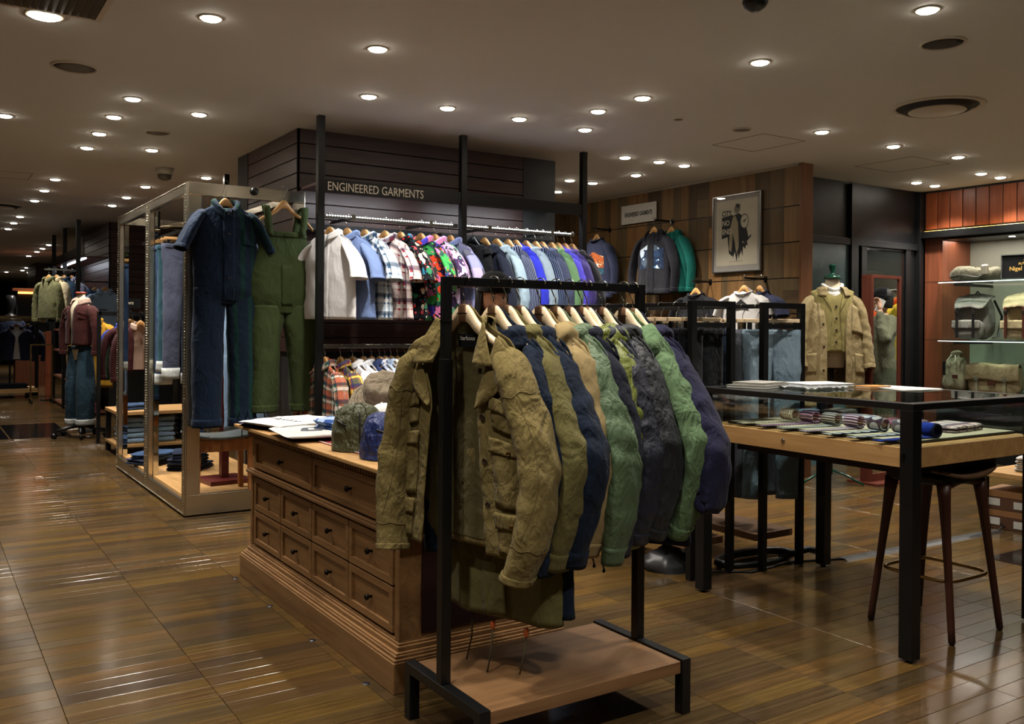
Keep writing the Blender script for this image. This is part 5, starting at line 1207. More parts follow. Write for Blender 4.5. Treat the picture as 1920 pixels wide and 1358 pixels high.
t, T, S = wallg('sweatshirt', 'navy sweatshirt with orange and teal print hanging on the oak wall', 'sweatshirt', 6.72, 8.46, 2.576, 92, nav, 'tan hanger on the oak wall with the navy sweatshirt', L=.78, collar=dict(stand=.015, fall=.012, spread=.006, phi0=.0), hem=.06)
surf(lambda u, v_: T.P(u, v_, .004), -.75, .75, .3, .52, 16, 12, su=.2, sv=.7).build('orange_print', sun, t, True, fix=False)
surf(lambda u, v_: T.P(u, v_, .004), -.75, .75, .525, .62, 16, 8, su=.2, sv=.7).build('teal_print', sea, t, True, fix=False)
star = [(math.cos(a * PI / 5) * (1 if a % 2 == 0 else .35), math.sin(a * PI / 5) * (1 if a % 2 == 0 else .35)) for a in range(10)]
for cx, cz, r in ((-.06, .48, .045), (.06, .47, .04)):
    pts = [T.P((cx + a * r) * 4.4, cz + b_ * r * 1.3, .007) for a, b_ in star]; c = T.P(cx * 4.4, cz, .0075)
    MB().add([c] + pts, [(0, i + 1, (i + 1) % 10 + 1) for i in range(10)]).build('white_star_print', m_plain('print_white', (214, 212, 206), .8), t)
bl = m_fabric('blue_photo_print', (30, 44, 70), None, 'floral', p=dict(cols=[(60, 110, 160), (20, 30, 44), (190, 206, 220), (40, 60, 90), (70, 84, 100)], scale=11, dens=.75, r=.5))
wallg('hooded_sweatshirt', 'teal green hoodie hanging behind the black hoodie on the oak wall', 'hoodie', 6.86, 7.34, 2.576, 88, tealg, 'tan hanger behind on the oak wall with the teal hoodie', hood=dict(stand=.03, fall=.1, spread=.05), **{'L': .74})
t, T, S = wallg('hooded_sweatshirt', 'black hoodie with blue picture print hanging on the oak wall', 'hoodie', 6.72, 7.46, 2.576, 92, blk, 'tan hanger on the oak wall with the black hoodie', hood=dict(stand=.03, fall=.1, spread=.05, phi0=.9), placket=True, L=.76)
surf(lambda u, v_: T.P(u, v_, .004), -.8, .8, .26, .62, 16, 16, su=.2, sv=.7).build('picture_print', bl, t, True, fix=False)
SS = dict(sl=[(.15, 0, -.11), (.24, 0, -.18), (.29, .0, -.30)], sr=[(-.15, 0, -.11), (-.24, 0, -.18), (-.29, .0, -.30)], rs=(.06, .085, .088), sflat=.45, cuffs=False, hem=None)
wallg('t_shirt', 'black T-shirt hanging low on the oak wall', 'T-shirt', 6.74, 6.84, 1.891, 95, btee, 'tan hanger low on the oak wall with the black T-shirt', collar=dict(stand=.012, fall=.01, spread=.005, phi0=0), **SS)
wallg('t_shirt', 'navy T-shirt hanging behind the white T-shirt on the oak wall', 'T-shirt', 6.79, 6.03, 1.891, 88, nav, 'tan hanger low on the oak wall with the navy T-shirt', collar=dict(stand=.012, fall=.01, spread=.005, phi0=0), **SS)
t, T, S = wallg('t_shirt', 'white T-shirt with a small black hexagon print on the oak wall', 'T-shirt', 6.67, 6.12, 1.891, 98, grw, 'tan hanger low on the oak wall with the white T-shirt', collar=dict(stand=.012, fall=.01, spread=.005, phi0=0), **SS)
pts = [T.P(.34 * math.cos(a * PI / 3 + PI / 6), .30 + .075 * math.sin(a * PI / 3 + PI / 6), .006) for a in range(6)]; MB().add(pts, [(0, 1, 2, 3, 4, 5)]).build('hexagon_print', ink, t)
# ================================================================ TROUSERS ON RACKS
blackp = m_fabric('trouser_black', (17, 18, 22), wrinkle=.6, wscale=8); inkp = m_fabric('trouser_ink', (22, 26, 38), wrinkle=.5)
paledn = m_fabric('trouser_pale', (96, 116, 132), (132, 150, 162), 'denim', wrinkle=.7); greyp_ = m_fabric('trouser_grey', (86, 90, 98), wrinkle=.6); dkdn = m_fabric('trouser_dkdenim', (30, 40, 58), (46, 58, 80), 'denim')
TA = [(3.76, blackp, 'black trousers at the front of the dark trouser rack'), (3.86, inkp, 'ink blue trousers, second on the dark trouser rack'), (3.97, blackp, 'black trousers, third on the dark trouser rack'), (4.10, blackp, 'black trousers, fourth on the dark trouser rack'), (4.24, inkp, 'ink blue trousers, fifth on the dark trouser rack'), (4.40, blackp, 'black trousers, sixth on the dark trouser rack'), (4.6, blackp, 'black trousers near the far end of the dark trouser rack'), (4.85, inkp, 'ink trousers at the far end of the dark trouser rack')]
for i, (y, m_, lab) in enumerate(TA):
    clip_hanger((3.7525, y, 1.535 - .075), .12 if i == 0 else -.05 + .03 * (i % 3), 'wooden clip hanger holding the ' + lab.split(' at the')[0].split(',')[0].split(' near')[0] + (' at the front of the dark rack' if i == 0 else ' in row %s of the dark rack' % ['', 'two', 'three', 'four', 'five', 'six', 'seven', 'eight'][i]), 'clip hangers on the dark trouser rack')
    pants('trousers', lab, (3.7525, y, 1.535 - .14), rotz=.12 if i == 0 else -.05 + .03 * (i % 3), mat=m_, w=.19, L=1.0, b=.026, legw=.2, hemw=.16, seed=30 + i, group='trousers on the dark trouser rack', spread=.0)
TB = [(3.68, paledn, 'pale washed jeans at the front of the jeans rack'), (3.79, greyp_, 'grey trousers, second on the jeans rack'), (3.91, dkdn, 'dark jeans, third on the jeans rack'), (4.05, paledn, 'pale jeans, fourth on the jeans rack'), (4.22, dkdn, 'dark jeans, fifth on the jeans rack'), (4.45, dkdn, 'dark jeans, sixth on the jeans rack'), (4.75, dkdn, 'dark jeans at the far end of the jeans rack')]
for i, (y, m_, lab) in enumerate(TB):
    xo = 4.25 + (.05 if i == 0 else 0)
    clip_hanger((4.25, y, 1.532 - .075), -.5 if i == 0 else .1 * (i % 3) - .2, 'wooden clip hanger holding the ' + lab.split(' at the')[0].split(',')[0] + (' at the front of the jeans rack' if i == 0 else ' in row %s of the jeans rack' % ['', 'two', 'three', 'four', 'five', 'six', 'seven'][i]), 'clip hangers on the jeans rack')
    pants('trousers', lab, (4.25, y, 1.532 - .14), rotz=-.5 if i == 0 else .1 * (i % 3) - .2, mat=m_, w=.17, L=1.0, b=.03, legw=.17, hemw=.13, seed=50 + i, group='trousers on the jeans rack', spread=.01, crease=.008)
t = thing('plastic_bag', 'crumpled grey plastic bag on the floor under the dark trouser rack', 'bag', (3.72, 3.95, 0))
m = surf(lambda u, v_: Vector((.2 * math.cos(u) * math.sin(v_) * (1 + .25 * nz(Vector((math.cos(u) * 2, math.sin(u) * 2, v_ * 2)))), .16 * math.sin(u) * math.sin(v_) * (1 + .25 * nz(Vector((math.cos(u) * 3, 5, v_ * 2)))), max(0, .12 * math.cos(v_) * (1 + .4 * nz(Vector((u, v_ * 3, 2))))))), 0, 2 * PI, .02, PI * .52, 28, 14, closed=True)
m.build('bag', m_plain('plastic_grey', (44, 44, 46), .4), t, True)
t = thing('vacuum_hose', 'black vacuum hose lying under the jeans rack', 'hose', (4.2, 3.75, .02))
MB().tube([(.3 * math.cos(a * .4), .12 * math.sin(a * .4), .004 * a * .2) for a in range(26)], .018, 8).build('hose', black, t, True); MB().tube([(.1, -.1, .02), (.28, -.16, .06), (.38, -.2, .03)], .022, 8).build('nozzle', black, t, True)
# ================================================================ TRENCH COAT MANNEQUIN
MX, MY = 6.97, 5.34; rz = math.radians(142)
t = thing('mannequin', 'tailor dummy with cream neck and dark green cap wearing the trench coat', 'mannequin', (MX, MY, 0), rz)
crm = m_fabric('dummy_linen', (206, 194, 168), wrinkle=.1); gcap = m_plain('green_lacquer', (14, 58, 44), .2)
MB().lathe([(.10, 1.05), (.13, 1.2), (.125, 1.35), (.16, 1.5), (.17, 1.62), (.13, 1.7), (.068, 1.75), (.06, 1.84), (.058, 1.855)], 28, (0, 0, 0), 1.05, .7).build('torso', crm, t, True)
MB().lathe([(.075, 1.855), (.078, 1.862), (.066, 1.885), (.026, 1.895), (.018, 1.91), (.026, 1.95), (.032, 1.975), (.028, 1.99)], 24).build('neck_cap', gcap, t, True)
MB().cyl((0, 0, .08), .016, 1.0, 12).build('pole', black, t)
for k in range(3):
    a = k * 2 * PI / 3 + .4; MB().tube([(0, 0, .12), (.15 * math.cos(a), .15 * math.sin(a), .08), (.3 * math.cos(a), .3 * math.sin(a), .012)], .011, 8).build('base_leg', gcap, t, True)
trench = m_fabric('trench_cotton', (146, 130, 92), wrinkle=.6, wscale=6, rough=.7, gloss=True); trin = m_fabric('trench_inner', (92, 82, 56), wrinkle=.3)
vest_m = m_fabric('vest_olive', (134, 124, 78), wrinkle=.4)
surfv = Torso(.19, .62, .12, .125, .2, (.3, .12, .2), .006, .004, 77, .07, .1, 4, .02, .07)
tv = thing('waistcoat', 'olive buttoned waistcoat under the trench coat', 'waistcoat', (MX, MY, 1.79), rz)
surf(lambda u, v_: surfv.P(surfv.g(v_) + (2 * PI - 2 * surfv.g(v_)) * u, v_), 0, 1, 0, 1, 50, 36, su=1, sv=.6).build('body', vest_m, tv, True, solid=.004, fix=False)
surf(lambda u, v_: surfv.P(u, v_, -.004), -.5, .5, .02, 1, 10, 20, su=.2, sv=.6).build('front_band', vest_m, tv, True, solid=.003, fix=False)
for k in range(4): button(tv, surfv.P(0, .34 + k * .17, .006), (0, 1, 0), .011)
for sg in (1, -1): surf(lambda u, v_: surfv.P(sg * (surfv.g(v_) + u * .5 * max(0, 1 - v_ / .4)), v_, .01), 0, 1, .02, .4, 8, 16, su=.2, sv=.6).build('lapel', vest_m, tv, True, solid=.003, fix=False)
ts = thing('cravat', 'white scarf tied at the neck of the dummy', 'scarf', (MX, MY, 1.79), rz)
collar_surf(.068, .06, -.02, -.07, .05, .06, .02, .0, 12, .006).build('neck_wrap', m_fabric('scarf_white', (224, 222, 216), wrinkle=.4), ts, True, solid=.004, fix=False)
surf(lambda u, v_: Vector((u * .05 * (1 - v_ * .5), .098 + .02 * v_ - u * u * .02, -.06 - .2 * v_)), -1, 1, 0, 1, 10, 12).build('knot_tail', m_fabric('scarf_white', (224, 222, 216), wrinkle=.4), ts, True, solid=.004)
t, T, S = jacket('trench_coat', 'open beige trench coat with storm flap on the tailor dummy', 'coat', (MX, MY, 1.80), rz, trench, None, hw=.215, L=1.12, bt=.125, bb=.15, hemw=.30, gap=(.42, .24, .2), fold=.014, crease=.007, seed=81, nu=80, nv=64, nsl=30, nsr=44,
    sl=[(.16, 0, -.10), (.235, .0, -.23), (.275, .02, -.47), (.285, .05, -.66), (.285, .08, -.76)], sr=[(-.16, 0, -.10), (-.235, .0, -.23), (-.285, .02, -.47), (-.305, .05, -.66), (-.31, .08, -.76)], rs=(.065, .08, .074, .068, .066), sflat=.75, diag=.005, collar=dict(stand=.05, fall=.085, spread=.07, phi0=.55, dy=.075), lining=trin, cuffs=.9, nw=.085, drop=.05, slope=.135, mat2=trench)
surf(lambda u, v_: T.P(-(T.g(v_) + u), v_, .014), .22, 1.05, .1, .36, 12, 12, su=.2, sv=1).build('storm_flap', trench, t, True, solid=.004, fix=False)
for sg in (1, -1):
    surf(lambda u, v_: T.P(sg * (T.g(v_) + u), v_, .009), .0, .22, .03, .98, 6, 50, su=.2, sv=1).build('front_facing', trench, t, True, solid=.004, fix=False)
    surf(lambda u, v_: T.P(sg * (T.g(v_) + u), v_, .012), .35, .8, .55, .72, 10, 10, su=.2, sv=1).build('pocket', trench, t, True, solid=.004, fix=False)
for v_ in (.3, .5, .7): button(t, T.P(T.g(v_) + .1, v_, .014), (-.3, 1, 0), .011)
# ================================================================ TABLE CONTENTS
TZ = .8985 + .0135
def tie(label, x, y, rz, mat, w=.075, L_=.34, r=.032):
    t = thing('necktie', label, 'necktie', (x, y, TZ), rz, 'neckties rolled on the tray'); rows = []
    # tail lies flat along -x then rolls up at +x
    for k in range(14): rows.append((-L_ + L_ * k / 14, .0025 + .001 * (k > 10) * (k - 10)))
    turns = 2.1; n = 44
    for k in range(n):
        a = -PI / 2 + k / n * turns * 2 * PI; rr = r * (1 - .28 * k / n); rows.append((rr * math.cos(a), r + .003 + rr * math.sin(a)))
    m = MB(); m.uv = []; P = []; s_ = 0
    for i, (a, b_) in enumerate(rows):
        wv = w * (.55 + .45 * min(1, i / 16)) if i < 16 else w
        if i: s_ += math.hypot(a - rows[i - 1][0], b_ - rows[i - 1][1])
        P.append([(a, -wv / 2, b_), (a, -wv / 6, b_ + .0015), (a, wv / 6, b_ + .0015), (a, wv / 2, b_)]); m.uv += [(s_, -wv / 2), (s_, -wv / 6), (s_, wv / 6), (s_, wv / 2)]
    m.grid(P); m.build('silk_blade', mat, t, True, solid=.003)
    MB().cyl((0, 0, 0), 1, 1) if False else None
    MB().box((0, 0, r), (.001, .001, .001)) if False else None
    return t
def rt(name, a, b_, pe, wd, c3=None): return m_fabric(name, a, b_, 'stripes', p=dict(period=pe, width=wd, dir='v'), wrinkle=.05)
TM = [(m_fabric('tie_cream', (206, 198, 172), (120, 96, 110), 'dots', p=dict(scale=60, r=.28), wrinkle=.05), 'cream necktie with small dots rolled up on the tray'), (rt('tie_navyred', (36, 40, 80), (196, 150, 170), .018, .4), 'navy and pink striped necktie rolled up on the tray'),
      (rt('tie_greywhite', (52, 56, 60), (190, 192, 190), .012, .35), 'grey and white striped necktie rolled up on the tray'), (rt('tie_purple', (62, 34, 66), (204, 190, 206), .014, .4), 'purple and white striped necktie rolled up on the tray'),
      (m_fabric('tie_navydot', (30, 34, 56), (170, 172, 176), 'dots', p=dict(scale=16, r=.42), wrinkle=.05), 'navy necktie with large grey spots rolled up on the tray'), (m_fabric('tie_greydot', (70, 72, 84), (160, 162, 166), 'dots', p=dict(scale=16, r=.42), wrinkle=.05), 'grey necktie with pale spots behind the table leg'),
      (m_fabric('tie_royal', (24, 32, 62), (26, 52, 150), 'dots', p=dict(scale=13, r=.44), wrinkle=.05), 'dark necktie with royal blue spots nearest the table corner')]
for i, (m_, lab) in enumerate(TM):
    tie(lab, 3.86 - .004 * i, 3.22 - i * .135, math.radians(-6), m_, .085)
sq = [(m_fabric('square_white', (206, 208, 212), (120, 140, 190), 'plaid', p=dict(period=.06, c4=(120, 140, 190))), 'white fringed scarf folded on the tray', 4.12, 3.05), (m_fabric('square_red', (160, 54, 52), (206, 200, 200), 'plaid', p=dict(period=.07, c4=(50, 50, 90))), 'red plaid scarf folded on the tray', 4.22, 2.55), (m_fabric('square_navy', (40, 52, 92), (150, 60, 66), 'plaid', p=dict(period=.06, c3=(170, 180, 200))), 'navy plaid scarf folded on the tray', 4.15, 2.78)]
for i, (m_, lab, x, y) in enumerate(sq): folded('folded_scarf', lab, 'scarf', (x, y, TZ), .1 * i, m_, .30, .2, .03, 40 + i, 'scarves folded on the tray', 2)
for i, (x, y, m_, lab) in enumerate([(4.3, 3.25, m_fabric('roll_dark', (40, 40, 46), (120, 120, 110), 'dots', p=dict(scale=60, r=.3)), 'dark patterned scarf at the far end of the tray'), (4.1, 3.34, m_fabric('roll_blue', (70, 90, 120), (150, 170, 190), 'dots', p=dict(scale=50, r=.35)), 'blue patterned scarf at the far end of the tray')]):
    folded('folded_scarf', lab, 'scarf', (x, y, TZ), .2, m_, .22, .12, .04, 50 + i, 'scarves folded on the tray', 2)
GT = 1.088
paper = m_plain('paper_white', (206, 206, 202), .6); pcover = m_plain('cover_grey', (110, 108, 100), .5)
def book(label, x, y, z, rz, w, d, h, cm, cat='book', name='book'):
    t = thing(name, label, cat, (x, y, z), rz)
    MB().b2(-w / 2, w / 2, -d / 2, d / 2, 0, .0025).build('back_cover', cm, t); MB().b2(-w / 2 + .003, w / 2 - .003, -d / 2 + .003, d / 2 - .003, .0025, h - .0025).build('pages', paper, t); MB().b2(-w / 2, w / 2, -d / 2, d / 2, h - .0025, h).build('front_cover', cm, t); return t
book('thick grey catalogue lying on the glass table top', 3.74, 3.33, GT, .3, .3, .22, .016, pcover); book('smaller grey catalogue stacked on the thick catalogue', 3.76, 3.34, GT + .016, .2, .24, .18, .012, m_plain('cover_pale', (150, 148, 140), .5))
book('white catalogue lying on the glass table beside the plastic sleeve', 4.09, 3.22, GT + .006, -.2, .3, .22, .014, paper, 'catalogue', 'catalogue')
t = thing('plastic_sleeve', 'clear crumpled plastic sleeve lying on the glass table top', 'plastic sleeve', (3.96, 3.17, GT))
rows = [[((i / 14 - .5) * .34, (j / 12 - .5) * .3, .004 + .009 * ridge(Vector((i * .5, j * .5, 3)))) for i in range(15)] for j in range(13)]
MB().grid(rows).build('film', m_plain('milky_film', (150, 154, 158), .15), t, True, solid=.001)
book('slim orange edged booklet lying on the glass table top', 4.26, 3.0, GT, -.1, .16, .1, .012, m_plain('orange_cover', (206, 138, 60), .5), 'booklet', 'booklet')
t = thing('paper_stack', 'loose white papers spread on the glass table top', 'paper', (4.36, 2.9, GT)); 
for i in range(3): MB().box((0, 0, .0015 + .0015 * i), (.24, .32, .001), rz=.2 * i - .3).build('sheet', paper, t)
# ================================================================ CHEST TOP
CT = .842
wt = m_fabric('tee_fold_white', (190, 190, 188), wrinkle=.25); pu = m_fabric('tee_fold_purple', (58, 48, 78), wrinkle=.25); tink = m_plain('tee_ink', (70, 74, 84), .8)
folded('folded_t_shirt', 'dark purple folded T-shirt at the far end of the chest top', 'T-shirt', (1.72, 4.88, CT), .35, pu, .42, .34, .022, 71, None, 2)
a = folded('folded_t_shirt', 'white folded T-shirt with black lettering on the purple one', 'T-shirt', (1.73, 4.80, CT + .022), .25, wt, .46, .40, .02, 72, None, 1)
b = folded('folded_t_shirt', 'dark folded T-shirt underneath the white printed T-shirt', 'T-shirt', (1.70, 4.36, CT), -.2, pu, .36, .36, .02, 73, None, 1)
c = folded('folded_t_shirt', 'white folded T-shirt with grey picture print nearest the olive pouch', 'T-shirt', (1.69, 4.31, CT + .02), -.12, wt, .44, .42, .02, 74, None, 1)
for k in range(9): MB().box((-.06 + .012 * (k % 2), .12 - k * .028, .0215), (.03 + .008 * (k % 3), .006, .0012), rz=.5 * (k % 4) - .6).build('print_stroke', tink, a)
MB().prism([(-.12, -.06), (-.02, -.08), (.02, .04), (-.02, .1), (-.08, .07), (-.1, .02)], .0006, (0, 0, .0212), (1, 0, 0), (0, 1, 0), (0, 0, 1)).build('picture_print', tink, c)
MB().prism([(-.06, -.02), (-.03, -.02), (-.02, .06), (-.05, .05)], .0006, (-.01, 0, .0218), (1, 0, 0), (0, 1, 0), (0, 0, 1)).build('picture_highlight', wt, c)
for k in range(12): MB().box((.08 + .035 * (k % 3), .1 - (k // 3) * .045, .0215), (.018 + .006 * (k % 2), .004, .0012), rz=-1.2 + .3 * (k % 3)).build('print_stroke', tink, c)
def pouch(label, loc, rz, mat, r=.115, h=.2, seed=0):
    t = thing('nylon_pouch', label, 'pouch', loc, rz, None)
    def fn(u, v_):
        a = v_ * PI * .5; zz = h * (1 - (1 - v_) ** 0) if False else 0
        rr = r * (math.sin(min(1, v_ * 1.02) * PI * .5) ** .55); z = h * math.cos(v_ * PI * .5) ** .75 if v_ < 1 else 0
        x, y = rr * math.cos(u) * 1.0, rr * math.sin(u) * .95
        q = Vector((x * 16 + seed, y * 16, z * 16)); d = .006 * (ridge(q * .8) - .6) + .003 * (ridge(q * 1.9) - .6)
        gather = .004 * math.sin(u * 11 + seed + 2 * v_) * (1 - v_ * .6)
        return Vector((x * (1 + (d + gather) / r), y * (1 + (d + gather) / r), max(0, z + d * .6)))
    surf(fn, 0, 2 * PI, .02, 1, 64, 40, closed=True).build('shell', mat, t, True, fix=False)
    for off in (-.35, .35): MB().tube([fn(PI * .25 if False else -PI * .6 + off, q) + Vector((0, 0, .003)) for q in [i / 24 for i in range(1, 24)]], .0035, 6).build('piping', mat, t, True)
    MB().tube([fn(-PI * .6 + .0 * q, q) * 1.02 + Vector((0, 0, .002)) for q in [.45 + .5 * i / 20 for i in range(20)]], .004, 6).build('drawcord', m_plain('cord_black', (24, 24, 24), .6), t, True)
    MB().tube([fn(-PI * .95 + .55 * q, .62 + .08 * q) * 1.015 for q in [i / 14 for i in range(15)]], .004, 6).build('zip', black, t, True)
    return t
pouch('round olive nylon pouch standing on the chest top', (1.66, 3.80, CT + .004), .0, m_fabric('nylon_olive', (70, 72, 46), wrinkle=.9, wscale=14, rough=.42, gloss=True), .118, .205, 3)
pouch('round royal blue nylon pouch half hidden by the khaki sleeve', (1.66, 3.50, CT + .004), .6, m_fabric('nylon_blue', (30, 44, 96), wrinkle=.9, wscale=14, rough=.4, gloss=True), .115, .19, 8)
def cap(label, loc, rz, m1, tilt=.0, ry=0):
    t = thing('baseball_cap', label, 'cap', loc, rz); t.rotation_euler = (tilt, ry, rz)
    MB().lathe([(.095, 0), (.098, .03), (.088, .075), (.06, .108), (.02, .122), (.001, .123)], 28).build('crown', m1, t, True)
    rows = [[(.088 * math.sin(a) * (1 + 0 * k), -.08 * math.cos(a) - .09 * k * math.cos(a) * 1.0, .008 - .012 * k + .015 * math.cos(a) * k) for a in [(-1.1 + 2.2 * i / 12) for i in range(13)]] for k in [j / 5 for j in range(6)]]
    MB().grid(rows).build('peak', m1, t, True, solid=.004); MB().lathe([(.006, .122), (.006, .128), (.001, .129)], 10).build('top_button', m1, t); return t
cap('white cap with black striped band behind the blue pouch', (1.81, 3.83, CT + .078), .4, m_fabric('cap_white', (214, 214, 212), wrinkle=.2), -.2)
folded('striped_scarf', 'blue and white striped scarf bunched behind the olive pouch', 'scarf', (1.82, 4.31, CT), .3, m_fabric('scarf_blue', (150, 170, 200), (40, 70, 130), 'stripes', p=dict(period=.03, width=.45), wrinkle=.6), .26, .2, .09, 75, None, 3, slump=.012)
folded('striped_scarf', 'red and white patterned scarf bunched behind the pouches', 'scarf', (1.84, 3.99, CT), -.3, m_fabric('scarf_red', (206, 196, 200), (170, 50, 70), 'stripes', p=dict(period=.05, width=.4), wrinkle=.6), .24, .2, .075, 76, None, 3, slump=.012)
t = thing('hat_stand', 'small wooden hat stand behind the scarves on the chest', 'hat stand', (1.985, 4.21, CT)); MB().lathe([(.07, 0), (.07, .015), (.015, .03), (.012, .17), (.05, .19), (.06, .215), (.03, .235)], 20).build('turned_stand', hang_tan, t, True)
t = thing('bucket_hat', 'grey beige bucket hat tilted on the hat stand', 'hat', (1.985, 4.21, 1.05), .5); t.rotation_euler = (.34, -.5, .5)
bh = m_fabric('hat_beige', (128, 116, 98), wrinkle=.6, wscale=10)
def hatf(u, v_):
    if v_ < .55: q = v_ / .55; rr = .0005 + .1025 * min(1, q * 2.22) if q < .45 else .103 + .01 * (q - .45); z = .085 - .0 * q if q < .4 else .085 * (1 - (q - .4) / .6)
    else: q = (v_ - .55) / .45; rr = .108 + .075 * q; z = -.055 * q ** 1.1
    d = .006 * nz(Vector((math.cos(u) * 3, math.sin(u) * 3, v_ * 4))) + .005 * (ridge(Vector((math.cos(u) * 2, math.sin(u) * 2, v_ * 6))) - .6); return Vector(((rr + d) * math.cos(u), (rr + d) * math.sin(u), z + d))
surf(hatf, 0, 2 * PI, .0, .56, 48, 20, closed=True, su=.1, sv=.15).build('crown', bh, t, True, solid=.003, fix=False)
surf(hatf, 0, 2 * PI, .55, 1, 48, 14, closed=True, su=.1, sv=.15).build('brim', bh, t, True, solid=.003, fix=False)
for k in range(4): MB().tube([hatf(u * 2 * PI / 48, .64 + k * .09) + Vector((0, 0, .003)) for u in range(49)], .0012, 4, cap=False).build('brim_stitch', m_fabric('hat_stitch', (104, 94, 78), wrinkle=.1), t, True)
t = thing('knit_cap', 'navy ribbed knit cap next to the bucket hat', 'knit cap', (2.02, 4.0, CT))
surf(lambda u, v_: Vector(((.1 * math.sin(v_ * PI * .55) ** .7 + .004 * math.sin(u * 40)) * math.cos(u), (.1 * math.sin(v_ * PI * .55) ** .7 + .004 * math.sin(u * 40)) * math.sin(u), .2 * math.cos(v_ * PI * .5))), 0, 2 * PI, .02, 1, 120, 14, closed=True).build('knit', m_fabric('knit_navy', (30, 40, 70), wrinkle=.2), t, True)
# ================================================================ BAGS
canv = m_fabric('bag_canvas', (134, 128, 106), wrinkle=.5, wscale=8); canv2 = m_fabric('bag_canvas_grey', (112, 110, 104), wrinkle=.5, wscale=8); canv3 = m_fabric('bag_canvas_tan', (148, 134, 104), wrinkle=.5, wscale=8); lth_b = m_plain('strap_black', (28, 27, 27), .4); lth_r = m_plain('strap_brown', (74, 38, 28), .4)
def soft(cx, cy, cz, sx, sy, sz, e=.45, seed=0, amp=.014, taper=0.0, nu=36, nv=22):
    def fn(u, v_):
        cu, su, cv, sv = math.cos(u), math.sin(u), math.cos(v_), math.sin(v_)
        p = Vector((sgnpow(cv, e) * sgnpow(cu, e) * sx, sgnpow(cv, e) * sgnpow(su, e) * sy, sgnpow(sv, e) * sz)); k = 1 - taper * (p.z / sz + 1) / 2
        q = Vector((p.x * 9 + seed, p.y * 9, p.z * 9)); d = amp * (ridge(q) - .55) + amp * nz(q * .5)
        n = Vector((p.x / sx ** 2, p.y / sy ** 2, p.z / sz ** 2)).normalized()
        return Vector((cx + p.x * k, cy + p.y * k, cz + p.z)) + n * d
    return surf(fn, 0, 2 * PI, -PI / 2 + .02, PI / 2 - .02, nu, nv, closed=True, su=.2, sv=.2)
def backpack(label, y, z, mat, strap, seed):
    t = thing('backpack', label, 'backpack', (9.50, y, z), 0)     # front towards -x
    soft(.0, 0, .24, .12, .19, .235, .6, seed, .012, .12).build('main_body', mat, t, True, fix=True)
    soft(-.14, 0, .11, .06, .15, .10, .55, seed + 4, .008).build('front_pocket', mat, t, True)
    def lid(u, v_): return Vector((.10 - .27 * v_, u * .185 * (1 - .25 * abs(2 * v_ - 1) ** 3), .488 - .15 * max(0, v_ - .35) ** 1.6 * 1.9 - .03 * u * u)) + Vector((0, 0, .012 * nz(Vector((u * 3 + seed, v_ * 3, 0)))))
    surf(lid, -1, 1, 0, 1, 22, 16).build('lid', mat, t, True, solid=.008)
    surf(lambda u, v_: Vector((-.20 - .008 * v_, u * .155, .205 - .09 * v_)), -1, 1, 0, 1, 12, 6).build('pocket_flap', mat, t, True, solid=.006)
    for sy in (-.09, .09):
        s = MB().b2(-.225, -.212, sy - .013, sy + .013, .02, .34).build('strap', strap, t, bevel=.002); MB().b2(-.23, -.22, sy - .018, sy + .018, .27, .305).build('buckle', m_plain('buckle_metal', (90, 86, 80), .3, .9), s, bevel=.002)
    for sy in (-.2, .2): MB().tube([(.06, sy * .8, .42), (.12, sy * 1.05, .25), (.06, sy, .04), (-.02, sy * .95, .02)], .014, 8, flat=.4).build('shoulder_strap', strap, t, True)
    MB().tube([(.03, -.04, .47), (.02, 0, .52), (.03, .04, .47)], .008, 6).build('grab_loop', strap, t, True)
    return t
backpack('grey canvas backpack with black straps on the middle glass shelf', 5.44, 1.296, canv2, lth_b, 1); backpack('beige canvas backpack with brown leather straps at the right edge of the middle shelf', 4.92, 1.296, canv3, lth_r, 5)
t = thing('drawstring_rucksack', 'canvas drawstring rucksack with dark strap on the lower shelf', 'rucksack', (9.50, 5.66, .726))
soft(0, 0, .2, .12, .165, .2, .6, 3, .018, .45).build('body', canv, t, True); soft(-.0, 0, .40, .05, .06, .05, .8, 4, .014).build('gathered_neck', canv, t, True)
MB().b2(-.135, -.12, .05, .08, .18, .33).build('strap', lth_b, t, bevel=.003); MB().b2(-.132, -.122, -.09, -.03, .15, .19).build('leather_patch', lth_r, t)
MB().tube([(-.06, .02, .40), (-.1, .05, .34), (-.13, .0, .28)], .005, 6).tube([(-.06, -.02, .40), (-.1, -.05, .34), (-.13, -.02, .3)], .005, 6).build('drawcord', m_plain('cord_white', (200, 194, 180), .7), t, True)
t = thing('satchel', 'wide tan canvas satchel with flap on the lower shelf', 'satchel', (9.48, 5.22, .726))
soft(0, 0, .16, .07, .275, .16, .35, 8, .012).build('body', canv3, t, True)
surf(lambda u, v_: Vector((.05 - .135 * min(1, v_ * 2.4), u * .285, .315 - .17 * max(0, v_ - .4) / .6 + .01 * math.sin(u * 4))), -1, 1, 0, 1, 20, 14).build('flap', canv3, t, True, solid=.007)
for sy in (-.15, .15):
    s = MB().b2(-.105, -.092, sy - .014, sy + .014, .01, .17).build('strap', canv, t, bevel=.002); MB().b2(-.112, -.104, sy - .022, sy + .022, .14, .18).build('buckle', m_plain('buckle_pale', (170, 164, 146), .3, .8), s, bevel=.002)
MB().b2(-.098, -.09, -.05, .03, .1, .14).build('leather_patch', lth_r, t)
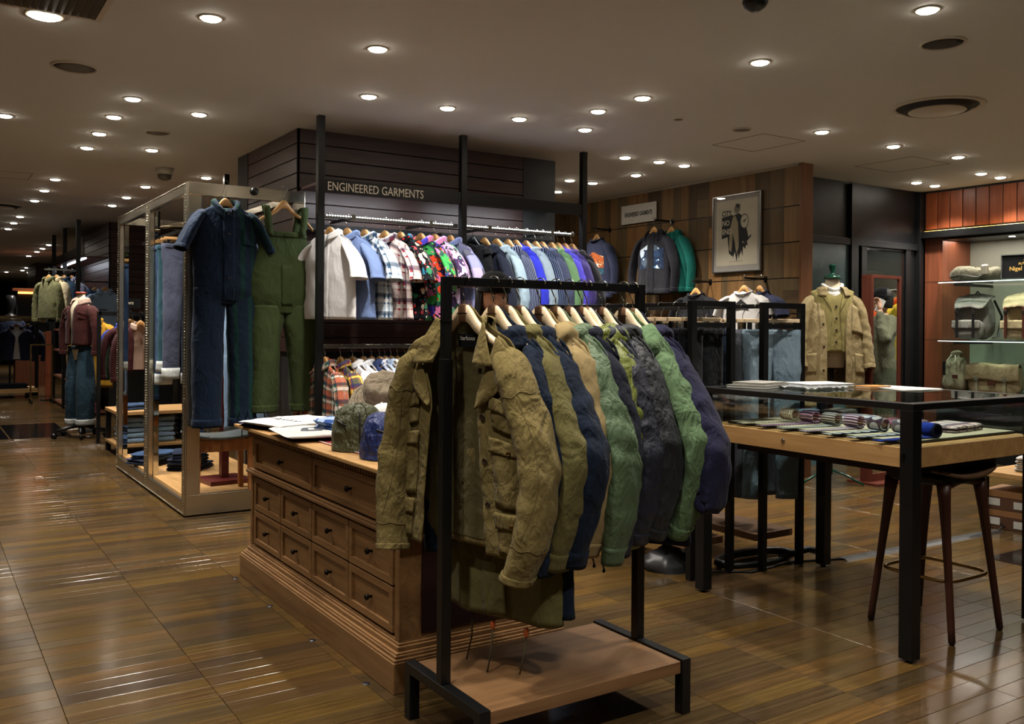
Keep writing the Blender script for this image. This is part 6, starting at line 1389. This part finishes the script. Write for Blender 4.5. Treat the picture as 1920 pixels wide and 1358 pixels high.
t = thing('folded_bag', 'crumpled olive grey canvas bag lying on the top shelf', 'bag', (9.48, 5.42, 1.926)); soft(0, 0, .07, .14, .28, .07, .6, 12, .03).build('body', m_fabric('bag_olive_grey', (84, 82, 68), wrinkle=.7), t, True); MB().b2(-.16, -.13, -.2, -.12, .05, .16).build('flask_pocket', m_plain('buckle_pale', (170, 164, 146), .3, .8), t, bevel=.02); MB().tube([(-.1, -.2, .1), (-.16, -.1, .03), (-.17, .1, .06), (-.1, .25, .04)], .014, 8, flat=.4).build('strap', lth_b, t, True)
t = thing('brand_sign', 'black framed sign with gold script on the top glass shelf', 'sign', (9.42, 4.86, 1.926))
MB().box((0, 0, .125), (.014, .52, .24), ry=.06).build('plaque', m_plain('plaque_black', (14, 15, 16), .3), t, bevel=.002)
MB().b2(-.016, .01, -.27, -.26, 0, .25).b2(-.016, .01, .26, .27, 0, .25).b2(-.016, .01, -.27, .27, .245, .255).b2(-.016, .01, -.27, .27, 0, .008).build('frame', m_plain('frame_silver', (170, 170, 166), .3, .9), t)
gold = m_plain('gold_print', (196, 160, 84), .4)
for s_, sz, z_ in (('AUTHENTIC', .034, .155), ('Nigel Cabourn', .062, .105), ('ENGLAND', .024, .055)):
    put('lettering', text_mesh(s_, sz, .0005), gold, t, loc=(-.0095, 0, z_), rot=(PI / 2, 0, -PI / 2))
MB().prism([(-.04, 0), (0, .025), (.04, 0), (.04, .012), (0, .037), (-.04, .012)], .001, (-.0105, 0, .185), (0, -1, 0), (0, 0, 1), (1, 0, 0)).build('chevron_mark', gold, t)
# low table with white tees and shoe boxes
t = thing('low_table', 'low wooden display table with black legs at the right edge', 'table', (6.95, 3.1, 0))
MB().b2(-.62, .7, -.55, .5, .37, .405).build('tabletop', oaklx, t, bevel=.003)
for x in (-.59, .66):
    for y in (-.52, .47): MB().b2(x - .02, x + .02, y - .02, y + .02, 0, .37).build('leg', black, t)
for i in range(4): folded('folded_t_shirt', ['white folded T-shirt at the bottom of the stack on the low table', 'white folded T-shirt second from the bottom on the low table', 'white folded T-shirt third from the bottom on the low table', 'white folded T-shirt on top of the stack on the low table'][i], 'T-shirt', (6.62, 3.25, .405 + i * .028), .05 * i, wt, .3, .36, .028, 90 + i, 'white T-shirts stacked on the low table', 1)
brn = m_plain('shoebox_brown', (92, 60, 38), .6); tanb = m_plain('shoebox_tan', (146, 104, 62), .6); lblm = m_plain('label_paper', (206, 204, 196), .6)
for i, (x, y, z_, lab) in enumerate([(6.55, 3.44, 0, 'brown shoe box at the bottom left under the low table'), (6.55, 3.44, .135, 'brown shoe box on top of the left stack under the low table'), (6.62, 3.04, 0, 'brown shoe box at the bottom right under the low table'), (6.62, 3.04, .135, 'brown shoe box on top of the right stack under the low table')]):
    t = thing('shoe_box', lab, 'box', (x, y, z_), .1); MB().b2(-.16, .16, -.17, .17, 0, .13).build('carton', brn, t, bevel=.002); MB().b2(-.163, .163, -.173, .173, .09, .133).build('lid', tanb, t, bevel=.002)
    MB().b2(-.165, -.1635, -.12, -.04, .02, .07).build('label', lblm, t); MB().b2(-.165, -.1635, .05, .14, .03, .08).build('size_label', lblm, t); MB().b2(-.06, .0, -.1715, -.1702, .02, .06).build('label', lblm, t)
# ================================================================ LEFT BACKGROUND
t = thing('garment_rack', 'black rack holding the maroon jackets beyond the metal frame', 'rack', (2.2, 11.7, 0))
for x in (-.43, .43):
    for y in (-.2, .9): MB().b2(x - .02, x + .02, y - .02, y + .02, 0, 1.54).build('post', black, t)
MB().b2(-.43, .43, -.02 - .2, .02 - .2, 1.5, 1.54).b2(-.43, .43, .88, .92, 1.5, 1.54).build('end_bar', black, t); MB().b2(-.015, .015, -.2, .9, 1.5, 1.53).build('hanging_bar', black, t)
maroon = m_fabric('corduroy_maroon', (46, 18, 20), (70, 32, 32), 'cord', wrinkle=.3); creamc = m_fabric('collar_cream', (176, 150, 136), wrinkle=.3)
def simple_jacket(label, x, y, z, rzd, mat, cat='jacket', hang='tan', name='jacket', **k):
    a = dict(hw=.225, L=.62, bt=.05, bb=.07, hemw=.24, seed=int(x * 100 + y * 10) % 97, nu=36, nv=24, nsl=18, nsr=24, rs=(.06, .075, .065, .055, .05), sflat=.65, collar=dict(phi0=.5, nu=24, nv=8), nw=.08, slope=.142, **lsl(.06, -.72)); a.update(k)
    if hang: hanger((x, y, z), math.radians(rzd), 'wooden hanger holding the ' + (label if 'royal blue' in label else label.split(' hanging')[0].split(' on the')[0].split(' at the')[0].split(' behind')[0]), None, hang, .075, .19)
    return jacket(name, label, cat, (x, y, z), math.radians(rzd), mat, None, **a)
simple_jacket('maroon corduroy jacket with pale collar hanging at the front of the far rack', 2.2, 11.36, 1.44, 176, maroon, cmat=creamc, gap=(.4, .25, .3), lining=creamc)
simple_jacket('maroon jacket with striped yoke hanging second on the far rack', 2.12, 11.55, 1.455, 172, m_fabric('maroon_plain', (56, 24, 26), wrinkle=.3), cmat=creamc)
for i, (y, c, lab) in enumerate([(11.8, (44, 66, 50), 'dark green jacket hanging third on the far rack'), (12.05, (40, 60, 150), 'royal blue jacket hanging fourth on the far rack'), (12.3, (36, 56, 140), 'royal blue jacket hanging last on the far rack')]):
    simple_jacket(lab, 2.2, y, 1.44, 180 + i * 3, m_fabric('far_rack_%d' % i, c, wrinkle=.3))
simple_jacket('mustard yellow coat hanging left of the far rack', 1.93, 12.9, 1.5, 150, m_fabric('mustard', (178, 132, 40), wrinkle=.3), L=.95, name='coat', cat='coat')
t = thing('peg_stand', 'black stand carrying the mustard coat', 'stand', (1.93, 12.9, 0)); MB().b2(-.015, .015, -.015, .015, 0, 1.56).build('pole', black, t); MB().b2(-.15, .15, -.012, .012, 1.565, 1.59).build('arm', black, t); MB().b2(-.17, .17, -.17, .17, 0, .012).build('base', black, t)
# jeans table
t = thing('jeans_table', 'two tier oak table with folded jeans beyond the metal frame', 'table', (2.3, 10.55, 0))
MB().b2(-.55, .9, -.38, .38, .44, .475).build('tabletop', oaklx, t, bevel=.003); MB().b2(-.55, .9, -.36, .36, .1, .13).build('lower_shelf', oaklx, t, bevel=.003)
for x in (-.52, .86):
    for y in (-.34, .34): MB().b2(x - .025, x + .025, y - .025, y + .025, 0, .44).build('leg', black, t)
djs = [dl, m_fabric('denim_pale2', (96, 122, 142), (130, 154, 168), 'denim'), dm, dd]
ords = ['lowest', 'second', 'third', 'fourth', 'topmost']
for s_, (x, nm) in enumerate([(1.92, 'left'), (2.22, 'middle'), (2.55, 'right')]):
    for k in range(5):
        folded('folded_jeans', '%s folded pale jeans in the %s stack on the lower shelf of the jeans table' % (ords[k], nm), 'jeans', (x, 10.42, .13 + k * .055), .06 * ((k + s_) % 3 - 1), djs[(k + s_) % 2 if s_ < 2 else 2 + k % 2], .26, .3, .054, 100 + s_ * 7 + k, 'jeans stacked on the jeans table', 1)
t = thing('wooden_box', 'dark brown wooden box standing on the jeans table', 'box', (2.62, 10.3, .475), .2); MB().b2(-.16, .16, -.1, .1, 0, .012).b2(-.16, .16, -.1, -.088, .012, .2).b2(-.16, .16, .088, .1, .012, .2).b2(-.16, -.148, -.088, .088, .012, .2).b2(.148, .16, -.088, .088, .012, .2).build('crate', m_wood('dark_crate', (48, 30, 22), (78, 52, 38), 'X', 1, .5), t)
folded('folded_jeans', 'mid blue jeans folded at the left end of the jeans table top', 'jeans', (1.98, 10.5, .475), .3, dm, .3, .26, .06, 130, None, 2)
# jacketed mannequin on casters
mx, my = 1.68, 12.25; rz = math.radians(120)
t = thing('mannequin', 'headless mannequin on a black caster base in the left aisle', 'mannequin', (mx, my, 0), rz)
MB().lathe([(.1, .95), (.13, 1.1), (.125, 1.3), (.16, 1.45), (.17, 1.56), (.12, 1.64), (.062, 1.69), (.056, 1.76)], 24, (0, 0, 0), 1.05, .7).build('torso', crm, t, True)
MB().lathe([(.062, 1.76), (.064, 1.775), (.05, 1.785)], 24).build('neck_cap', m_wood('neck_red', (110, 40, 26), (150, 64, 44), 'X', 1, .3), t, True); MB().cyl((0, 0, .12), .018, .9, 12).build('pole', black, t)
for k in range(5):
    a = k * 2 * PI / 5; c_, s_ = math.cos(a), math.sin(a); lg = MB().tube([(0, 0, .16), (.16 * c_, .16 * s_, .12), (.3 * c_, .3 * s_, .09)], [.03, .022, .018], 8).build('base_leg', black, t, True)
    cw = MB(); cw.tube([(.3 * c_ - .012 * s_, .3 * s_ + .012 * c_, .035), (.3 * c_ + .012 * s_, .3 * s_ - .012 * c_, .035)], .035, 12); cw.cyl((.3 * c_, .3 * s_, .06), .008, .03, 8); cw.build('caster', black, lg, True)
simple_jacket('maroon corduroy trucker jacket with cream collar on the caster mannequin', mx, my, 1.73, 120, m_fabric('trucker_maroon', (50, 22, 21), (74, 36, 33), 'cord', wrinkle=.3), hang=None, bt=.11, bb=.12, hemw=.2, L=.62, cmat=creamc, pockets=((-1.0, -.4, .25, .42, True), (.4, 1.0, .25, .42, True)), gap=(.2, .06, .06), lining=creamc, collar=dict(phi0=.5, stand=.05, fall=.07, spread=.05, nu=24, nv=8))
pants('jeans', 'deep blue jeans with turned cuffs on the caster mannequin', (mx, my, 1.12), rz, m_fabric('jeans_teal', (20, 38, 50), (36, 60, 74), 'denim'), .17, .96, .09, .17, .14, 141, None, .07, selv, .01, cat='jeans')
# second shelving bay with waterfall arm and folded stock
t = thing('shelving_frame', 'black steel shelving frame beside the second dark column in the left aisle', 'shelving', (2.02, 15.04, 0))
for y in (0, 1.48, 2.91): MB().b2(-.03, .03, y - .03, y + .03, 0, CEIL).build('post', black, t)
MB().b2(-.02, .02, 0, 2.91, 2.42, 2.54).build('sign_beam', black, t); MB().b2(0, .42, 0, 2.91, 2.40, 2.42).build('canopy', soff, t); MB().b2(.1, .13, .1, 2.8, 2.385, 2.40).build('led_strip', m_emit('led_white', (235, 242, 255), LED), t)
MB().b2(-.012, .012, 0, 2.91, 2.2, 2.225).build('rail', alu, t); MB().b2(-.42, 0, .3, .325, 2.2, 2.225).build('waterfall_arm', alu, t)
for z_ in (.06, .5, .95, 1.3): MB().b2(0, .42, .02, 2.88, z_ - .03, z_).build('shelf', m_wood('aisle_shelf', (86, 50, 34), (120, 76, 54), 'Y', .8, .4), t)
lab_c = [('olive field shirt at the left end of the aisle arm', (104, 104, 72)), ('cream shirt second on the aisle arm', (196, 182, 150)), ('navy patterned shirt third on the aisle arm', (34, 54, 76)), ('blue striped shirt at the right end of the aisle arm', (100, 116, 168))]
for i, (lb_, c) in enumerate(lab_c): simple_jacket(lb_, 1.66 + i * .105, 15.352, 2.135, 118, m_fabric('aisle_shirt_%d' % i, c, (214, 210, 214) if i == 3 else None, 'stripes' if i == 3 else None, p=dict(period=.02, width=.3)), 'shirt', name='shirt', L=.7, bt=.03, bb=.04)
simple_jacket('light denim jacket high on the second shelving rail', 2.02, 15.9, 2.13, 175, dl, 'jacket', bt=.03)
simple_jacket('pale blue shirt on the column beside the second shelving', 2.35, 14.75, 1.95, 178, dl, 'shirt', name='shirt', bt=.03); simple_jacket('mid blue shirt on the column behind the caster mannequin', 2.24, 14.9, 1.95, 178, dm, 'shirt', name='shirt', bt=.03)
t = thing('wall_rail', 'small dark rail on the second column carrying blue shirts', 'clothes rail', (2.46, 15.09, 2.02)); MB().b2(-.4, .3, -.36, -.34, -.01, .01).b2(.1, .12, -.35, 0, -.01, .01).b2(-.4, -.38, -.35, -.02, -.01, .01).build('tube', black, t)
fc = [(150, 70, 80), (190, 180, 160), (60, 80, 130), (40, 44, 60), (170, 160, 170), (90, 60, 60)]
k = 0
for z_, zn in ((.06, 'bottom'), (.5, 'second'), (.95, 'third')):
    for y, yn in ((15.35, 'near end'), (15.8, 'middle'), (16.9, 'far end')):
        folded('folded_knit', 'folded knitwear at the %s of the %s aisle shelf' % (yn, zn), 'knitwear', (2.2, y, z_), 0, m_fabric('knit_%d' % (k % 6), fc[k % 6], (210, 205, 205), 'stripes' if k % 2 else None, p=dict(period=.05, width=.3)), .3, .34, .11, 150 + k, None, 3, slump=.008); k += 1
# blazer rack, rolling rail, post, far mannequin
gb = m_plain('gold_tube', (120, 100, 64), .35, .9)
t = thing('garment_rack', 'gold topped rack of navy blazers far down the left aisle', 'rack', (1.55, 19.4, 0))
for x in (-.75, .35):
    MB().b2(x - .03, x + .03, -.03, .03, 0, 1.5).build('post', black, t); MB().b2(x - .02, x + .02, -.02, .7, 1.46, 1.5).build('side_bar', gb, t)
MB().b2(-.75, .35, -.02, .02, 1.48, 1.53).build('front_bar', gb, t); MB().b2(-.75, .35, .33, .36, 1.44, 1.47).build('hanging_bar', gb, t); MB().b2(-.75, .35, -.25, .6, .1, .17).build('base_board', oaklx, t); MB().b2(-.7, -.6, -.2, .5, 0, .1).b2(.2, .3, -.2, .5, 0, .1).build('base_leg', black, t)
blz = m_fabric('blazer_navy', (40, 46, 66), wrinkle=.3)
simple_jacket('navy blazer over a white shirt facing out on the far blazer rack', 1.58, 19.62, 1.385, 178, blz, 'blazer', name='blazer', bt=.07, bb=.09, L=.72, gap=(.5, .05, .2), lining=m_fabric('shirt_white', (222, 222, 224)), hang='dark')
simple_jacket('dark navy blazer behind the front blazer', 1.78, 19.755, 1.385, 150, blz, 'blazer', name='blazer', hang='dark'); simple_jacket('dark patterned jacket at the left end of the blazer rack', 1.0, 19.755, 1.385, 140, m_fabric('blazer_pat', (40, 44, 52), wrinkle=.3), 'jacket', hang='dark')
folded('folded_trousers', 'dark trousers folded on the base of the blazer rack', 'trousers', (1.5, 19.45, .17), .1, inkp, .5, .35, .09, 170, None, 3)
t = thing('rolling_rail', 'thin gold rolling rail with casters in the left aisle', 'rack', (1.83, 17.9, 0))
MB().b2(-.18, -.155, -.012, .012, .06, 1.03).b2(.155, .18, -.012, .012, .06, 1.03).b2(-.155, .155, -.012, .012, 1.005, 1.03).b2(-.155, .155, -.012, .012, .1, .12).build('frame', gb, t)
for x in (-.167, .167):
    MB().b2(x - .012, x + .012, -.2, .2, .06, .085).build('foot_bar', gb, t)
    for y in (-.18, .18): MB().tube([(x - .012, y, .03), (x + .012, y, .03)], .03, 10).build('caster', black, t, True)
t = thing('wooden_board', 'upright red brown board leaning by the rolling rail', 'board', (2.0, 18.45, 0)); MB().b2(-.05, .05, -.03, .03, 0, 1.25).build('board', m_wood('red_board', (110, 52, 30), (148, 80, 50), 'Z', 1, .45), t, bevel=.004); MB().b2(-.12, .12, -.12, .12, 0, .02).build('foot', black, t)
t = thing('mannequin', 'dark egg headed mannequin bust far down the left aisle', 'mannequin', (1.62, 21.6, 0)); MB().lathe([(.02, 1.98), (.08, 1.97), (.105, 1.88), (.1, 1.78), (.075, 1.68), (.06, 1.62), (.07, 1.58), (.2, 1.5), (.24, 1.35), (.2, 1.1), (.17, .95)][::-1], 24, (0, 0, 0), 1, .8).build('bust', m_plain('dark_grey_gloss', (40, 40, 42), .3), t, True); MB().cyl((0, 0, 0), .02, 1, 10).build('pole', black, t); MB().lathe([(.2, 0), (.2, .02)], 20).build('base', black, t)
simple_jacket('navy hooded coat on the egg headed mannequin', 1.62, 21.6, 1.58, 180, m_fabric('far_coat', (34, 42, 62), wrinkle=.3), 'coat', hang=None, name='coat', bt=.18, bb=.2, L=.7, hw=.24, hood=dict(stand=.04, fall=.1, spread=.06))
def small_sign(x, y, z, w_, txt, label):
    t = thing('shelf_sign', label, 'sign', (x, y, z), math.radians(-25)); MB().b2(-w_, w_, -.006, .006, 0, .11).build('plate', black, t); MB().b2(-.008, .008, -.006, .006, -(z - 1.54), 0).build('stem', black, t); put('lettering', text_mesh(txt, .04, .0005), m_plain('sign_cream', (226, 216, 196), .6), t, loc=(0, -.0075, .055), rot=(PI / 2, 0, 0))
small_sign(2.1, 11.5, 1.585, .13, "LEVI'S", 'small black lettered sign at the middle of the far rack')
t = thing('glowing_lantern', 'dark lantern cabinet with orange glow at the far end of the aisle', 'cabinet', (2.15, 22.8, 0)); MB().b2(-.35, .35, -.2, .2, 0, 1.2).build('cabinet', m_wood('far_cab', (70, 36, 22), (100, 56, 36), 'Z', 1, .4), t); MB().b2(-.35, -.31, -.2, .2, 1.2, 2.1).b2(.31, .35, -.2, .2, 1.2, 2.1).b2(-.35, .35, .16, .2, 1.2, 2.1).build('frame', black, t); MB().b2(-.42, .42, -.27, .27, 2.1, 2.16).build('cornice', m_wood('far_cab2', (110, 52, 26), (140, 76, 44), 'X', 1, .4), t); MB().b2(-.3, .3, .1, .15, 2.05, 2.09).build('lamp', m_emit('lamp_orange', (255, 150, 70), 6), t)
# ================================================================ PEOPLE
def skinned(name, verts, edges, radii, root, mat, parent, sub=2):
    me = bpy.data.meshes.new(name); me.from_pydata([tuple(v) for v in verts], edges, []); me.materials.append(mat)
    o = bpy.data.objects.new(name, me); COL.objects.link(o); o.parent = parent
    md = o.modifiers.new('skin', 'SKIN'); md.use_smooth_shade = True
    for i, r in enumerate(radii):
        r = r if isinstance(r, tuple) else (r, r); me.skin_vertices[0].data[i].radius = r
        me.skin_vertices[0].data[i].use_root = (i == root)
    s = o.modifiers.new('sub', 'SUBSURF'); s.levels = sub; s.render_levels = sub
    return o
skinm = m_plain('skin_tone', (208, 162, 136), .5, 0, .4, .06, 20)
def head_surf(s=1.0):
    """face looks to +y, origin at the chin level centre of the head"""
    def fn(u, v_):
        # v_ 0 chin .. 1 crown ; u angle, 0 = front
        th = v_ * PI; z = .115 - .125 * math.cos(th) ; r = math.sin(th) ** .72
        c, sn = math.cos(u), math.sin(u)
        x = .076 * r * sn; y = .094 * r * c + .004
        if z < .07: k = (.07 - z) / .08; x *= 1 - .28 * k; y += .006 * k * max(0, c); 
        if c < 0 and z < .09: y *= 1 - .25 * (.09 - z) / .1
        fr = max(0, c) ** 3
        def g(cx, cz, sx, sz, a): return a * math.exp(-((x - cx) / sx) ** 2 - ((z - cz) / sz) ** 2) if c > .2 else 0
        y += g(0, .088, .011, .022, .016) + g(0, .072, .014, .010, .016) + g(0, .043, .022, .006, .006) + g(0, .034, .018, .006, .006) + g(0, .008, .02, .012, .006)
        y -= g(.031, .112, .016, .010, .011) + g(-.031, .112, .016, .010, .011) + g(0, .039, .02, .002, .004)
        y += g(.031, .13, .022, .006, .004) + g(-.031, .13, .022, .006, .004) + g(.045, .08, .02, .02, .003) + g(-.045, .08, .02, .02, .003)
        return Vector((x * s, y * s, z * s))
    return surf(fn, 0, 2 * PI, .0, 1, 64, 56, closed=True)
def make_head(parent, z, yaw_, pitch, hair, beanie_m, lipm):
    h = MB(); e = head_surf().build('head', skinm, parent, True, fix=True); e.location = (0, .015, z); e.rotation_euler = (pitch, 0, yaw_)
    ew = m_plain('eye_white', (214, 208, 200), .2); ed = m_plain('eye_dark', (26, 18, 14), .15)
    for sx in (-1, 1):
        MB().lathe([(.0005, -.011), (.008, -.007), (.0112, 0), (.008, .007), (.0005, .011)], 14, (sx * .031, .0775, .111)).build('eyeball', ew, e, True)
        MB().lathe([(.0005, -.006), (.0055, -.002), (.006, 0), (.0055, .002), (.0005, .006)], 12, (sx * .031, .0855, .110)).build('iris', ed, e, True)
        MB().tube([(sx * .018, .093, .129), (sx * .032, .093, .134), (sx * .048, .083, .129)], [.0025, .0032, .0015], 6).build('eyebrow', hair, e, True)
        MB().tube([(sx * .018, .0865, .114), (sx * .031, .0905, .1195), (sx * .044, .082, .115)], [.001, .0016, .001], 6).build('eyelid', hair, e, True)
        m = soft(sx * .077, -.004, .098, .008, .018, .03, .8, 2, .001, 0, 14, 10); m.build('ear', skinm, e, True)
    MB().tube([(-.021, .0885, .0385), (-.008, .0975, .0415), (.0, .0985, .0405), (.008, .0975, .0415), (.021, .0885, .0385)], [.001, .0042, .0045, .0042, .001], 6).build('lips', lipm, e, True)
    def hairf(u, v_):
        c, sn = math.cos(u), math.sin(u); th = v_ * PI; r = math.sin(th) ** .6; zz = .118 - .132 * math.cos(th)
        return Vector((.088 * r * sn, -.012 + .098 * r * c, zz))
    return e, hairf
def beanie(head, mat, tall=.0):
    def fn(u, v_):
        c, sn = math.cos(u), math.sin(u); z = .142 + .122 * v_ ** .9 + (.012 * (1 - c) * -.6) * (1 - v_); r = math.sqrt(max(0.0005, 1 - (v_ * .985) ** 2.6)); rib = .0012 * math.sin(u * 44)
        return Vector(((.089 * r + rib) * sn, .004 + (.104 * r + rib) * c, z))
    surf(fn, 0, 2 * PI, 0, 1, 132, 20, closed=True).build('beanie', mat, head, True)
    surf(lambda u, v_: fn(u, v_ * .28) * 1.0 + Vector((math.sin(u), math.cos(u), 0)) * .006, 0, 2 * PI, 0, 1, 132, 6, closed=True).build('beanie_cuff', mat, head, True, solid=.004)
def hand(parent, name, wrist, dirv, up, curl, side):
    """palm, four fingers and a thumb as skinned chains"""
    d = Vector(dirv).normalized(); u = (Vector(up) - d * Vector(up).dot(d)).normalized(); s = d.cross(u) * side; w_ = Vector(wrist)
    V = [w_, w_ + d * .045, w_ + d * .08]; E = [(0, 1), (1, 2)]; R_ = [.02, .026, .028]
    for k, (off, ln) in enumerate(((-.027, .066), (-.009, .076), (.009, .072), (.026, .056))):
        b0 = len(V); p = w_ + d * .085 + s * off; V.append(p); R_.append(.0095); E.append((2, b0)); a = 0
        for j in range(3):
            a += curl * (.5 + .35 * j); p = p + (d * math.cos(a) + u * -math.sin(a)) * ln * (.42, .32, .26)[j]; V.append(p); R_.append((.009, .0085, .0075)[j]); E.append((len(V) - 2, len(V) - 1))
    b0 = len(V); p = w_ + d * .03 + s * -.032; V.append(p); R_.append(.011); E.append((1, b0))
    for j in range(2): p = p + (d * .75 - s * .5 * (1 - j) - u * curl * .5).normalized() * .034; V.append(p); R_.append((.0105, .009)[j]); E.append((len(V) - 2, len(V) - 1))
    return skinned(name, V, E, R_, 0, skinm, parent, 2)
def person(label, loc, rz, topm, trm, shoem, arms, H=1.70, head=(0, 0), hairm=None, long_hair=False, beaniem=None):
    t = thing('person', label, 'person', loc, rz); k = H / 1.72; t.scale = (k, k, k)
    A = {1: arms[0], -1: arms[1]}
    V = [(0, 0, .96), (0, 0, 1.12), (0, 0, 1.30), (0, 0, 1.44), (0, .006, 1.52), (0, .012, 1.57)]; E = [(0, 1), (1, 2), (2, 3), (3, 4), (4, 5)]; R_ = [(.15, .105), (.135, .095), (.15, .105), (.11, .07), .052, .05]
    for sd in (1, -1):
        sh, el, wr = A[sd]; b0 = len(V); V += [(sd * .17, 0, 1.43), el, wr]; R_ += [.056, .042, .028]; E += [(3, b0), (b0, b0 + 1), (b0 + 1, b0 + 2)]
        b0 = len(V); V += [(sd * .09, 0, .90), (sd * .1, .012, .50), (sd * .105, -.01, .10), (sd * .11, .12, .035)]; R_ += [.088, .06, .042, .034]; E += [(0, b0), (b0, b0 + 1), (b0 + 1, b0 + 2), (b0 + 2, b0 + 3)]
    body = skinned('body', V, E, R_, 0, skinm, t, 2)
    # sweater
    V = [(0, 0, .80), (0, 0, .96), (0, 0, 1.14), (0, 0, 1.30), (0, 0, 1.44), (0, .004, 1.50)]; E = [(i, i + 1) for i in range(5)]; R_ = [(.175, .13), (.18, .135), (.17, .125), (.175, .125), (.13, .088), .068]
    for sd in (1, -1):
        sh, el, wr = A[sd]; mid = Vector(el).lerp(Vector(wr), .5); up = Vector((sd * .18, 0, 1.425)).lerp(Vector(el), .5); b0 = len(V); V += [(sd * .18, 0, 1.425), tuple(up), el, tuple(mid), tuple(Vector(el).lerp(Vector(wr), .93))]; R_ += [.078, .074, .066, .058, .046]; E += [(4, b0)] + [(b0 + i, b0 + i + 1) for i in range(4)]
    o = skinned('sweatshirt', V, E, R_, 0, topm, t, 3)
    tx = bpy.data.textures.get('cloth_folds') or bpy.data.textures.new('cloth_folds', 'CLOUDS'); tx.noise_scale = .11; tx.noise_depth = 2
    dmod = o.modifiers.new('folds', 'DISPLACE'); dmod.texture = tx; dmod.strength = .03; dmod.mid_level = .5; dmod.texture_coords = 'LOCAL'
    V = [(0, 0, 1.06), (0, 0, .92)]; E = [(0, 1)]; R_ = [(.15, .11), (.165, .12)]
    for sd in (1, -1):
        b0 = len(V); V += [(sd * .095, 0, .84), (sd * .105, .012, .50), (sd * .11, -.005, .14)]; R_ += [.108, .09, .078]; E += [(1, b0), (b0, b0 + 1), (b0 + 1, b0 + 2)]
    o = skinned('trousers', V, E, R_, 0, trm, t, 3); dmod = o.modifiers.new('folds', 'DISPLACE'); dmod.texture = tx; dmod.strength = .025; dmod.mid_level = .5
    for sd in (1, -1):
        soft(sd * .11, .06, .05, .05, .14, .05, .6, 3, .002, 0, 20, 12).build('shoe', shoem, t, True)
    h, hf = make_head(t, 1.535, head[0], head[1], hairm, beaniem, m_plain('lip_tone', (150, 74, 70), .4))
    def hr(u, v_):
        p = hf(u, v_); p = Vector((p.x, p.y, p.z)); 
        return p
    n0, n1 = (.62, .98)
    surf(lambda u, v_: hf(u, v_) + Vector((0, -.002, 0)), PI * .42, 2 * PI - PI * .42, .32 if not long_hair else .2, .97, 40, 20).build('hair', hairm, h, True, solid=.01)
    if long_hair:
        for sd in (1, -1): surf(lambda u, v_: Vector((sd * (.074 + .02 * v_ + .006 * math.sin(u * 9)), -.03 + u * .055, .13 - .3 * v_)), -1, 1, 0, 1, 16, 12).build('hair_lock', hairm, h, True, solid=.016)
        surf(lambda u, v_: Vector((u * .085, -.095 + .03 * u * u + .004 * math.sin(u * 14), .15 - .32 * v_)), -1, 1, 0, 1, 16, 12).build('hair_back', hairm, h, True, solid=.016)
    if beaniem: beanie(h, beaniem)
    for sd in (1, -1):
        sh, el, wr = A[sd]; d = (Vector(wr) - Vector(el)).normalized(); up = Vector((0, 1, 0)) if abs(d.z) > .6 else Vector((0, 0, 1))
        hand(t, 'hand', wr, d, -up if sd else up, .55, sd)
    return t
hairb = m_plain('hair_black', (22, 17, 15), .5); bblk = m_fabric('beanie_black', (18, 18, 20), wrinkle=.1)
wz = math.radians(152)
person('person in black beanie and dark clothes half hidden behind the hanging jackets', (2.765, 4.44, 0), wz, m_fabric('top_black', (22, 22, 26), wrinkle=.4), blackp, m_plain('shoe_black', (20, 20, 20), .4),
       (((.17, 0, 1.43), (.24, .04, 1.16), (.2, .2, 1.0)), ((-.17, 0, 1.43), (-.24, .04, 1.16), (-.2, .2, 1.0))), 1.645, (.3, -.15), hairb, True, bblk)
drab = m_fabric('sweat_drab', (96, 96, 78), wrinkle=.7, wscale=6)
pz = math.radians(120)
mn = person('person in drab green sweatshirt and black beanie on the phone, seen in the mirror', (8.86, 4.1, 0), pz, drab, m_fabric('pants_drab', (70, 74, 58), wrinkle=.6), m_plain('shoe_grey', (60, 60, 60), .5),
       (((.17, 0, 1.43), (.34, .14, 1.22), (.15, .1, 1.56)), ((-.17, 0, 1.43), (-.25, .08, 1.15), (-.08, .24, 1.12))), 1.78, (0, .05), hairb, False, bblk)
t = thing('mobile_phone', 'white mobile phone held at the ear of the person in the mirror', 'phone', (8.86, 4.1, 0), pz); 
MB().box((.118 * 1.035, .085 * 1.035, 1.655), (.011, .072, .15), rx=.45).build('phone_body', m_plain('phone_white', (200, 200, 198), .3), t, bevel=.004); MB().box((.1105 * 1.035, .085 * 1.035, 1.655), (.001, .064, .135), rx=.45).build('screen', black, t)
# coats on the wall rail that the mirror shows
t = thing('clothes_rail', 'black rail with coats in the wall bay shown by the mirror', 'clothes rail', (9.68, 3.0, 1.86)); MB().tube([(0, -1.0, 0), (0, .93, 0)], .013, 10).build('tube', alu, t, True)
MB().b2(-.013, .42, -.98, -.96, -.02, .02).b2(-.013, .42, .9, .92, -.02, .02).build('bracket', black, t)
for i, (y, c, lab) in enumerate([(3.45, (60, 74, 100), 'blue grey coat in the mirrored wall bay'), (3.57, (120, 104, 84), 'taupe coat in the mirrored wall bay'), (3.71, (206, 84, 36), 'orange coat in the mirrored wall bay'), (3.85, (216, 180, 60), 'yellow coat in the mirrored wall bay'), (3.3, (206, 168, 50), 'mustard coat in the mirrored wall bay'), (3.12, (40, 44, 50), 'black coat in the mirrored wall bay')]):
    simple_jacket(lab, 9.68, y, 1.785, 200 + i * 4, m_fabric('bay_coat_%d' % i, c, wrinkle=.4), 'coat', name='coat', L=.95, bt=.05, bb=.06)
